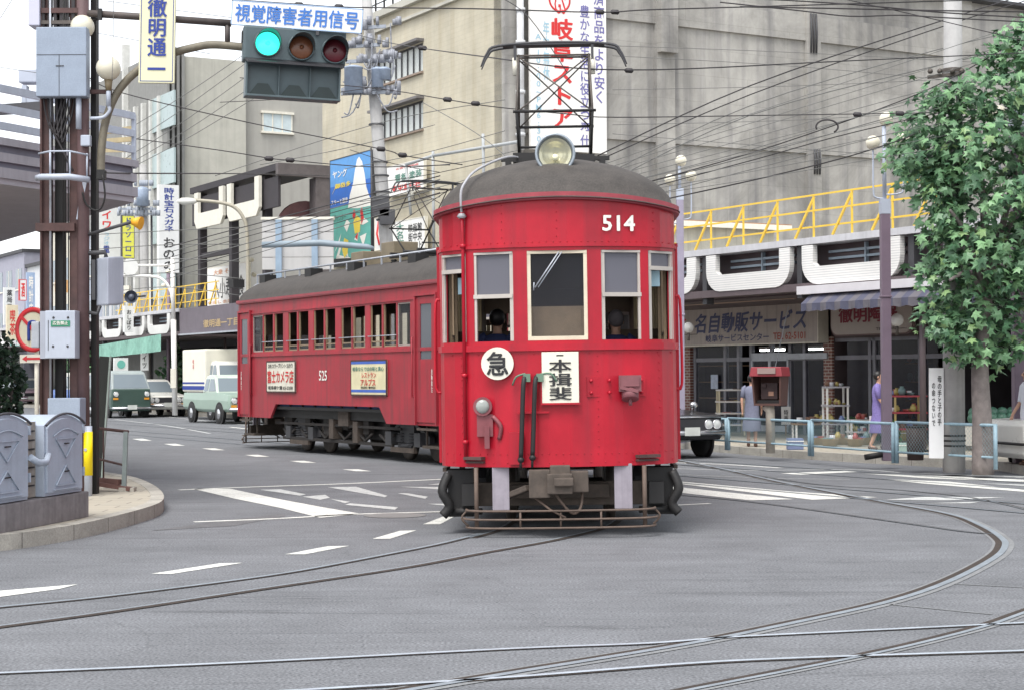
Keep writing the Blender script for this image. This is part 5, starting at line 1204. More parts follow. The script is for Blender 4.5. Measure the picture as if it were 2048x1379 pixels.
m = MB(); m.box((b2_, yC + .12, zp + .01), (a1_, yC + .5, zt1 - .06)); 
t = thing('cable_case', 'narrow rusty link case between the two grey cabinets', 'case', ((b2_ + a1_)/2, yC + .12, zp), 'C'); m.build('case', M('link_tan', (.30, .27, .24), .7, var=.25, scale=10, streak=.4), t)
m = MB(); m.tube([(b2_ - .02, yC - .01, zp + .42), (b2_ + .1, yC - .04, zp + .36), (a1_ - .1, yC - .04, zp + .36), (a1_ + .02, yC - .01, zp + .42)], .035, 8); m.build('clasp', CAB, t)
m = MB()
for i in range(7): m.box((b2_ + .05, yC + .105, zp + .12 + i*.09), (a1_ - .05, yC + .12, zp + .135 + i*.09))
m.build('slot', BLACK, t)
Yp = 22.0
# ---- twin steel pole
sx_ = lambda px, Y=Yp, py=600: PY(px, py, Y).x
sz_ = lambda py, Y=Yp, px=130: PY(px, py, Y).z
t = thing('utility_pole', 'tall rusty brown built-up steel pole of several uprights at the corner', 'pole', (sx_(130), Yp, .14), 'W')
TOPZ = 8.2
for k, (px0, px1, y0, dep, c_) in enumerate(((80, 102, 0, .10, RUST), (105, 124, .12, .1, BLACK), (140, 160, -.02, .12, RUST))):
    m = MB(); m.box((sx_(px0), Yp + y0, .14), (sx_(px1), Yp + y0 + dep, TOPZ)); m.build('upright', c_, t)
m = MB(); m.cyl((sx_(167), Yp, .14), (sx_(166), Yp, TOPZ), .075, 14); m.build('upright', M('mauve_rust', (.115, .068, .07), .7, var=.3, scale=4, streak=.4), t)
m = MB(); m.box((sx_(176), Yp + .15, .14), (sx_(187), Yp + .3, TOPZ)); m.build('upright', BLACK, t)
for px, r in ((103, .022), (133, .012), (139, .01), (129, .014)):
    m = MB(); m.cyl((sx_(px), Yp - .05, 1.2), (sx_(px), Yp - .05, TOPZ), r*.7, 6); m.build('conduit', STEEL if px == 103 else BLACK, t)
m = MB(); m.cyl((sx_(84), Yp - .03, .2), (sx_(84), Yp - .03, TOPZ), .018, 6); m.build('conduit', RUST, t)
m = MB(); m.box((sx_(74), Yp - .08, sz_(463)), (sx_(152), Yp + .25, sz_(447))); m.build('clamp', RUST, t)
m = MB(); m.box((sx_(84), Yp - .06, sz_(28)), (sx_(170), Yp + .2, sz_(18))); m.build('clamp', RUST, t)
m = MB(); m.box((sx_(78), Yp - .06, sz_(50)), (sx_(150), Yp + .02, sz_(43)));  m.build('clamp', IRON, t)
m = MB()
for i in range(6): m.bar((sx_(88 + i*12), Yp - .02, sz_(60)), (sx_(88 + i*11 + (i % 2)*8), Yp - .05, TOPZ), .04)
for q in range(5): m.tube(smooth_line([(sx_(90 + q*9), Yp - .08, sz_(190)), (sx_(96 + q*8), Yp - .1, sz_(230 + 12*q)), (sx_(108 + q*6), Yp - .1, sz_(262 + 5*q)), (sx_(120 + q*7), Yp - .09, sz_(230)), (sx_(130 + q*6), Yp - .08, sz_(190))], 4), .012, 5)
m.tube(smooth_line([(sx_(110), Yp - .09, sz_(265)), (sx_(128), Yp - .09, sz_(300)), (sx_(150), Yp - .09, sz_(345))], 4), .016, 5); m.build('cable_loop', WIRE, t)
m = MB(); zr = sz_(358); m.tube([(sx_(80), Yp - .12, zr), (sx_(95), Yp - .3, zr - .01), (sx_(150), Yp - .32, zr - .01), (sx_(183), Yp - .15, zr - .03)], .04, 8)
for px in (113, 152, 180): m.cyl((sx_(px), Yp - .3 if px != 180 else Yp - .15, zr), (sx_(px), Yp - .3 if px != 180 else Yp - .15, zr + .3), .012, 6)
m.tube([(sx_(84), Yp - .15, zr + .3), (sx_(113), Yp - .3, zr + .31), (sx_(152), Yp - .3, zr + .31), (sx_(182), Yp - .15, zr + .28)], .012, 6)
m.bar((sx_(172), Yp - .05, zr - .05), (sx_(158), Yp - .02, sz_(440)), .05); m.build('service_platform', LGREY, t)
def crate(name, label, px0, px1, py0, py1, Y, dep, mat, cat='box', parts=None, bev=.012):
    t = thing(name, label, cat, ((sx_(px0, Y) + sx_(px1, Y))/2, Y, sz_(py1, Y, (px0 + px1)/2)), 'W')
    m = MB(); c = (px0 + px1)/2; m.box((sx_(px0, Y), Y, sz_(py1, Y, c)), (sx_(px1, Y), Y + dep, sz_(py0, Y, c))); m.build('case', mat, t, bevel=bev); return t
t = crate('control_box', 'large blue-grey control box strapped high on the rusty pole', 72, 173, 54, 193, Yp - .25, .2, BGREY)
Y = Yp - .25; m = MB(); zz_ = sz_(110, Y)
m.box((sx_(73, Y), Y - .004, zz_), (sx_(173, Y), Y, zz_ + .006)); m.box((sx_(118, Y), Y - .004, sz_(192, Y)), (sx_(119, Y), Y, zz_)); m.box((sx_(112, Y), Y - .006, sz_(133, Y)), (sx_(128, Y), Y, sz_(131, Y))); m.build('seam', DKGREY, t)
t = crate('control_box', 'pale narrow box at the pole top, cut by the photo edge', 56, 79, -60, 51, Yp - .1, .3, M('pale_violet', (.52, .52, .62), .5, var=.06))
t = crate('control_box', 'light grey lower control box with green plate on the rusty pole', 90, 150, 621, 716, Yp - .3, .25, LGREY)
Y = Yp - .3
m = MB(); m.box((sx_(79, Y), Y + .02, sz_(716, Y)), (sx_(90, Y), Y + .25, sz_(622, Y))); m.build('side_panel', M('box_side', (.33, .35, .41), .5, var=.1), t)
m = MB(); m.box((sx_(102, Y), Y - .008, sz_(653, Y)), (sx_(140, Y), Y, sz_(641, Y))); gp = m.build('plate', M('plate_green', (.03, .22, .12), .5), t)
text('lettering', '広告禁止', TWHT, gp, ((sx_(102, Y) + sx_(140, Y))/2, Y - .009, sz_(646, Y)), .19, .045, bold=.03)
m = MB()
for px, py in ((107, 635), (136, 635), (106, 692), (135, 692)): m.ball((sx_(px, Y), Y, sz_(py, Y)), .016, 8)
m.box((sx_(96, Y), Y - .006, sz_(700, Y)), (sx_(97, Y), Y, sz_(640, Y))); m.each('bolt', DKGREY, t)
t = crate('control_box', 'small grey plate box beside the red no-turn sign', 62, 78, 643, 695, Yp - .2, .15, STEEL)
t = crate('notice_case', 'blue-grey weathered box standing low behind the cabinets', 95, 160, 795, 850, Yp - .4, .3, BGREY)
t = crate('junction_box', 'small white junction box under the pipe on the pole', 161, 180, 270, 292, Yp - .15, .1, LGREY)
m = MB(); m.cyl((sx_(163.5), Yp - .15, sz_(262)), (sx_(163.5), Yp - .15, sz_(197)), .035, 10); m.build('cable_pipe', LGREY, label='short pale grey cable pipe below the big blue-grey box', cat='pipe')
# pedestrian signal seen from the side
t = thing('pedestrian_signal', 'grey pedestrian signal box seen from behind right of the pole', 'signal', (sx_(215), Yp, sz_(612)), 'W')
m = MB(); m.prism([(sx_(190), Yp + .05, sz_(612)), (sx_(222), Yp - .18, sz_(612)), (sx_(246), Yp + .05, sz_(608)), (sx_(228), Yp + .22, sz_(610))], (0, 0, .6)); m.build('case', M('signal_back', (.36, .39, .46), .55, var=.1, streak=.2), t, bevel=.02)
m = MB(); m.box((sx_(184), Yp - .02, sz_(600)), (sx_(191), Yp + .1, sz_(520))); m.tube([(sx_(176), Yp, sz_(507)), (sx_(210), Yp, sz_(505)), (sx_(212), Yp, sz_(515))], .03, 8); m.tube([(sx_(176), Yp, sz_(625)), (sx_(195), Yp, sz_(628)), (sx_(200), Yp, sz_(612))], .025, 8); m.build('bracket', DKGREY, t)
# siren horn, globes
t = thing('siren_horn', 'orange siren horn at the end of a grey bar', 'siren', (sx_(180), Yp, sz_(470)), 'W')
m = MB(); m.cyl((sx_(176), Yp, sz_(470)), (sx_(275), Yp - .3, sz_(449)), .022, 8); m.build('bar', DKGREY, t)
m = MB(); e_ = Vector((sx_(274), Yp - .3, sz_(449))); m.tube([e_, e_ + Vector((.03, 0, 0)), e_ + Vector((.12, -.02, -.02))], [.04, .05, .085], 14); m.build('horn', M('horn_orange', (.75, .36, .02), .5, var=.15), t)
def globe_lamp(label, px, py, Y, r, drop, arm=None):
    c = PY(px, py, Y); t = thing('globe_lamp', label, 'lamp', (c.x, c.y, c.z - r - drop), 'W')
    m = MB(); m.ball(c, r, 20); m.build('globe', GLOBE, t)
    m = MB(); m.tube([c + Vector((0, 0, -r*.9)), c + Vector((0, 0, -r - drop*.4))], [r*.35, r*.22], 10); m.build('collar', M('collar_bronze', (.22, .17, .10), .5), t)
    m = MB(); m.cyl(c + Vector((0, 0, -r - drop*.3)), c + Vector((0, 0, -r - drop)), .03, 8)
    if arm: m.tube(smooth_line([Vector(c) + Vector((0, 0, -r - drop))] + [Vector(a) for a in arm], 4), .022, 8)
    m.build('stem', LGREY, t)
globe_lamp('cream globe lamp on a bent pipe right of the blue-grey box', 217, 137, Yp - .1, .155, .32, [PY(219, 222, Yp - .1), PY(206, 235, Yp - .1), PY(180, 237, Yp - .1)])
globe_lamp('cream globe lamp half hidden behind the blue-grey box', 165, 54, Yp - .02, .15, .2, [PY(168, 110, Yp)])
m = MB(); m.bar(PY(176, 184, Yp), PY(220, 184, Yp), .05); m.bar(PY(220, 165, Yp), PY(221, 205, Yp), .035); m.build('lamp_bracket', RUST, label='short rusty bracket arm bracing the globe lamp pipe', cat='bracket')
# ---- signal arm, signs and signal head
t = thing('curved_gantry', 'curved rusty pipe gantry reaching from the pole to the traffic signal', 'gantry', PY(203, 350, Yp), 'W')
m = MB(); m.tube(smooth_line([PY(*q, Yp) for q in ((202, 352), (203, 300), (212, 240), (235, 185), (275, 142), (330, 112), (390, 95), (430, 90), (500, 96))], 5), .05, 10); m.build('curved_pipe', M('pipe_ochre', (.17, .15, .11), .6, var=.3, scale=6), t)
m = MB(); m.tube([PY(128, 24, Yp), PY(280, 34, Yp), PY(462, 47, Yp)], .045, 10); m.tube([PY(455, 45, Yp), PY(455, 92, Yp)], .035, 8); m.build('upper_pipe', M('pipe_brown', (.075, .06, .055), .6, var=.3, scale=6), t)
m = MB(); m.bar(PY(200, 18, Yp - .05), PY(200, 40, Yp - .05), .05); m.tube([PY(197, 38, Yp), PY(150, 52, Yp)], .015, 6); m.box(tuple(PY(193, 358, Yp - .06)), tuple(PY(213, 342, Yp + .08))); m.tube(smooth_line([PY(205, 350, Yp - .08), PY(210, 390, Yp - .08), PY(203, 415, Yp - .08), PY(190, 421, Yp - .08), PY(172, 408, Yp - .08), PY(165, 385, Yp - .08)], 4), .012, 6); m.each('fitting', BLACK, t)
Ys = Yp - .15
def tilted(name, label, cat, px, py, Y, roll):
    t = thing(name, label, cat, (0, 0, 0), 'W'); ORG[t.name] = Vector((0, 0, 0)); t.location = PY(px, py, Y); t.rotation_euler = (0, roll, 0); return t
K = Ys/FPX                                    # metres per photo pixel at the signal's distance
t = tilted('street_sign', 'tall cream street name sign with blue characters hanging from the pipe', 'sign', 314, 75, Ys, R(1.0))
m = MB(); w_, h_ = 36*K, 92*K; m.box((-w_, 0, -h_), (w_, .05, h_)); p = m.build('panel', M('sign_pale_yellow', (.66, .64, .44), .5, var=.05), t, bevel=.006)
m = MB(); b_ = .012
for x0, x1, z0, z1 in ((-w_ + .02, w_ - .02, -h_ + .02, -h_ + .028), (-w_ + .02, -w_ + .028, -h_ + .02, h_ - .02), (w_ - .028, w_ - .02, -h_ + .02, h_ - .02)): m.box((x0, -.003, z0), (x1, 0, z1))
m.build('border', TINK, p)
text('lettering', ['徹', '明', '通'], TINK, p, (0, -.005, 20*K), 38*K, 116*K, bold=.03, vertical=True); m = MB(); m.box((-18*K, -.006, -66*K), (18*K, -.004, -61*K)); m.build('lettering', TINK, p)
t = tilted('signal_sign', 'white board with blue lettering above the traffic signal', 'sign', 594, 34, Ys, R(4.3))
m = MB(); w_, h_ = 132*K, 25*K; m.box((-w_, 0, -h_), (w_, .03, h_)); p = m.build('panel', M('sign_white', (.76, .77, .80), .45, var=.03), t, bevel=.004)
m = MB()
for x0, x1, z0, z1 in ((-w_, w_, -h_, -h_ + .012), (-w_, w_, h_ - .012, h_), (-w_, -w_ + .012, -h_, h_), (w_ - .012, w_, -h_, h_)): m.box((x0, -.003, z0), (x1, 0, z1))
m.build('border', M('border_blue', (.30, .42, .60), .5), p)
text('lettering', '視覚障害者用信号', M('sign_blue', (.04, .16, .50), .5), p, (0, -.004, 0), 248*K, 36*K, bold=.025)
m = MB()
for px in (-105, -80, 40): m.box((px*K, .0, -34*K), (px*K + .04, .03, -h_))
m.each('strap', DKGREY, t)
t = tilted('traffic_signal', 'dark green traffic signal with lit green lamp and louvred lower box', 'signal', 590, 128, Ys, R(3.2)); t.rotation_euler = (0, R(1.9), R(13)); t.scale = (1.02, 1, 1)
m = MB(); m.box((-102*K, 0, 2*K), (100*K, .28, 72*K)); m.build('housing', SIGGREEN, t, bevel=.03)
m = MB(); m.box((-96*K, .02, -69*K), (90*K, .26, 2*K)); m.box((-96*K, -.06, -69*K), (-92*K, .02, -6*K)); m.box((86*K, -.06, -69*K), (90*K, .02, -6*K)); m.box((-32*K, -.05, -69*K), (-30*K, .02, -6*K)); m.box((29*K, -.05, -69*K), (31*K, .02, -6*K)); m.box((-96*K, -.1, -72*K), (90*K, .02, -68*K)); lo = m.build('lower_housing', SIGGREEN, t, bevel=.004)
m = MB(); m.prism([(-98*K, .0, 6*K), (-94*K, -.18, -4*K), (94*K, -.18, -4*K), (98*K, .0, 6*K)], (0, 0, -.02)); m.build('hood', M('hood_dark', (.03, .03, .035), .6), t)
m = MB()
for cx in (-62, -1, 58): m.prism([((cx - 26)*K, .018, -66*K), ((cx - 10)*K, .0, -44*K), ((cx + 10)*K, .0, -44*K), ((cx + 26)*K, .018, -66*K)], (0, -.02, 0))
m.each('louvre', M('louvre_dark', (.035, .05, .05), .6), lo)
for i, (cx, cz) in enumerate(((-55, 36), (11, 33), (77, 31))):
    c = Vector((cx*K - (0 if i else 0), -.0, cz*K)); r = 23.5*K
    m = MB(); m.lathe([(r*1.14, .0), (r*1.14, -.04), (r*1.02, -.045), (r*1.02, 0)], c, 24, 'y'); bz_ = m.build('bezel', SIGGREEN, t)
    em = (M('lamp_green_lit', (.04, .86, .60), .3, emit=.85), M('lamp_amber_off', (.20, .075, .035), .3, var=.3), M('lamp_red_off', (.11, .012, .02), .3, var=.3))[i]
    m = MB(); m.ball(c + Vector((0, -.02, 0)), r, 24, (1, .25, 1)); m.lathe([(r*.16, -.056), (r*.2, -.062), (.0, -.068)], c, 12, 'y'); m.build('lens', em, t)
    m = MB(); k = 14; vs_ = []
    for j in range(k + 1):
        a = R(-20) + R(220)*j/k; ln = .05 + .27*max(0, math.sin(a))**.7
        for rr_, dy in ((r*1.1, -.02), (r*1.1, -.02 - ln), (r*1.06, -.02 - ln), (r*1.06, -.02)): vs_.append(c + Vector((rr_*math.cos(a), dy, rr_*math.sin(a) + (.0 if dy > -.03 else -.02))))
    m.add(vs_, [(j*4 + q, j*4 + (q + 1) % 4, j*4 + 4 + (q + 1) % 4, j*4 + 4 + q) for j in range(k) for q in range(4)]); m.build('visor', SIGGREEN, t)
m = MB(); m.box((-104*K, .1, 40*K), (-96*K, .2, 62*K)); m.cyl((100*K, .14, 20*K), (105*K, .14, 20*K), .03, 8); m.build('bracket', BLACK, t)
# ---- no-turn sign
Y = 23.4; c = PY(66, 659, Y); t = thing('road_sign', 'red-ringed no right turn sign seen obliquely behind the grey box', 'sign', (c.x, Y, .14), 'W', turn=0)
t.rotation_euler = (0, 0, R(-25)); 
ORG[t.name] = Vector((0, 0, 0)); t.location = (c.x, Y, 0)
m = MB(); m.cyl((0, 0, c.z), (0, .015, c.z), .30, 32); m.build('disc', M('sign_cream2', (.64, .60, .46), .5), t)
m = MB(); m.lathe([(.30, -.004), (.30, -.008), (.235, -.008), (.235, -.004)], (0, 0, c.z), 32, 'y'); m.bar((-.19, -.009, c.z + .17), (.19, -.009, c.z - .17), .045, .004, up=(0, 1, 0)); m.build('red_ring', M('sign_red', (.55, .03, .04), .5), t)
m = MB(); m.tube(smooth_line([(-.06, -.012, c.z - .15), (-.06, -.012, c.z + .05), (-.03, -.012, c.z + .1), (.03, -.012, c.z + .1), (.08, -.012, c.z + .06)], 4), .022, 6); m.build('arrow', TINK, t)
m = MB(); m.cyl((.02, .05, .14), (.02, .05, c.z + .3), .03, 10); m.build('post', OFFWHITE, t)
m = MB(); m.box((-.22, -.004, c.z - .44), (.22, .01, c.z - .33)); m.build('plate', OFFWHITE, t)
m = MB(); z = c.z - .385; m.prism([(-.18, -.006, z), (-.1, -.006, z + .04), (-.1, -.006, z + .015), (.18, -.006, z + .015), (.18, -.006, z - .015), (-.1, -.006, z - .015), (-.1, -.006, z - .04)], (0, -.003, 0)); m.build('red_arrow', MATS['sign_red'], t)
# ---- yellow guard, dark leaning board post, corner railing
Y = 21.7; a, b = PY(166, 950, Y), PY(182, 856, Y); t = thing('pole_guard', 'yellow reflective sleeve on a stub post beside the railing', 'post', ((a.x + b.x)/2, Y, .14), 'W')
m = MB(); cx = (a.x + b.x)/2; m.cyl((cx, Y + .06, .14), (cx, Y + .06, b.z + .03), .05, 12); m.build('post', LGREY, t)
m = MB(); m.cyl((cx, Y + .06, a.z), (cx, Y + .06, b.z - .04), .056, 16); m.build('sleeve', M('sleeve_yellow', (.85, .66, .0), .45, var=.08), t)
m = MB(); m.cyl((cx - .02, Y + .003, a.z + .32), (cx - .02, Y - .004, a.z + .32), .02, 10); m.build('rivet', STEEL, t)
Y = 24.2; p0, p1 = PY(192, 975, Y), PY(210, 712, Y); p0.z = .14
t = thing('banner_post', 'tall dark green plank post leaning behind the corner railing', 'post', p0, 'W')
m = MB(); m.bar(p0, p1, .14, .06); m.build('plank', M('plank_black', (.02, .022, .02), .7), t); m = MB(); m.bar(p0 + Vector((.08, -.01, 0)), p1 + Vector((.08, -.01, 0)), .02, .07); m.build('edge_strip', M('edge_green', (.30, .36, .33), .6), t)
Y = 22.6; t = thing('corner_railing', 'rusty brown pipe railing with one thick grey-green post at the corner', 'railing', PY(220, 965, Y), 'W')
q_ = lambda px, py, dy=0: PY(px, py, Y + dy)
m = MB(); m.bar(q_(248, 974), q_(252, 862), .055); m.build('post', M('post_grey_green', (.20, .24, .24), .6, var=.2), t)
for a, b, r in (((182, 854), (256, 862), .02), ((186, 914), (248, 929), .015)):
    m = MB(); m.cyl(q_(*a, .6), q_(*b), r, 8); m.build('rail', RUST, t)
for px in (188, 207):
    m = MB(); m.cyl(q_(px, 856, .5), q_(px, 962, .5), .012, 6); m.build('bar', RUST, t)
m = MB(); m.bar(q_(178, 958, .3), q_(240, 963), .07, .07); m.bar(q_(180, 964, .1), q_(262, 977, -.05), .09, .05); m.build('foot_beam', M('foot_brown', (.14, .07, .06), .8, var=.3), t)
m = MB(); m.box((q_(240, 980).x, Y - .08, .14), (q_(270, 980).x, Y + .1, .2)); m.build('foot_block', KERB, t)
# hedge shrub at the left edge is built with the planting
# ================================================================ right hand pavement
MESHW = M('mesh_wire', (.22, .33, .36), .6, var=.2)
feet = [G(*q, .15) for q in ((1340, 890), (1455, 899), (1622, 911), (1790, 925), (1996, 938))]
for i in range(4):
    a, b = feet[i], feet[i + 1]; gap = (b - a).normalized()*.05; a = a + gap; b = b - gap; hgt = (.60, .62, .645, .67)[i]; Z = Vector((0, 0, 1))
    t = thing('guard_railing', ('pale blue guard railing panel next to the black car', 'pale blue mesh guard railing in front of the payphone', 'pale blue mesh guard railing ending at the purple lamp post', 'pale blue guard railing in front of the pole and the tree trunk')[i], 'railing', (a + b)/2, 'W', 'guard railing panels along the kerb')
    for e in (a, b):
        m = MB(); m.cyl(e, e + Z*(hgt + .02), .032, 10); m.build('post', RAILP, t)
    m = MB(); m.cyl(a + Z*hgt, b + Z*hgt, .024, 8); m.build('top_rail', RAILP, t)
    m = MB(); m.cyl(a + Z*.18, b + Z*.18, .018, 8); m.build('lower_rail', RAILP, t)
    if i < 4:
        m = MB(); L_ = (b - a).length; d_ = (b - a).normalized(); k = int(L_/.07); hh = hgt - .18
        for j in range(-5, k):
            for sgn in (1, -1):
                u0, u1 = j*.07, j*.07 + hh; z0, z1 = (.18, hgt) if sgn > 0 else (hgt, .18)
                f0, f1 = max(0, -u0/hh), min(1, (L_ - u0)/hh)
                if f1 <= f0: continue
                p0 = a + d_*(u0 + hh*f0) + Z*(z0 + (z1 - z0)*f0); p1 = a + d_*(u0 + hh*f1) + Z*(z0 + (z1 - z0)*f1); m.tube([p0, p1], .0022, 3, False)
        m.build('wire_mesh', MESHW, t)
# lamp posts with three globes
def lamp_post(label, px, foot, zcol, ztop, globes, w=.16, mat=PURPLE):
    p = G(px, foot, .15); t = thing('street_lamp', label, 'street lamp', p, 'W', 'three-globe street lamps'); Y = p.y
    m = MB(); m.box((p.x - w/2, Y - w/2, .14), (p.x + w/2, Y + w/2, zcol)); m.box((p.x - w*.6, Y - w*.6, 2.9), (p.x + w*.6, Y + w*.6, 2.93)); m.build('column', mat, t, bevel=.01)
    m = MB(); m.box((p.x - w*.52, Y - w*.52, zcol), (p.x + w*.52, Y + w*.52, zcol + .25)); m.build('collar', LGREY, t)
    m = MB(); m.cyl((p.x, Y, zcol + .2), (p.x, Y, ztop), .035, 8)
    zs_ = []
    for gx, gy in globes[1:]:
        c = PY(gx, gy, Y); m.tube(smooth_line([(p.x, Y, c.z - .95), (p.x + (c.x - p.x)*.8, Y, c.z - .93), (c.x, Y, c.z - .8), (c.x, Y, c.z - .1)], 4), .016, 6)
    m.build('stem', LGREY, t)
    for gx, gy in globes:
        c = PY(gx, gy, Y); m = MB(); m.ball(c, .125, 18); m.build('globe', GLOBE, t)
    return t, p
lp, p = lamp_post('purple-brown street lamp with three globes left of the tree', 1774, 919, 4.32, 6.0, ((1773, 239), (1746, 286), (1806, 278)))
zc_ = PY(1774, 416, p.y).z
m = MB(); m.cyl((p.x - .38, p.y - .02, .2), (p.x, p.y, .26), .05, 8); m.build('foot_pipe', BLACK, lp)
lamp_post('purple street lamp with globes standing behind the tree leaves', 2040, 925, 5.6, 6.0, ((2043, 200), (1998, 226), (2078, 226)), .2)
lamp_post('grey-violet street lamp right behind the front tram', 1363, 884, 5.4, 6.3, ((1362, 322), (1340, 360), (1382, 352)), .15, M('post_violet', (.30, .27, .35), .5))
for lab, px, foot, gl in (('small white globe lamp beyond the rear tram roof', 498, 826, ((503, 519), (486, 551), (508, 549))), ('small globe lamp beside the white signal mast', 337, 822, ((336, 544), (327, 571), (345, 560)))):
    p = G(px, foot, .15); Y = p.y; t = thing('street_lamp', lab, 'street lamp', p, 'W', 'three-globe street lamps')
    m = MB(); m.cyl(p, (p.x, Y, PY(px, gl[0][1], Y).z), .08, 8); m.build('column', PURPLE, t)
    for g in gl: m = MB(); m.ball(PY(*g, Y), .11, 12); m.build('globe', GLOBE, t)
# bulbs hanging under the arcade edge
for px, py, lab in ((1377, 655, 'clear round bulb lamp hanging by the beige shop sign'), (1794, 640, 'clear round bulb lamp hanging beside the purple post')):
    c = PN(px, py, 23.6); t = thing('bulb_lamp', lab, 'lamp', c, 'W')
    m = MB(); m.ball(c, .13, 16); m.build('globe', glass('bulb_glass', (.8, .8, .78), .1, .55), t)
    m = MB(); m.cyl(c + Vector((0, 0, -.12)), c + Vector((0, 0, -.30)), .03, 8); m.bar(c + Vector((-.25, .1, -.16)), c + Vector((.2, 0, -.16)), .02); m.build('stem', IRON, t)
    m = MB(); m.ball(c + Vector((0, 0, 0)), .05, 10); m.build('filament_bulb', WHITE, t)
# concrete utility pole at right, white slogan board, bin
p = G(1908, 931, .15); Y = p.y; t = thing('utility_pole', 'thick grey concrete utility pole in front of the street tree', 'pole', p, 'W')
top = PY(1905, -160, Y); m = MB(); m.tube([p - Vector((0, 0, .1)), p.lerp(top, .5), top], [.175, .155, .135], 24); m.build('shaft', CONC, t)
m = MB()
for py in (142, 172): q = PY(1905, py, Y); m.lathe([(.165, -.03), (.17, 0), (.165, .03)], q, 20)
q = PY(1905, 157, Y); m.bar(q + Vector((-.42, -.1, 0)), q + Vector((.1, -.16, .05)), .05)
for dx in (-.4, -.25, -.05, .1): m.ball(q + Vector((dx, -.2, .08)), .045, 8)
m.build('insulator_bracket', IRON, t)
m = MB(); m.tube([PY(1918, 170, Y - .16), PY(1920, 300, Y - .16), PY(1919, 420, Y - .16)], .05, 8); m.build('cable_guard', BLACK, t)
m = MB()
for py in (870, 880, 890): q = PY(1908, py, Y); m.lathe([(.178, -.015), (.182, 0), (.178, .015)], q, 20)
m.each('steel_band', BLACK, t)
Yw = Y - .05; t = tilted('slogan_board', 'white board with handwritten black slogan leaning at the concrete pole', 'sign', 1873, 800, Yw, R(.5)); k = Yw/FPX
m = MB(); m.box((-14.5*k, 0, -115*k), (14.5*k, .03, 65*k)); p_ = m.build('panel', M('slogan_white', (.76, .76, .76), .5, var=.04), t)
text('lettering', list('母の手と子の手'), TBLK, p_, (6*k, -.003, 0), 8*k, 98*k, bold=.02, vertical=True)
text('lettering', list('の命つないで'), TBLK, p_, (-6*k, -.003, -8*k), 7*k, 86*k, bold=.02, vertical=True)
p = G(1831, 925, .15); Y = p.y; t = thing('waste_bin', 'dark brown street waste bin behind the guard railing', 'bin', p, 'W')
m = MB(); m.tube([p + Vector((0, 0, .05)), p + Vector((0, 0, .58))], [.13, .15], 20); m.build('bucket', M('bin_brown', (.07, .045, .04), .7, var=.25), t); m = MB(); m.lathe([(.15, .58), (.16, .59), (.15, .61), (.13, .6)], p, 20); m.build('rim', BLACK, t); m = MB(); m.bar(p + Vector((.1, 0, .2)), p + Vector((.75, .1, .2)), .04); m.cyl(p + Vector((.62, .1, 0)), p + Vector((.62, .1, .2)), .02, 6); m.build('stand', BLACK, t)
# payphone on its post
p = G(1541, 905, .15); Y = p.y; k = Y/FPX; t = thing('payphone', 'brown payphone hood with red lid on a concrete post', 'payphone', p, 'W', turn=0)
ORG[t.name] = Vector((0, 0, 0)); t.location = p; t.rotation_euler = (0, 0, R(-28))
z0, z1, z2 = PY(1541, 810, Y).z - .15, PY(1541, 752, Y).z - .15, PY(1541, 733, Y).z - .15
m = MB(); m.tube([(0, 0, 0), (0, 0, z0 - .12), (-.05, 0, z0)], [.085, .085, .12], 14); m.build('post', M('post_sand', (.42, .38, .32), .85, var=.2, scale=8), t)
ph = M('phone_brown', (.10, .052, .043), .5, var=.12)
m = MB(); w_, d_ = .29, .22; m.prism([(-w_ + .03, d_, z0), (-w_ + .03, -d_ + .06, z0), (-w_, -d_, z1), (-w_, d_, z1)], (.03, 0, 0)); m.prism([(w_ - .06, d_, z0), (w_ - .06, -d_ + .06, z0), (w_ - .03, -d_, z1), (w_ - .03, d_, z1)], (.03, 0, 0)); m.box((-w_ + .03, d_ - .02, z0), (w_ - .03, d_, z1)); m.box((-w_ + .03, -d_ + .06, z0), (w_ - .03, d_, z0 + .04)); m.build('hood', ph, t)
m = MB(); m.prism([(-w_ - .03, -d_ - .03, z1), (w_ + .03, -d_ - .03, z1), (w_, -d_ - .01, z2), (-w_, -d_ - .01, z2)], (0, 2*d_ + .05, 0)); m.build('lid', M('lid_red', (.27, .035, .045), .5, var=.15), t, bevel=.015)
m = MB(); m.box((-.15, -d_ - .05, z1 + .05), (.2, -d_ - .03, z2 - .02)); m.build('label', M('label_grey', (.30, .22, .20), .5), t)
m = MB(); m.box((-.17, -.02, z0 + .12), (.15, d_ - .03, z0 + .42)); m.box((-.15, -.06, z0 + .34), (-.06, 0, z0 + .40)); b_ = m.build('telephone', M('phone_dark', (.05, .03, .03), .4), t)
m = MB(); m.box((-.02, -.03, z0 + .18), (.08, -.02, z0 + .26)); m.build('dial', M('dial_tan', (.35, .2, .14), .5), b_)
m = MB(); m.box((-w_ + .06, -.1, z0 + .03), (w_ - .08, d_ - .03, z0 + .1)); m.build('shelf', BLACK, t)
# ================================================================ distant street furniture
def pbox(m, px0, px1, py0, py1, Y, dep): 
    a, b = PY(px0, py1, Y), PY(px1, py0, Y); m.box((a.x, Y, a.z), (b.x, Y + dep, b.z)); return m
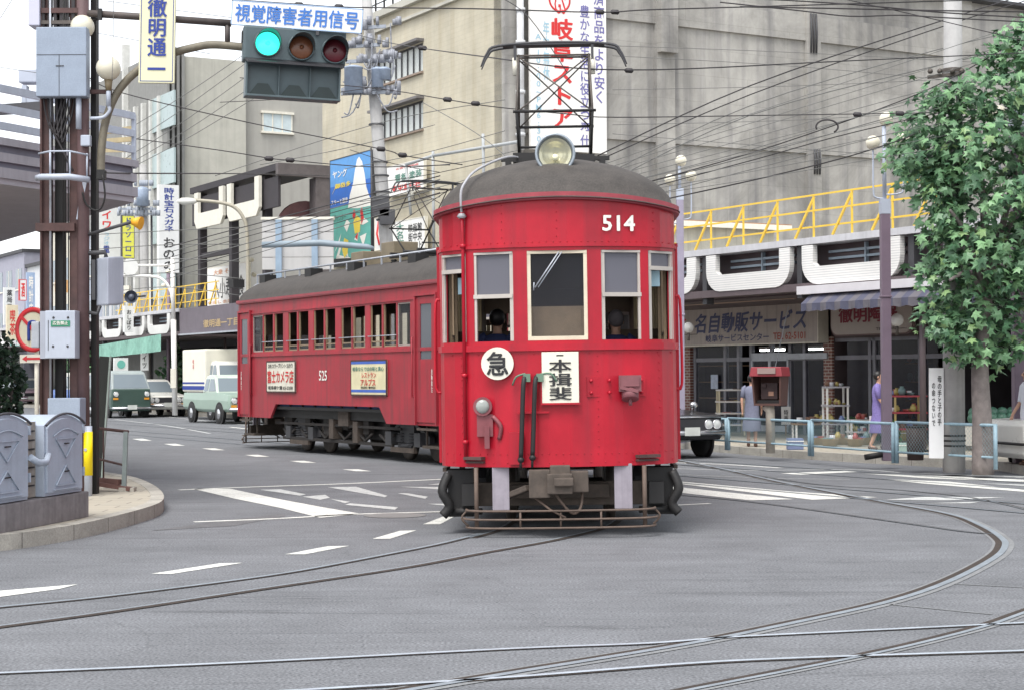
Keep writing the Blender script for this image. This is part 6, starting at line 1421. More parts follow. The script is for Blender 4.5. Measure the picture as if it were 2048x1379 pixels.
# leaning concrete pole with transformers
Yq = 53.3; base = PY(803, 860, Yq); base.z = 0.1; topq = PY(730, -40, Yq)
t = thing('utility_pole', 'leaning concrete utility pole with blue-grey transformers by the cream theatre', 'pole', base, 'W')
m = MB(); m.tube([base, base.lerp(topq, .5), topq], [.24, .20, .15], 16); m.build('shaft', CONC, t)
at_ = lambda py: PY(730 + (py + 40)*.081, py, Yq)
m = MB()
for py, px0, px1 in ((55, 715, 772), (92, 690, 760), (122, 692, 780), (178, 682, 802), (186, 682, 790)): m.bar(PY(px0, py + 2, Yq - .3), PY(px1, py - 2, Yq - .3), .1)
m.build('crossarm', M('crossarm_grey', (.30, .33, .38), .6, var=.2), t)
tc_ = M('transformer_blue', (.27, .33, .43), .5, var=.2, scale=5)
for px, py0, py1, w_ in ((707, 135, 187, .28), (768, 138, 160, .2), (755, 138, 175, .18)):
    c = PY(px, py1, Yq - .4); h_ = (py1 - py0)*Yq/FPX; m = MB(); m.lathe([(0, 0), (w_, 0), (w_, h_ - .05), (w_*1.06, h_ - .04), (w_*1.06, h_), (w_*.5, h_ + .05), (0, h_ + .05)], c, 14); m.build('transformer', tc_, t)
random.seed(5); m = MB()
for i in range(60):
    py = random.choice((50, 60, 88, 95, 118, 126, 172, 182, 190)); px = random.uniform(688, 800); c = PY(px, py, Yq - .35); m.cyl(c, c + Vector((0, 0, random.uniform(.15, .3))), random.uniform(.05, .1), 6)
for i in range(16):
    a = PY(random.uniform(690, 800), random.uniform(45, 190), Yq - .4); b = a + Vector((random.uniform(-.7, .7), 0, random.uniform(-1.0, -.3))); m.tube(smooth_line([a, a.lerp(b, .5) + Vector((0, 0, -.3)), b], 4), .022, 5)
m.build('insulator_cluster', M('insulator_grey', (.22, .23, .26), .5, var=.5, scale=8), t)
m = MB()
for py in (250, 325, 352, 385, 395, 440): m.lathe([(.24, -.03), (.26, 0), (.24, .03)], at_(py), 14)
c = at_(415); m.box((c.x - .3, Yq - .5, c.z - .3), (c.x + .2, Yq - .2, c.z + .3)); c = at_(435); m.box((c.x - .1, Yq - .5, c.z - .25), (c.x + .35, Yq - .2, c.z + .2)); m.each('band', DKGREY, t)
m = MB(); m.cyl(PY(742, 296, Yq - .3), PY(746, 500, Yq - .3), .03, 6); m.build('cable_guard', DKGREY, t)
m = MB(); m.tube([PY(524, 490, 50), PY(640, 486, 50), PY(735, 494, 50), PY(748, 497, 50)], [.09, .095, .08, .05], 12); m.build('overhead_pipe', M('pipe_blue_grey', (.22, .27, .31), .5, var=.15), label='blue-grey tapered overhead pipe crossing in front of the billboard back', cat='pipe')
# thin steel frame on the cream wall
t = thing('steel_frame', 'thin grey steel pipe frame standing against the cream theatre front', 'frame', PN(900, 600, 26.4), 'W')
for a, b in (((866, 303), (868, 520)), ((966, 268), (968, 400)), ((866, 312), (1036, 284)), ((812, 330), (822, 430)), ((812, 330), (866, 312))):
    m = MB(); m.cyl(PN(*a, 26.4), PN(*b, 26.4), .055, 6); m.build('tube', M('frame_grey', (.35, .37, .38), .6), t)
m = MB(); p0 = sD(1040, -60, DSIDE - .45); p1 = sD(1042, 300, DSIDE - .45); m.cyl(p0, p1, .12, 10)
for py in (20, 85, 185, 270): q = sD(1041, py, DSIDE - .45); m.cyl(q - Vector((0, 0, .06)), q + Vector((0, 0, .06)), .16, 10)
m.build('drain_pipe', M('drain_grey', (.52, .53, .54), .6, var=.12), frame='D', label='pale grey drain pipe running down the theatre corner beside the banner', cat='pipe')
# ---- far left signs
def vsign(label, pxs, ys, d, mat, letters, thick=.25, rim=None):
    t, p, cx, cz, wd, ht, yf = board('shop_sign', label, 'sign', 'D', d, pxs, ys[0], ys[1], mat, thick, rim)
    H_ = ys[1] - ys[0]
    for s_, c_, y0, y1, wf, bd in letters:
        zc_ = cz + ht/2 - ht*((y0 + y1)/2 - ys[0])/H_
        text('lettering', list(s_), c_, p, (cx, yf, zc_), wd*wf, ht*(y1 - y0)/H_, bold=bd, vertical=True)
    return t
vsign('tall white vertical sign with blue characters on the grey stair tower', (318, 358), (370, 545), DG - 2, M('vsign_white', (.70, .71, .70), .5, var=.05), (('時計宝石メガネ', TINK, 376, 463, .5, .035), ('おのの', TBLK, 476, 540, .55, .02)))
vsign('narrow yellow vertical sign with blue characters beyond the transformer pole', (245, 268), (432, 516), 86, M('vsign_yellow', (.68, .66, .10), .5, var=.08), (('ドラソーロー', TINK, 436, 512, .5, .03),), rim=DKGREY)
vsign('white sign with red characters partly behind the rusty pole', (184, 242), (415, 522), 88, M('vsign_white2', (.66, .67, .66), .5, var=.06), (('イワ', TRED, 422, 458, .3, .04), ('ラジオ', MATS['ink_pale_blue'], 466, 490, .2, .02), ('電', TINK, 492, 506, .2, .02)))
vsign('small white vertical sign with black characters in front of the far arcade', (249, 267), (612, 664), 74, MATS['vsign_white'], (('おしぼり', TBLK, 620, 660, .5, .03),))
vsign('white vertical sign with dark characters at the left edge of the photo', (8, 30), (575, 650), 90, MATS['vsign_white'], (('薬局二丁目', TBLK, 580, 645, .5, .02),))
vsign('small cream sign beside the hedge at the left edge', (14, 36), (610, 680), 80, M('vsign_cream', (.66, .58, .42), .5, var=.1), (('喫茶', TRED, 620, 670, .5, .02),))
vsign('tiny red and white sign far down the street beside the violet house', (40, 52), (560, 600), 93, MATS['vsign_white'], (('酒', TRED, 566, 594, .6, .04),), rim=MATS['sign_red'])
vsign('tall pale blue vertical sign far down the street behind the road sign', (54, 70), (545, 640), 94, M('vsign_blue', (.30, .40, .56), .5, var=.1), (('時計店', TWHT, 552, 632, .55, .03),))
vsign('orange shop sign far down the street between the pole uprights', (112, 136), (560, 585), 90, M('vsign_orange', (.62, .36, .16), .5, var=.1), (('食', TWHT, 563, 582, .4, .03),))
vsign('white sign with green edge far down the street left of the grey control box', (24, 42), (650, 690), 86, MATS['vsign_white'], (('本', TGRN, 656, 684, .6, .03),), rim=MATS['emblem_green'] if 'emblem_green' in MATS else M('emblem_green', (.15, .45, .38), .5))
vsign('pale yellow vertical sign on the blue-grey far building', (150, 162), (590, 668), 95, M('vsign_pale', (.62, .58, .36), .5, var=.1), (('写真館', TRED, 596, 660, .55, .03),))
# green banner, small white flag sign
t = thing('banner', 'long sea-green cloth banner hanging under the far arcade', 'banner', PN(265, 700, 22.7), 'W')
a, b, c_, d_ = (PN(*q, 22.7) for q in ((195, 716), (322, 702), (322, 668), (195, 690)))
m = MB(); k = 24; vs_ = []
for i in range(k + 1):
    u = i/k; o = NV*(.05*math.sin(i*1.3)); vs_ += [a.lerp(b, u) + o, d_.lerp(c_, u)]
m.add(vs_, [(2*i, 2*i + 2, 2*i + 3, 2*i + 1) for i in range(k)]); bn = m.build('cloth', M('banner_green', (.22, .42, .34), .8, var=.25, scale=5), t)
t, p, cx, cz, wd, ht, yf = board('shop_sign', 'small white hanging sign with round green emblem above the green van', 'sign', 'D', 74, (228, 256), 715, 741, MATS['vsign_white'], .15)
m = MB(); m.cyl((cx, yf, cz), (cx, yf - .01, cz), ht*.32, 16); m.build('emblem', M('emblem_green', (.15, .45, .38), .5), p)
# concrete pole with adverts, transformer, speaker; white signal mast
Y = 77; b0 = PY(292, 828, Y); b0.z = .1; t = thing('utility_pole', 'concrete pole with transformer and pasted adverts behind the waiting cars', 'pole', b0, 'W')
m = MB(); m.tube([b0, PY(286, 330, Y)], [.24, .15], 14); m.build('shaft', CONC, t)
m = MB(); m.tube([PY(303, 430, Y), PY(305, 800, Y)], .05, 6); m.build('cable_pipe', DKGREY, t)
for z0, z1, s_ in ((650, 740, 'ホームハイツ'),):
    m = MB(); a, b = PY(281, z1, Y - .3), PY(297, z0, Y - .3); m.box((a.x, Y - .3, a.z), (b.x, Y - .2, b.z)); p = m.build('advert_wrap', MATS['vsign_white'], t); text('lettering', list(s_), TBLK, p, ((a.x + b.x)/2, Y - .305, (a.z + b.z)/2), .18, (b.z - a.z)*.9, bold=.03, vertical=True)
m = MB(); c = PY(285, 412, Y - .5); m.lathe([(0, 0), (.27, 0), (.27, .7), (.2, .8), (0, .85)], c, 14); m.build('transformer', tc_, t)
m = MB()
for py, x0, x1 in ((418, 236, 312), (428, 240, 318), (408, 268, 300), (380, 262, 302)): m.bar(PY(x0, py, Y - .3), PY(x1, py, Y - .3), .09)
for i in range(60): c = PY(random.uniform(236, 318), random.choice((372, 412, 425, 432)), Y - .35); m.cyl(c, c + Vector((0, 0, .25)), .07, 6)
m.build('crossarm', MATS['crossarm_grey'], t)
t = thing('horn_speaker', 'dark grey horn loudspeaker below the round white sign', 'loudspeaker', PY(266, 595, 68), 'W')
c = PY(262, 594, 68); m = MB(); m.lathe([(.26, 0), (.25, .03), (.16, .12), (.08, .2), (.06, .3), (0, .3)], c, 18, 'y'); m.lathe([(.13, .09), (.1, .0), (0, -.02)], c, 14, 'y'); m.build('horn', M('horn_grey', (.07, .08, .11), .5, var=.2), t)
m = MB(); m.cyl(c + Vector((0, .25, 0)), PY(290, 592, 69.6), .04, 6); m.build('bracket', DKGREY, t)
Y = 71; b0 = PY(350, 830, Y); b0.z = .1; t = thing('signal_mast', 'white bent steel signal mast with two arms in front of the far arcade', 'mast', b0, 'W')
m = MB(); m.tube([b0, PY(347, 640, Y)], .11, 12); m.tube([PY(347, 640, Y), PY(345, 515, Y)], .085, 12); m.build('mast', WHITE, t)
m = MB(); m.tube(smooth_line([PY(346, 620, Y), PY(342, 585, Y), PY(328, 562, Y), PY(305, 553, Y), PY(240, 552, Y)], 5), .06, 10); m.build('arm', WHITE, t)
m = MB(); m.cyl(PY(345, 531, Y), PY(252, 531, Y), .05, 8); m.build('arm', WHITE, t)
m = MB(); c = PY(260, 534, Y - .1); m.cyl(c, c + Vector((0, .03, 0)), .34, 24); m.build('round_sign', M('disc_back', (.62, .62, .60), .5, var=.08), t)
m = MB(); pbox(m, 234, 258, 571, 586, Y, .35); m.build('signal_case', OFFWHITE, t); m = MB(); pbox(m, 237, 245, 553, 571, Y - .05, .3); m.build('signal_hood', DKGREY, t)
m = MB(); pbox(m, 341, 352, 736, 775, Y - .2, .05); m.build('side_plate', OFFWHITE, t)
# curved street light
Y = 60; b0 = PY(496, 830, Y); b0.z = .1; t = thing('street_light', 'slender curved street light arching in front of the grey office block', 'street lamp', b0, 'W')
m = MB(); m.tube(smooth_line([b0, PY(496, 600, Y), PY(494, 470, Y), PY(486, 435, Y), PY(466, 413, Y), PY(430, 404, Y), PY(362, 399, Y)], 6), .06, 8); m.build('mast', M('mast_tan', (.36, .33, .26), .5, var=.15), t)
c = PY(374, 403, Y); m = MB(); m.ball(c, .28, 14, (1.3, .6, .45)); m.build('lantern', M('lantern_white', (.66, .66, .62), .3), t)
# ================================================================ overhead wires
ORDS = ('uppermost', 'second from the top', 'third from the top', 'fourth from the top', 'fifth from the top', 'sixth from the top', 'seventh from the top', 'eighth from the top', 'lowest')
def nth(i, n): return 'lowest' if i == n - 1 else ORDS[i]
def wire(label, pts, px=2.0, mat=WIRE, group=None, beads=()):
    P = [PY(*q) for q in pts]; ym = sum(q[2] for q in pts)/len(pts); r = min(px, 1.0 + px*.45)*ym/FPX/2
    m = MB(); m.tube(smooth_line(P, 5), r, 5)
    for bx, by, bY in beads:
        c = PY(bx, by, bY); k = bY/FPX; m.tube([c + Vector((-9*k, 0, 1*k)), c + Vector((-6*k, 0, 0)), c + Vector((6*k, 0, -k)), c + Vector((9*k, 0, -k))], [2*k, 5*k, 5*k, 2*k], 8)
    return m.build('overhead_wire', mat, label=label, cat='wire', group=group)
wire('heavy span wire with two insulators above the signal board, crossing the whole top', ((440, -2, 24), (600, 9, 24), (700, 15, 24), (950, 18, 24), (1190, 25, 24), (1300, 20, 24), (1540, 13, 25), (2100, -4, 27)), 4, beads=((598, 9, 24), (678, 13, 24), (1200, 24, 24), (1230, 24, 24)))
wire('span wire from the leaning pole to the front pantograph and on to the right', ((690, 62, 40), (760, 82, 34), (845, 97, 28), (985, 116, 22), (1120, 134, 20), (1240, 140, 20), (1400, 137, 21), (1700, 122, 23), (2100, 104, 26)), 2.6, beads=((845, 96, 28), (1258, 141, 20)))
wire('pull-off wire crossing behind the signal and under the pantograph head', ((480, 156, 26), (740, 176, 24), (890, 199, 22), (980, 213, 21), (1130, 228, 20.5), (1230, 235, 20.5), (1540, 231, 22), (1860, 226, 25)), 2.2, beads=((895, 199, 22), (951, 207, 21), (1715, 229, 23), (1800, 227, 24)))
wire('long sloping wire with insulators from the globe lamp to the rear pantograph', ((170, 150, 30), (240, 185, 30), (500, 246, 30), (760, 298, 30), (805, 311, 30), (925, 330, 30)), 2.6, beads=((762, 298, 30), (805, 310, 30)))
wire('sloping wire with two insulators over the dark canopy', ((250, 275, 34), (440, 301, 33), (540, 317, 33), (580, 321, 33), (740, 334, 33), (900, 330, 32)), 2.4, beads=((538, 317, 33), (580, 320, 33)))
wire('straight black feeder cable from the arm fitting across to the canopy', ((210, 345, 22), (265, 347, 26), (500, 348, 40), (655, 352, 50)), 3.2)
for i, (y0, y1, y2) in enumerate(((312, 172, 40), (322, 190, 52), (358, 212, 96), (376, 231, 128))):
    wire(nth(i, 4) + ' of the dark feeder cables rising right across the theatre side wall', ((1195, y0, 26), (1500, y1, 26), (1890, y2, 28), (2120, y2 - (70 if i < 2 else 50), 30)), (3.6, 3.0, 2.0, 2.4)[i], WIRE if i < 2 else WIREG, 'feeder cables rising across the side wall')
for i, q in enumerate((((1200, 390), (1500, 307), (1760, 218), (1900, 158), (2060, 66)), ((1200, 402), (1500, 322), (1720, 262), (2060, 186)), ((1230, 420), (1500, 362), (1680, 318), (1790, 284), (1830, 268)), ((1210, 375), (1500, 300), (1890, 178)), ((1230, 410), (1500, 340), (1850, 250)), ((1210, 386), (1500, 313), (1850, 215)))):
    wire(('second from the bottom', 'middle one', 'lowest', 'uppermost', 'third from the top', 'second from the top')[i] + ' of the trolley feed wires climbing right from the front tram roof', tuple((x, y, 24 + (x - 1200)*.004) for x, y in q), (3, 2.6, 4, 1.6, 1.6, 2)[i], WIRE if i in (0, 1, 2) else WIREG, 'trolley feed wires right of the front tram')
m = MB(); m.tube([PY(1654 + 22*math.cos(a), 254 - 14*math.sin(a), 24) for a in [R(-50 + 14*i) for i in range(19)]], .013, 5); m.build('wire_loop', WIRE, label='loose black cable loop hanging on the wires right of the tram', cat='cable')
for i, q in enumerate((((1480, -4), (1700, 9), (1890, 26), (2080, 37)), ((1440, 5), (1600, 22), (1700, 33), (1800, 31), (1890, 36), (2080, 46)), ((1480, 14), (1700, 18), (1890, 22), (2080, 24)), ((1650, -10), (1890, 44), (2080, 90)))):
    wire(('uppermost', 'most sagging', 'straightest', 'thinnest, steepest')[i] + ' of the black telephone cables at the top right corner', tuple((x, y, 26) for x, y in q), (4.5, 4, 5, 2)[i], WIRE, 'telephone cables at the top right')
for i, y in enumerate((0, 12, 24, 40, 56, 70)):
    wire(nth(i, 6) + ' of the bundle cables between the canopy columns and rear tram', ((330, 496 + y*.9, 44), (512, 448 + y*.85, 40), (690, 402 + y*.7, 36), (880, 352 + y*.6, 33)), (2.6, 2, 1.6, 2.4, 1.8, 1.6)[i], WIREG if i % 2 else WIRE, 'bundle cables above the rear tram')
for i, (a, b) in enumerate((((240, 268), (490, 108)), ((240, 300), (490, 128)), ((250, 318), (500, 148)), ((255, 330), (500, 176)), ((245, 345), (510, 196)))):
    wire(nth(i, 5) + ' of the thin grey cables rising diagonally across the office block', ((a[0], a[1], 40), ((a[0] + b[0])/2, (a[1] + b[1])/2 + 5, 40), (b[0], b[1], 40)), 1.5, WIREG, 'diagonal cables over the office block')
for i, q in enumerate((((0, 38), (24, 0)), ((170, 62), (420, 108)), ((210, 2), (480, 38)), ((0, 135), (200, 165)))):
    wire(('hair-thin wire cutting the top left corner of the sky', 'hair-thin wire between the globe lamp and the street name sign', 'hair-thin wire behind the upper gantry pipe', 'hair-thin wire passing behind the big blue-grey box')[i], tuple((x, y, 26) for x, y in q), 1.3, WIREG, 'hair-thin wires against the sky')
wire('vertical drop wire hanging in front of the cream globe lamp', ((227, -4, 21.5), (226, 110, 21.5), (224, 160, 21.5)), 1.2, WIREG)
wire('rising grey cable from the office block past the leaning pole', ((430, 352, 42), (760, 246, 42), (1010, 200, 40)), 1.6, WIREG)
wire('steel tension wire slanting down across the cream theatre wall', ((845, 205, 40), (950, 265, 36), (1020, 320, 34)), 1.6, WIREG)
wire('pull-off wire slanting from the top edge down to the pantograph', ((1000, -6, 22), (1058, 35, 21), (1135, 147, 20.3)), 2.2)
for k in range(5): wire(nth(k, 5) + ' of the far thin wires crossing the distant signs', ((175, 470 + k*30, 60), (330, 462 + k*28, 60), (480, 455 + k*34, 60)), 1.6, WIREG, 'far thin wires over the distant signs')
for i in range(9):
    y0, y2 = 335 + i*9, (36, 70, 88, 118, 140, 168, 205, 236, 262)[i]
    wire(nth(i, 9) + ' of the thin wires fanning up over the stained concrete wall', ((1190, y0, 25), (1560, (y0*.55 + y2*.45) + 8, 25), (2080, y2, 28)), 1.3, WIREG, 'thin wires over the concrete wall')
for i, (a, b) in enumerate((((690, 338), (1010, 262)), ((700, 372), (1000, 318)), ((720, 404), (960, 352)), ((690, 430), (930, 372)), ((820, 336), (1040, 300)), ((700, 300), (880, 345)), ((520, 330), (870, 250)), ((440, 205), (740, 176)))):
    wire(nth(i, 8) + ' of the thin wires strung across the cream theatre front', ((a[0], a[1], 38), ((a[0] + b[0])/2, (a[1] + b[1])/2 + 6, 37), (b[0], b[1], 36)), 1.5, WIRE if i % 2 else WIREG, 'thin wires over the cream front')
for i, y in enumerate((92, 112, 180, 250, 268)):
    wire(nth(i, 5) + ' of the level thin wires across the concrete side wall', ((1225, y, 30), (1600, y + (14, 22, -8, -10, 30)[i], 30), (2080, y + (40, 66, -30, -40, 66)[i], 30)), 1.2, WIREG, 'level wires over the concrete wall')
# ================================================================ vehicles (local axes: nose towards -y)
CARG = glass('car_glass', (.20, .24, .27), .08, .92)
def vehicle(name, label, pos, turn, w, L, body, low, cab, mat, roofmat=None, wheels=(), wr=.29, front=None, group=None, plate=True, twin=True, amber=True):
    """low: stations (y, bottom, top, half width) of the lower body; cab: (y, z) side profile, bottom first and last, with inset at the top"""
    t = thing(name, label, body, (0, 0, 0), 'W', group); t.location = pos; t.rotation_euler = (0, 0, turn)
    if pos[1] > 50: t.scale = (FAR, FAR, FAR)
    m = MB(); n = len(low)
    for y, z0, z1, hw in low:
        zm = z0 + (z1 - z0)*.62
        m.v += [Vector(v) for v in ((-hw*.92, y, z0), (-hw, y, z0 + .08), (-hw, y, zm), (-hw*.95, y, z1), (hw*.95, y, z1), (hw, y, zm), (hw, y, z0 + .08), (hw*.92, y, z0))]
    def f(q, sm=False): m.f.append(q); m.mi.append(0); m.sm.append(sm)
    for i in range(n - 1):
        for j in range(8): f([i*8 + j, i*8 + (j + 1) % 8, i*8 + 8 + (j + 1) % 8, i*8 + 8 + j])
    f(list(range(8))); f([(n - 1)*8 + j for j in range(8)][::-1]); m.build('body', mat, t, bevel=.02)
    if cab:
        prof, hb, ht = cab; zb = prof[0][1]; zt = max(p[1] for p in prof)
        hw = lambda z: hb + (ht - hb)*(z - zb)/(zt - zb)
        m = MB(); k = len(prof); m.v = [Vector((-hw(z), y, z)) for y, z in prof] + [Vector((hw(z), y, z)) for y, z in prof]
        for i in range(k):
            j = (i + 1) % k; m.f.append([i, j, k + j, k + i]); m.mi.append(0); m.sm.append(False)
        m.f += [list(range(k)), list(range(k, 2*k))[::-1]]; m.mi += [0, 0]; m.sm += [False, False]; cb = m.build('cabin', roofmat or mat, t, bevel=.03)
        def pane(a, b, name, inset=.10):
            (y0, z0), (y1, z1) = a, b; d = Vector((0, y1 - y0, z1 - z0)); nr = Vector((0, -d.z, d.y)).normalized()*.006
            if nr.z < 0: nr = -nr
            h0, h1 = hw(z0) - .07, hw(z1) - .07; u0, u1 = .07, .90
            g = MB(); g.quad(Vector((-h0, y0, z0)) + d*u0 + nr, Vector((h0, y0, z0)) + d*u0 + nr, Vector((h1, y0, z0)) + d*u1 + nr, Vector((-h1, y0, z0)) + d*u1 + nr); g.build(name, CARG, cb)
        pane(prof[0], prof[1], 'windscreen'); pane(prof[-1], prof[-2], 'rear_window')
        for s in (-1, 1):
            (ya, za), (yb, zb_), (yc, zc__), (yd, zd) = prof[0], prof[1], prof[-2], prof[-1]
            za_, zt_ = za + .05, zb_ - .07; ya2 = ya + (yb - ya)*.12 + .06; yb2 = yb + .02; ym = (yb + yc)/2
            for (l0, l1, u0, u1) in ((ya2, ym - .04, yb2, ym - .04), (ym + .04, yd - .1, ym + .04, yc - .02)):
                g = MB(); o = .012; g.quad((s*(hw(za_) + o), l0, za_), (s*(hw(za_) + o), l1, za_), (s*(hw(zt_) + o), u1, zt_), (s*(hw(zt_) + o), u0, zt_)); g.build('side_window', CARG, cb)
    y0 = low[0][0]; hwf = low[0][3]; zf0, zf1 = low[0][1], low[0][2]
    for yw in wheels:
        for s in (-1, 1):
            a = MB(); a.cyl((s*(w/2 - .05), yw, wr), (s*(w/2 + .004), yw, wr), wr + .06, 20); a.build('wheel_arch', BLACK, t)
            x = s*(w/2 - .06); a = MB(); a.lathe([(0, -.085), (wr*.8, -.085), (wr, -.06), (wr, .06), (wr*.8, .085), (0, .085)], (x, yw, wr), 20, 'x'); o = a.build('wheel', TYRE, t)
            a = MB(); a.lathe([(0, .095), (wr*.5, .09), (wr*.58, .07)] if s > 0 else [(0, -.095), (wr*.5, -.09), (wr*.58, -.07)], (x, yw, wr), 14, 'x'); a.build('hubcap', CHROME, o)
    if front:
        zl, zbp, gr = front
        for s in (-1, 1):
            for q in ((0, 1) if twin else (0,)):
                c = Vector((s*(hwf*.82 - q*.19), y0, zl)); a = MB(); a.lathe([(.085, .02), (.085, -.03), (.07, -.035), (0, -.045)], c, 14, 'y'); o = a.build('headlight', M('headlight_glass', (.62, .63, .62), .15, var=.1), t)
                a = MB(); a.lathe([(.095, .02), (.095, -.034), (.083, -.036), (.083, 0)], c, 14, 'y'); a.build('rim', CHROME, o)
            if amber: a = MB(); a.box((s*hwf*.82 - .1, y0 - .02, zl - .2), (s*hwf*.82 + .08, y0, zl - .13)); a.build('turn_lamp', M('amber_lamp', (.70, .30, .03), .3), t)
        if gr: a = MB(); a.box((-hwf*.9, y0 - .012, gr[0]), (hwf*.9, y0, gr[1])); a.build('grille', M('grille_dark', (.03, .03, .035), .4), t)
        a = MB(); a.tube([(-hwf, y0 + .15, zbp), (-hwf, y0 - .06, zbp), (hwf, y0 - .06, zbp), (hwf, y0 + .15, zbp)], .05, 8); a.build('bumper', CHROME, t)
        if plate: a = MB(); a.box((-.17, y0 - .12, zbp - .05), (.17, y0 - .11, zbp + .11)); a.build('number_plate', M('plate_white', (.62, .64, .60), .5), t)
    return t
TURN = ROT['D']; FAR = 1.13
def vpos(px, py): p = G(px, py); return Vector((p.x, p.y, 0))
V1 = M('van_green', (.045, .08, .066), .35, var=.1); V2 = M('car_white', (.72, .71, .66), .3, var=.05); V3 = M('pickup_green', (.27, .36, .30), .35, var=.08); V4 = M('car_black', (.018, .018, .022), .2, var=.2); V5 = M('car_mauve', (.50, .36, .42), .35, var=.1); V6 = M('truck_blue', (.08, .16, .42), .4, var=.1)
v = vehicle('van', 'dark green cab-over minivan driving towards us on the far lane', vpos(263, 835), TURN, 1.46, 3.2, 'van', [(0, .28, 1.02, .69), (.05, .25, 1.05, .73), (3.1, .28, 1.05, .73), (3.2, .3, 1.0, .7)], ([(.03, 1.02), (.40, 1.62), (.7, 1.70), (2.9, 1.70), (3.12, 1.6), (3.18, 1.02)], .71, .60), V1, M('van_roof', (.30, .34, .34), .4), (.55, 2.6), .25, (.86, .36, None), twin=False)
vehicle('car', 'white sedan with dark bonnet opening waiting behind the green minivan', vpos(336, 832.8), TURN, 1.6, 4.1, 'car', [(0, .32, .72, .74), (.06, .28, .78, .79), (1.2, .25, .88, .80), (3.4, .25, .86, .80), (4.1, .32, .80, .74)], ([(1.15, .86), (1.75, 1.34), (2.0, 1.38), (2.9, 1.38), (3.15, 1.33), (3.6, .86)], .74, .58), V2, None, (.75, 3.25), .29, (.62, .42, (.52, .72)))
c0_ = G(461, 848); c0_ = Vector((c0_.x, c0_.y, 0)) + NV*.80
v = vehicle('pickup_truck', 'pale green old pickup truck partly hidden by the rear tram', c0_, TURN, 1.6, 4.25, 'pickup truck', [(0, .45, .80, .72), (.06, .38, .90, .78), (1.25, .36, .98, .80), (2.3, .36, .95, .80), (4.2, .42, .95, .78), (4.25, .45, .93, .76)], ([(1.1, .96), (1.55, 1.46), (1.8, 1.52), (2.1, 1.52), (2.3, 1.47), (2.42, .96)], .74, .62), V3, M('pickup_roof', (.52, .60, .52), .35), (.75, 3.3), .31, (.72, .46, (.62, .82)))
a = MB(); a.box((-.7, 2.5, .86), (.7, 4.15, .958)); a.build('cargo_bed', DKGREY, v)
c0_ = PY(440, 700, 66); c0_ = Vector((c0_.x, c0_.y, 0)) + NV*.9
v = vehicle('box_truck', 'white box truck with blue side stripes behind the pale green pickup', c0_, TURN, 1.75, 4.4, 'truck', [(0, .5, 1.15, .80), (.06, .42, 1.2, .85), (1.1, .42, 1.2, .86), (3.4, .45, 1.0, .82)], ([(.08, 1.18), (.5, 1.92), (.7, 1.98), (1.02, 1.98), (1.08, 1.9), (1.1, 1.18)], .82, .72), V2, None, (.7, 2.7), .33, (.8, .5, (.68, .95)))
a = MB(); a.box((-.92, 1.15, .95), (.92, 3.5, 2.40)); o = a.build('cargo_box', M('box_cream', (.74, .72, .62), .45, var=.05), v, bevel=.06)
a = MB(); a.box((-.928, 1.2, 1.22), (-.922, 3.45, 1.28)); a.box((-.928, 1.2, 1.02), (-.922, 3.45, 1.15)); a.build('side_stripe', TINK, o)
text('lettering', ['岐', '阜'], TRED, o, (-.93, 2.3, 1.9), .12, .34, '-x', vertical=True)
p = vpos(1379, 917); p.y += .0
v = vehicle('car', 'black coupe with chrome bumper emerging from behind the front tram', p + NV*.0, TURN - R(2), 1.62, 4.2, 'car', [(0, .42, .80, .76), (.05, .36, .84, .80), (1.3, .26, .92, .81), (3.5, .26, .90, .81), (4.2, .36, .84, .76)], ([(1.3, .90), (2.0, 1.28), (2.2, 1.31), (2.8, 1.31), (3.1, 1.26), (3.8, .90)], .72, .56), V4, None, (.72, 3.3), .31, (.66, .50, (.54, .76)))
a = MB(); a.tube([(-.78, -.01, .80), (.78, -.01, .80)], .018, 6); a.build('bonnet_trim', CHROME, v)
for s in (-1, 1):
    a = MB(); a.cyl((s*.68, .95, .88), (s*.70, .95, 1.0), .012, 6); a.ball((s*.72, .93, 1.02), .075, 12, (1.2, .7, .8)); a.build('wing_mirror', CHROME, v)
p = G(2032, 953); 
v = vehicle('car', 'white car whose rounded rear corner shows at the right edge', Vector((p.x + .05, p.y + .85, 0)), R(-80), 1.6, 4.0, 'car', [(0, .34, .78, .70), (.08, .26, .86, .78), (.9, .25, .90, .80), (3.4, .25, .86, .80), (4.0, .3, .8, .74)], ([(.75, .88), (1.25, 1.32), (1.5, 1.36), (2.3, 1.36), (2.6, 1.3), (3.1, .88)], .73, .58), V2, None, (.8, 3.1), .29, None, plate=False)
a = MB(); a.tube([(-.82, 1.4, .50), (-.81, .0, .50), (-.7, -.05, .50), (.7, -.05, .50), (.81, .0, .50)], .025, 6); a.build('rub_strip', BLACK, v)
vehicle('car', 'mauve car far away beyond the rusty pole', vpos(62, 812), TURN, 1.6, 4.1, 'car', [(0, .32, .72, .74), (.06, .28, .80, .79), (1.2, .25, .92, .80), (3.4, .25, .90, .80), (4.1, .32, .84, .74)], ([(1.0, .90), (1.5, 1.40), (1.8, 1.46), (2.9, 1.46), (3.2, 1.4), (3.7, .90)], .74, .58), V5, V2, (.75, 3.25), .29, (.62, .42, (.52, .70)))
vehicle('pickup_truck', 'blue small truck glimpsed between the rusty pole and the leaning plank', vpos(176, 826), TURN, 1.5, 3.6, 'pickup truck', [(0, .4, .9, .72), (.06, .36, 1.0, .75), (1.2, .36, 1.0, .75), (3.6, .42, .95, .75)], ([(.06, .98), (.4, 1.58), (.6, 1.66), (1.1, 1.66), (1.2, 1.6), (1.25, .98)], .72, .62), V6, V2, (.55, 2.8), .28, (.72, .42, None))
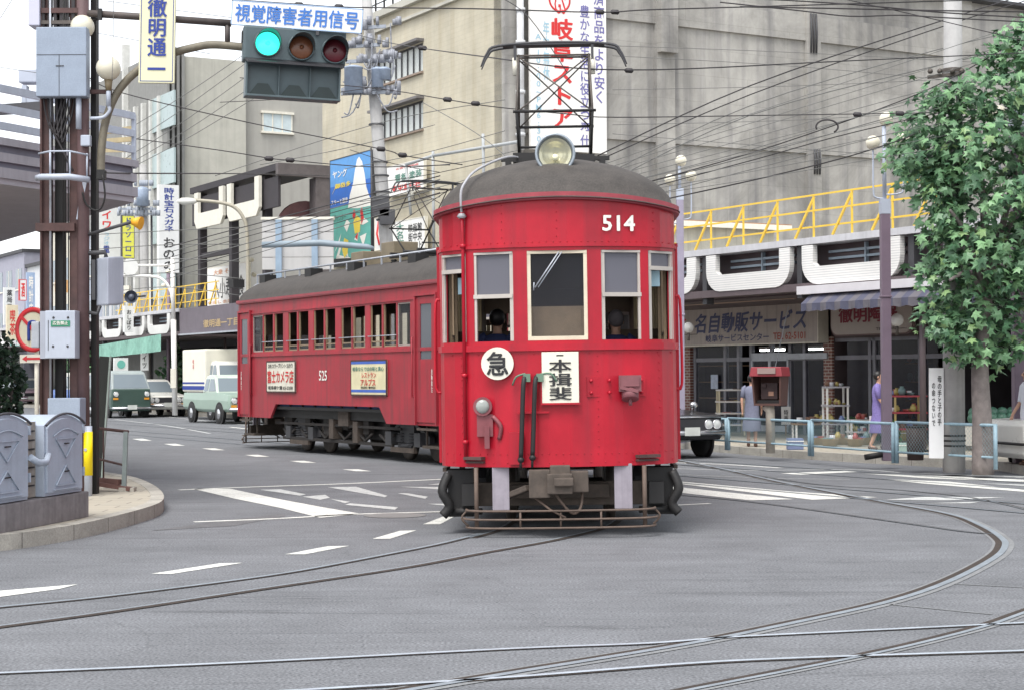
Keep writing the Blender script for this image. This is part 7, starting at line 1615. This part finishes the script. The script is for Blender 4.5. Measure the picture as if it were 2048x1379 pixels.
# ================================================================ planting
LEAF = [M('leaf_dark', (.05, .125, .06), .5, var=.25), M('leaf_mid', (.095, .20, .095), .5, var=.25), M('leaf_light', (.17, .32, .15), .5, var=.25), M('leaf_yellow', (.20, .32, .13), .5, var=.2)]
BARK = M('mottled_bark', (.19, .165, .155), .85, var=.35, scale=7, bump=.3)
def inside(poly, x, y):
    c = False; n = len(poly)
    for i in range(n):
        (x0, y0), (x1, y1) = poly[i], poly[i - 1]
        if (y0 > y) != (y1 > y) and x < (x1 - x0)*(y - y0)/(y1 - y0) + x0: c = not c
    return c
STAR = []
for k in range(5):
    a = R(-90 + 72*0) + R((k - 2)*58); rad = (.62, .85, 1.0, .85, .62)[k]
    STAR += [(rad*math.sin((k - 2)*R(58)), rad*math.cos((k - 2)*R(58)) )]
    if k < 4: q = (k - 1.5)*R(58); STAR += [(.42*math.sin(q), .42*math.cos(q))]
STAR += [(.12, -.25), (0, -.32), (-.12, -.25)]
STAR = [STAR[i] for i in range(len(STAR))]
def leaf(m, c, size, rng, lean):
    nrm = Vector((rng.gauss(0, .55) + lean.x*.5, rng.gauss(-.35, .5) + lean.y*.5, rng.gauss(.65, .35))).normalized()
    u = nrm.cross(Vector((rng.gauss(0, 1), rng.gauss(0, 1), rng.gauss(-.5, .4)))).normalized(); v = nrm.cross(u)
    if v.z > 0: v = -v; u = -u
    pts = [c + u*(x*size) + v*(y*size) - nrm*(abs(x)*size*.28) for x, y in STAR]
    k = len(m.v); m.v += pts + [c + nrm*size*.05]; n = len(pts)
    mi = rng.choices((0, 1, 2, 3), (4, 5, 3, .7))[0]
    for i in range(n): m.f.append([k + i, k + (i + 1) % n, k + n]); m.mi.append(mi); m.sm.append(False)
foot = G(1966, 935, .15); YT = foot.y; kp = YT/FPX
t = thing('street_tree', 'leafy green street tree with mottled trunk behind the concrete pole', 'tree', foot, 'W')
lim = [PY(x, y, YT) for x, y in ((1966, 935), (1964, 840), (1960, 740), (1966, 640), (1985, 520))]
m = MB(); m.tube(smooth_line([foot - Vector((0, 0, .1))] + lim[1:], 4), [.17 - .005*i for i in range(17)], 14)
for e, dy in (((1900, 420), -.6), ((1850, 320), .2), ((2060, 380), .5), ((1960, 260), -.3), ((2080, 200), .3), ((1900, 560), -.8), ((2130, 480), -.4)):
    q = PY(*e, YT + dy); s_ = PY(1972, 600, YT); m.tube(smooth_line([s_, s_.lerp(q, .5) + Vector((0, 0, .25)), q], 5), [.07 - .005*i for i in range(11)], 8)
m.ball(PY(1950, 690, YT - .13), .09, 8, (1, .6, 1.2)); m.build('trunk', BARK, t)
CROWN = [(2300, 30), (2048, 52), (2020, 66), (1990, 92), (1962, 112), (1940, 150), (1922, 185), (1890, 196), (1850, 196), (1822, 206), (1800, 262), (1772, 300), (1776, 325), (1815, 332), (1836, 350), (1806, 372), (1868, 398), (1880, 420), (1842, 440), (1850, 470), (1838, 505), (1856, 540), (1848, 578), (1872, 598), (1836, 640), (1862, 656), (1884, 668), (1888, 690), (1930, 700), (1960, 706), (1990, 702), (2010, 688), (2030, 660), (2040, 600), (2120, 590), (2300, 560)]
rg = random.Random(11); m = MB(); clumps = []
while len(clumps) < 400:
    x, y = rg.uniform(1765, 2290), rg.uniform(30, 706)
    if inside(CROWN, x, y): clumps.append((x + 14, y))
for i in range(len(CROWN) - 1):
    (x0, y0), (x1, y1) = CROWN[i], CROWN[i + 1]
    for f in (0, .5): clumps.append((x0 + (x1 - x0)*f + 26, y0 + (y1 - y0)*f))
for x, y in clumps:
    dist = min(1.0, min(math.hypot(x - a, y - b) for a, b in CROWN)/170)
    c = PY(x, y, YT + rg.uniform(-1.25, .9)*(.2 + dist)); ctr = PY(2010, 400, YT); lean = (c - ctr).normalized()
    for j in range(rg.randint(14, 19)):
        o = Vector((rg.gauss(0, .15), rg.gauss(0, .17), rg.gauss(0, .12))); leaf(m, c + o, rg.choice((.6, .9, 1, 1.15, 1.3))*rg.uniform(.10, .13), rg, lean)
m.build('crown', LEAF, t)
def shrub(name, label, c, rx, rz, n, size, mats, cat='shrub', seed=1, ry=None, group=None):
    rg = random.Random(seed); t = thing(name, label, cat, (c.x, c.y, .14), 'W', group); m = MB(); ry = ry or rx
    for i in range(n):
        a, u, r = rg.uniform(0, 6.28), rg.uniform(-1, 1), rg.uniform(.45, 1)**.5; s = math.sqrt(1 - u*u)
        b = 1 + .18*math.sin(5*a + seed) + .12*math.sin(9*u)
        p = Vector((c.x + rx*r*s*math.cos(a)*b, c.y + ry*r*s*math.sin(a)*b, c.z + rz*r*u*b))
        nrm = Vector((rg.gauss(0, 1), rg.gauss(-.3, 1), rg.gauss(.4, .7))).normalized(); e = nrm.cross(Vector((0, 0, 1))).normalized()*size*rg.uniform(.6, 1.2); f = nrm.cross(e).normalized()*size*rg.uniform(.6, 1.3)
        k = len(m.v); m.v += [p - e, p - f*.9, p + e, p + f]; m.f.append([k, k + 1, k + 2, k + 3]); m.mi.append(rg.choices((0, 1, 2), (5, 4, 2))[0]); m.sm.append(False)
    m.build('foliage', mats, t); m = MB()
    for i in range(4): m.cyl((c.x + .05*i, c.y, .14), (c.x + rx*.3*(i - 1.5), c.y, c.z), .03, 6)
    m.build('stem', BARK, t)
HEDGE = [M('hedge_dark', (.012, .032, .018), .6, var=.3), M('hedge_mid', (.022, .055, .028), .6, var=.3), M('hedge_light', (.05, .10, .05), .6, var=.3)]
c = PY(2, 745, 30); shrub('hedge_bush', 'dense dark green bush at the left edge behind the cabinets', Vector((c.x, 30, 1.45)), .40, .80, 1600, .05, HEDGE, 'bush', 3)
c = PY(318, 745, 79); shrub('street_shrub', 'green shrub behind the white sedan near the white mast', Vector((c.x, 83, 1.7)), .75, 1.1, 500, .12, LEAF, 'shrub', 4)
c = PY(352, 730, 81.5); shrub('street_shrub', 'small green shrub beside the dark shop left of the box truck', Vector((c.x, 81.5, 1.9)), .35, 1.3, 260, .11, LEAF, 'shrub', 5)
c = PY(150, 740, 82); shrub('street_shrub', 'far green street shrub seen between the pole uprights', Vector((c.x, 82, 1.8)), .9, 1.4, 500, .13, LEAF, 'shrub', 6)
# ================================================================ people
def skin_mesh(name, joints, edges, mat, parent, sub=2):
    me = bpy.data.meshes.new(name); keys = list(joints); me.from_pydata([joints[k][0] for k in keys], [(keys.index(a), keys.index(b)) for a, b in edges], [])
    o = bpy.data.objects.new(name, me); COL.objects.link(o); md = o.modifiers.new('skin', 'SKIN'); sv = me.skin_vertices[0].data
    for i, k in enumerate(keys): r = joints[k][1]; sv[i].radius = (r, r) if not isinstance(r, tuple) else r; sv[i].use_root = (i == 0)
    sb = o.modifiers.new('sub', 'SUBSURF'); sb.levels = sub; sb.render_levels = sub
    dg = bpy.context.evaluated_depsgraph_get(); dg.update(); m2 = bpy.data.meshes.new_from_object(o.evaluated_get(dg)); bpy.data.objects.remove(o)
    m2.materials.clear(); m2.materials.append(mat)
    for p in m2.polygons: p.use_smooth = True
    o = bpy.data.objects.new(name, m2); COL.objects.link(o); o.parent = parent; return o
def person(label, pos, turn, H, hair=HAIR, top=None, dress=None, trousers=None, seated=False, stride=.12, armswing=.1, lean=0.0, bag=None, sleeve=.5, headturn=0.0):
    """facing -y; body on one continuous skinned surface, clothes and hair as children"""
    t = thing('person', label, 'person', (0, 0, 0), 'W'); t.location = pos; t.rotation_euler = (lean, 0, turn); s = H/1.6
    V = lambda x, y, z: Vector((x*s, y*s, z*s)); hip = .82
    if seated: legs = {'hl': V(.09, 0, .0), 'kl': V(.10, -.40, .02), 'al': V(.10, -.42, -.38), 'tl': V(.10, -.56, -.42), 'hr': V(-.09, 0, .0), 'kr': V(-.10, -.40, .02), 'ar': V(-.10, -.42, -.38), 'tr': V(-.10, -.56, -.42)}; hip = .02
    else: legs = {'hl': V(.08, 0, .80), 'kl': V(.08, -.04 - stride*.5, .44), 'al': V(.08, -stride*.6 + .02, .08), 'tl': V(.09, -stride*.6 - .12, .03), 'hr': V(-.08, 0, .80), 'kr': V(-.08, -.03 + stride*.3, .44), 'ar': V(-.08, stride, .08), 'tr': V(-.09, stride - .12, .03)}
    Z = hip
    J = {'pel': (V(0, 0, Z), (.135*s, .10*s)), 'waist': (V(0, 0, Z + .2), (.115*s, .085*s)), 'chest': (V(0, 0, Z + .40), (.135*s, .10*s)), 'neck0': (V(0, -.005, Z + .53), .055*s), 'neck': (V(0, -.015, Z + .58), .047*s)}
    hx = math.sin(headturn)
    J.update({'jaw': (V(0, -.035, Z + .635), (.058*s, .062*s)), 'head': (V(0, -.02, Z + .70), (.072*s, .085*s)), 'crown': (V(0, -.01, Z + .765), (.055*s, .065*s))})
    J.update({k: (v, {'h': .085, 'k': .055, 'a': .036, 't': .028}[k[0]]*s) for k, v in legs.items()})
    for sg, q in ((1, 'l'), (-1, 'r')):
        sw = armswing*sg
        J['s' + q] = (V(.165*sg, 0, Z + .49), .048*s); J['e' + q] = (V(.215*sg, sw*.6 + .03, Z + .24), .036*s); J['w' + q] = (V(.205*sg, sw*1.4 - .05, Z + .02), .025*s)
        pb = J['w' + q][0] + V(0, -.012, -.055); J['p' + q] = (pb, (.030*s, .016*s))
        for i in range(4): J['f%d%s' % (i, q)] = (pb + V(0, -.024 + .016*i, -.045 - (.006, .010, .009, .0)[i]), .0085*s); J['g%d%s' % (i, q)] = (pb + V(-.012*sg, -.026 + .016*i, -.078 - (.006, .012, .010, -.004)[i]), .0075*s)
        J['u' + q] = (pb + V(-.012*sg, -.036, -.012), .0095*s); J['v' + q] = (pb + V(-.016*sg, -.045, -.042), .008*s)
    E = [('pel', 'waist'), ('waist', 'chest'), ('chest', 'neck0'), ('neck0', 'neck'), ('neck', 'jaw'), ('jaw', 'head'), ('head', 'crown')]
    for q in 'lr':
        E += [('pel', 'h' + q), ('h' + q, 'k' + q), ('k' + q, 'a' + q), ('a' + q, 't' + q), ('chest', 's' + q), ('s' + q, 'e' + q), ('e' + q, 'w' + q), ('w' + q, 'p' + q), ('p' + q, 'u' + q), ('u' + q, 'v' + q)]
        for i in range(4): E += [('p' + q, 'f%d%s' % (i, q)), ('f%d%s' % (i, q), 'g%d%s' % (i, q))]
    b = skin_mesh('body', J, E, SKIN, t); ORG[b.name] = Vector((0, 0, 0))
    hc = V(0, -.012, Z + .705)
    m = MB(); m.ball(hc + V(0, .018, .022), .098*s, 18, (.9, 1.02, 1.0)); m.v = [v if not (v.y < hc.y - .035*s and v.z < hc.z + .05*s) else Vector((v.x, hc.y - .035*s, v.z)) for v in m.v]; m.build('hair', hair, t)
    m = MB()
    for sg in (-1, 1): m.ball(hc + V(.030*sg, -.083, .0), .010*s, 8)
    m.box(tuple(hc + V(-.022, -.096, -.062)), tuple(hc + V(.022, -.088, -.055))); m.build('eyes_and_mouth', M('eye_dark', (.06, .03, .03), .4), t)
    m = MB(); m.prism([hc + V(-.012, -.084, -.03), hc + V(.012, -.084, -.03), hc + V(0, -.086, .01)], V(0, -.022, -.003)); 
    for sg in (-1, 1): m.ball(hc + V(.078*sg, .0, -.01), .02*s, 8, (.5, 1, 1.5))
    m.build('nose_and_ears', SKIN, t)
    cl = top or dress
    def ell(pts, name, mat):
        m = MB(); n = 20
        for z, rx, ry, oy in pts:
            for j in range(n): a = 2*math.pi*j/n; w = 1 + (.04*math.sin(6*a + z*9) if z < hip - .05 else 0); m.v.append(V(rx*w*math.cos(a), oy + ry*w*math.sin(a), z))
        for i in range(len(pts) - 1):
            for j in range(n): m.f.append([i*n + j, i*n + (j + 1) % n, (i + 1)*n + (j + 1) % n, (i + 1)*n + j]); m.mi.append(0); m.sm.append(True)
        return m.build(name, mat, t)
    bodice = [(Z - .08, .165, .125, 0), (Z + .05, .168, .13, 0), (Z + .2, .145, .115, 0), (Z + .36, .17, .13, 0), (Z + .47, .18, .115, 0), (Z + .525, .13, .085, 0), (Z + .55, .07, .065, -.005)]
    if dress: ell([(Z - .47, .215, .18, 0), (Z - .45, .22, .185, 0), (Z - .25, .205, .165, 0)] + bodice, 'dress', dress)
    if top: ell(bodice, 'shirt', top)
    m = MB()
    for q, sg in (('l', 1), ('r', -1)):
        a, b_, w_ = J['s' + q][0], J['e' + q][0], J['w' + q][0]; e_ = a.lerp(b_, min(1, sleeve*2)) if sleeve <= .5 else b_.lerp(w_, sleeve*2 - 1)
        pts = [a + V(-.05*sg, 0, .03), a] + ([b_] if sleeve > .5 else []) + [e_]; m.tube(pts, [.06*s, .068*s] + ([.055*s] if sleeve > .5 else []) + [.052*s], 12)
    m.each('sleeve', cl, t)
    if trousers:
        m = MB()
        for q in 'lr': m.tube([J['h' + q][0] + V(0, 0, .04), J['h' + q][0], J['k' + q][0], J['a' + q][0]], [.11*s, .10*s, .075*s, .062*s], 12)
        m.build('trousers', trousers, t)
    m = MB()
    for q in 'lr':
        a, e_ = J['a' + q][0], J['t' + q][0]; d = (e_ - a); d.z = 0; d.normalize(); m.tube([a - d*.04*s + V(0, 0, -.045), a + V(0, 0, -.035), e_ + V(0, 0, -.005), e_ + d*.03*s + V(0, 0, -.01)], [.035*s, .042*s, .036*s, .02*s], 10)
    m.each('shoe', M('shoe_brown', (.10, .055, .04), .5), t)
    if bag:
        w_ = J['pl'][0]; m = MB(); m.box(tuple(w_ + V(-.03, -.12, -.26)), tuple(w_ + V(.05, .10, -.09))); o = m.build('shopping_bag', bag, t, bevel=.01)
        o.parent = None; o.location = pos; o.rotation_euler = (0, 0, turn); props(o, 'pale shopping bag hanging from the hand of the woman in violet', 'bag')
    return t
p = G(1504, 892, .15); person('woman in a grey-blue dress seen from behind beside the payphone', p, R(180 - 12), 1.44, dress=M('dress_grey_blue', (.17, .18, .25), .8, var=.15, scale=20), stride=.04, sleeve=.42, lean=0)
p = G(1757, 898, .15); person('woman in a violet dress walking to the right behind the lamp post', p, R(72), 1.48, dress=M('dress_violet', (.20, .16, .40), .8, var=.35, scale=40), stride=.16, sleeve=.5, armswing=.12, bag=M('bag_pale', (.62, .58, .60), .7))
p = PY(2058, 900, 28.0); p.z = .15; person('man in a white shirt at the right edge behind the white car', p, R(-80), 1.52, hair=M('grey_hair', (.18, .15, .14), .6), top=M('shirt_white', (.72, .74, .80), .7, var=.05), trousers=M('trousers_dark', (.05, .05, .06), .8), sleeve=.55)
mw = T1.matrix_basis
def seat(label, x, y, z, hair, coat, turn): 
    q = Matrix.Translation(T1.location) @ Euler(T1.rotation_euler).to_matrix().to_4x4(); person(label, q @ Vector((x, y, z)), turn, 1.58, hair=hair, top=coat, trousers=M('trousers_dark', (.05, .05, .06), .8), seated=True, sleeve=.9)
COAT = M('coat_navy', (.03, .04, .12), .8, var=.2)
seat('dark-haired passenger in navy behind the left front window of the first tram', -.66, 1.45, 1.50, HAIR, COAT, R(175)); seat('second dark-haired passenger deeper in the first tram beside the middle window', -.42, 2.9, 1.45, HAIR, COAT, R(170))
seat('passenger with a grey cap behind the right front window of the first tram', .62, 1.4, 1.47, M('cap_grey', (.16, .14, .15), .8), COAT, R(185))
q = V_ = None
for ob in bpy.data.objects:
    if ob.get('label', '').startswith('pale green old pickup'): V_ = ob
if V_:
    q = Matrix.Translation(V_.location) @ Euler(V_.rotation_euler).to_matrix().to_4x4(); person('driver in dark clothes at the wheel of the pale green pickup', q @ (Vector((-.35, 2.1, .62))*FAR), V_.rotation_euler.z, 1.5, top=COAT, trousers=COAT, seated=True, sleeve=.9)
# ================================================================ shop goods on the pavement
WOODT = M('table_wood', (.26, .16, .09), .7, var=.25)
def table(label, px0, px1, foot, pyt, dep, mats, tiers=1, cat='table', leg=WHITE):
    a, b = G(px0, foot, .15), G(px1, foot, .15); Y = a.y; zt = PY(px0, pyt, Y).z; w = b.x - a.x
    t = thing('display_table', label, cat, (0, 0, 0), 'W'); t.location = ((a.x + b.x)/2, Y, .15); zt -= .15
    tops = [zt*(i + 1)/tiers for i in range(tiers)]
    for z in tops: m = MB(); m.box((-w/2, 0, z - .035), (w/2, dep*(1 - .25*(z == zt and tiers > 1)), z)); m.build('top', mats, t)
    for sx in (-1, 1):
        for yy in (.04, dep - .06): m = MB(); m.bar((sx*(w/2 - .04), yy, 0), (sx*(w/2 - .04), yy, zt - .03), .04); m.build('leg', leg, t)
    return t, w, tops, dep
POTS = [M('pot_white', (.66, .66, .68), .3, var=.08), M('pot_blue', (.16, .22, .42), .3, var=.3, scale=30), M('pot_red', (.34, .08, .07), .35, var=.2), M('pot_brown', (.20, .11, .07), .4, var=.2), M('pot_yellow', (.40, .32, .10), .4, var=.2), M('pot_teal', (.16, .24, .24), .4, var=.2)]
def profile(rg):
    k = rg.random()
    if k < .35: return [(0, 0), (.045, 0), (.07, .03), (.085, .075), (.08, .078), (.06, .03), (0, .02)]
    if k < .7: return [(0, 0), (.05, 0), (.085, .07), (.075, .14), (.04, .17), (.05, .2), (.04, .2), (0, .16)]
    return [(0, 0), (.06, 0), (.075, .05), (.075, .13), (.07, .14), (.06, .13), (.055, .03), (0, .02)]
PROT = {}; COLN = ('white', 'blue', 'red', 'brown', 'ochre', 'teal')
def pots(t, w, tops, dep, n, label, group, seed, sc=1.0):
    rg = random.Random(seed)
    for i in range(n):
        z = tops[i % len(tops)]; key = (rg.randint(0, 5), rg.randint(0, 2)); x = rg.uniform(-w/2 + .08, w/2 - .08); y = rg.uniform(.06, dep*.6)
        if key not in PROT:
            m = MB(); m.lathe(profile(random.Random(key[0]*7 + key[1])), (0, 0, 0), 14); PROT[key] = m.build('ceramic_pot', POTS[key[0]], at=(0, 0, 0)); o = PROT[key]
        else: o = PROT[key].copy(); COL.objects.link(o)
        o.location = t.location + Vector((x, y, z + .001)); f = rg.uniform(.55, 1.05)*sc; o.scale = (f, f, f); o.rotation_euler = (0, 0, rg.uniform(0, 6)); props(o, label.replace('glazed', COLN[key[0]]).replace('colourful', COLN[key[0]]), 'pot', group)
def at_n(label, px0, px1, n, pyt, tiers, mats, dep=.5, leg=WHITE):
    p = PN((px0 + px1)/2, 800, n); Y = p.y; foot = 752 + (CAMH - .15)*FPX/Y; return table(label, px0, px1, foot, pyt, dep, mats, tiers, leg=leg)
a = at_n('white steel magazine rack with sloping shelves behind the black car', 1436, 1494, 25.6, 778, 4, M('shelf_white', (.60, .58, .56), .5, var=.1), .55, M('leg_cream', (.52, .46, .32), .5))
rg = random.Random(3)
for i in range(14):
    z = a[2][i % 4]; m = MB(); x = rg.uniform(-.28, .28); y = rg.uniform(.05, .25); m.box((x - .09, y, 0), (x + .09, y + .24, .012)); o = m.build('magazine', rg.choice(POTS), at=(0, 0, 0)); o.location = a[0].location + Vector((0, 0, z + .002)); props(o, 'flat magazine lying on the white rack', 'magazine', 'magazines on the white rack')
a = at_n('two-tier white table of blue and white crockery beside the brick pier', 1652, 1702, 25.3, 772, 3, M('cloth_grey', (.40, .39, .42), .8, var=.15), .6); pots(*a, 22, 'small glazed pot on the two-tier white table', 'crockery on the two-tier table', 1, .8)
a = at_n('long low wooden table of pots right of the shop door', 1590, 1690, 25.6, 846, 1, WOODT, .6); pots(*a, 14, 'small glazed pot on the long low wooden table', 'pots on the low wooden table', 2)
a = at_n('red tiered display stand of bright pots right of the purple post', 1788, 1858, 25.6, 790, 3, M('stand_red', (.40, .05, .07), .5, var=.15), .7, M('leg_ochre', (.48, .36, .14), .5)); pots(*a, 27, 'small colourful pot on the red tiered stand', 'pots on the red tiered stand', 3, .9)
a = at_n('low white table of vases beside the walking woman', 1700, 1745, 25.2, 838, 2, M('shelf_white', (.60, .58, .56), .5, var=.1), .5); pots(*a, 14, 'small glazed vase on the low white table', 'vases on the low white table', 4, .9)
a = at_n('fruit stall counter with pale front boards behind the tree trunk', 1925, 2046, 24.9, 848, 1, M('counter_pale', (.55, .52, .46), .6, var=.1), .9, M('counter_pale', (.55, .52, .46), .6))
m = MB(); w = a[1]; m.box((-w/2, -.02, .1), (w/2, 0, a[2][0] - .04)); m.build('front_board', M('counter_front', (.50, .48, .43), .6, var=.1), a[0])
rg = random.Random(8); MEL = M('melon_green', (.05, .13, .09), .45, var=.5, scale=14)
for i in range(14):
    m = MB(); m.ball((0, 0, .11), .115, 14); o = m.build('watermelon', MEL, at=(0, 0, 0)) if i == 0 else o.copy()
    if i: COL.objects.link(o)
    o.location = a[0].location + Vector((-w/2 + .25 + (i % 8)*.18 + (i//8)*.08, .15 + (i//8)*.25, a[2][0] + (.0 if i < 8 else .10))); o.rotation_euler = (0, 0, i); props(o, ('dark green watermelon in the front row on the fruit stall counter' if i < 8 else 'dark green watermelon in the raised back row on the fruit stall'), 'watermelon', 'watermelons on the fruit stall')
for i, (px, fo) in enumerate(((1764, 884), (1782, 888), (1700, 878))):
    p = G(px, fo, .15); shrub('potted_plant', ('leafy potted plant just right of the woman in violet', 'leafy potted plant between the lamp post and the yellow carton', 'leafy potted plant under the low white table')[i], Vector((p.x, p.y, .42)), .18, .24, 160, .05, LEAF, 'plant', 20 + i, group='potted plants outside the ceramics shop')
# planter baskets at the kerb side of the low tables
rg = random.Random(4); BASK = M('basket_straw', (.34, .26, .15), .85, var=.3, scale=14, bump=.4)
for i, px in enumerate((1636, 1660, 1684, 1710, 1733)):
    p = G(px, 888 + (i % 2)*3, .15); m = MB(); m.lathe([(0, 0), (.14, 0), (.19, .14), (.2, .15), (.18, .15), (.0, .08)], (0, 0, 0), 14); o = m.build('straw_basket', BASK, at=(0, 0, 0)); o.location = p
    props(o, ('leftmost', 'second', 'middle', 'fourth', 'rightmost')[i] + ' of the low straw baskets of pots before the tables', 'basket', 'straw baskets before the tables')
    for j in range(4):
        key = (rg.randint(0, 5), rg.randint(0, 2))
        if key in PROT: q = PROT[key].copy(); COL.objects.link(q); q.location = p + Vector((rg.uniform(-.09, .09), rg.uniform(-.08, .08), .11)); q.scale = (.8,)*3; props(q, 'small glazed pot heaped in the straw baskets', 'pot', 'pots in the straw baskets')
for px, fo, w_, h_, c_, lb in ((1806, 880, .24, .22, POTS[4], 'yellow printed carton on the pavement left of the waste bin'), (1806, 902, .26, .16, M('carton_green', (.30, .42, .38), .7, var=.2), 'pale green carton on the pavement below the yellow one'), (1592, 898, .3, .22, M('carton_blue', (.16, .2, .34), .7, var=.2), 'dark blue crate beside the payphone post'), (1650, 862, .2, .12, POTS[0], 'small white price carton on the low wooden table')):
    p = G(px, fo, .15); t = thing('carton', lb, 'box', p, 'W'); zo = .56 if 'price' in lb else .15
    m = MB(); m.box((p.x - w_/2, p.y, zo), (p.x + w_/2, p.y + .25, zo + h_)); m.build('case', c_, t, bevel=.006); m = MB(); m.box((p.x - w_/2 - .01, p.y - .01, zo + h_*.7), (p.x + w_/2 + .01, p.y + .26, zo + h_*.78)); m.build('lid_edge', WHITE, t)
p = PN(1572, 846, 26.3); t = thing('paper_notice', 'white paper notice leaning by the shop door behind the payphone', 'notice', (p.x, p.y, .5), 'W')
m = MB(); a_, b_ = PY(1563, 848, p.y), PY(1581, 812, p.y); m.box((a_.x, p.y, a_.z), (b_.x, p.y + .03, b_.z)); q = m.build('sheet', WHITE, t); text('lettering', ['特', '売'], TBLK, q, ((a_.x + b_.x)/2, p.y - .002, (a_.z + b_.z)/2), .1, .28, vertical=True); m = MB(); m.bar(((a_.x + b_.x)/2, p.y + .04, .15), ((a_.x + b_.x)/2, p.y + .04, b_.z), .03); m.build('stake', WOODT, t)
# goods on shelves inside the shops
for px0, px1, lab in ((1690, 1840, 'dark display shelf inside the ceramics shop'), (1920, 2060, 'dark goods shelf inside the fruit shop'), (1385, 1500, 'dim goods shelf inside the glass-fronted shop')):
    x0, x1 = rng(px0, px1, NF + 2.2); t = thing('display_shelf', lab, 'shelf', ((x0 + x1)/2, NF + 2.2, .16), 'S')
    for z in (.5, .95, 1.4, 1.85): m = MB(); m.box((x0, NF + 2.2, z), (x1, NF + 2.6, z + .03)); m.build('board', WOODT, t)
    m = MB()
    for x in (x0, (x0 + x1)/2, x1 - .04): m.box((x, NF + 2.25, .16), (x + .04, NF + 2.6, 2.1))
    m.build('upright', DKGREY, t)
    for z in (.53, .98, 1.43, 1.88):
        for i in (range(7) if px0 == 1690 else ()):
            key = random.Random(i*3 + int(z*10) + px0).choice(list(PROT)); o = PROT[key].copy(); COL.objects.link(o); o.location = RF['S'] @ Vector((x0 + .2 + (x1 - x0 - .4)*i/6, NF + 2.35, z)); o.scale = (1.3,)*3; props(o, 'glazed pot on the ' + lab, 'pot', 'pots on the ' + lab)
# mottled pale blue sheet on the glass front
x = sN(1421, 760, NF).x
m = MB(); m.box((x + .02, NF - .005, 1.25), (x + .32, NF + .01, 1.62)); o = m.build('window_poster', M('poster_pale', (.40, .46, .58), .5, var=.3, scale=8), shop1)
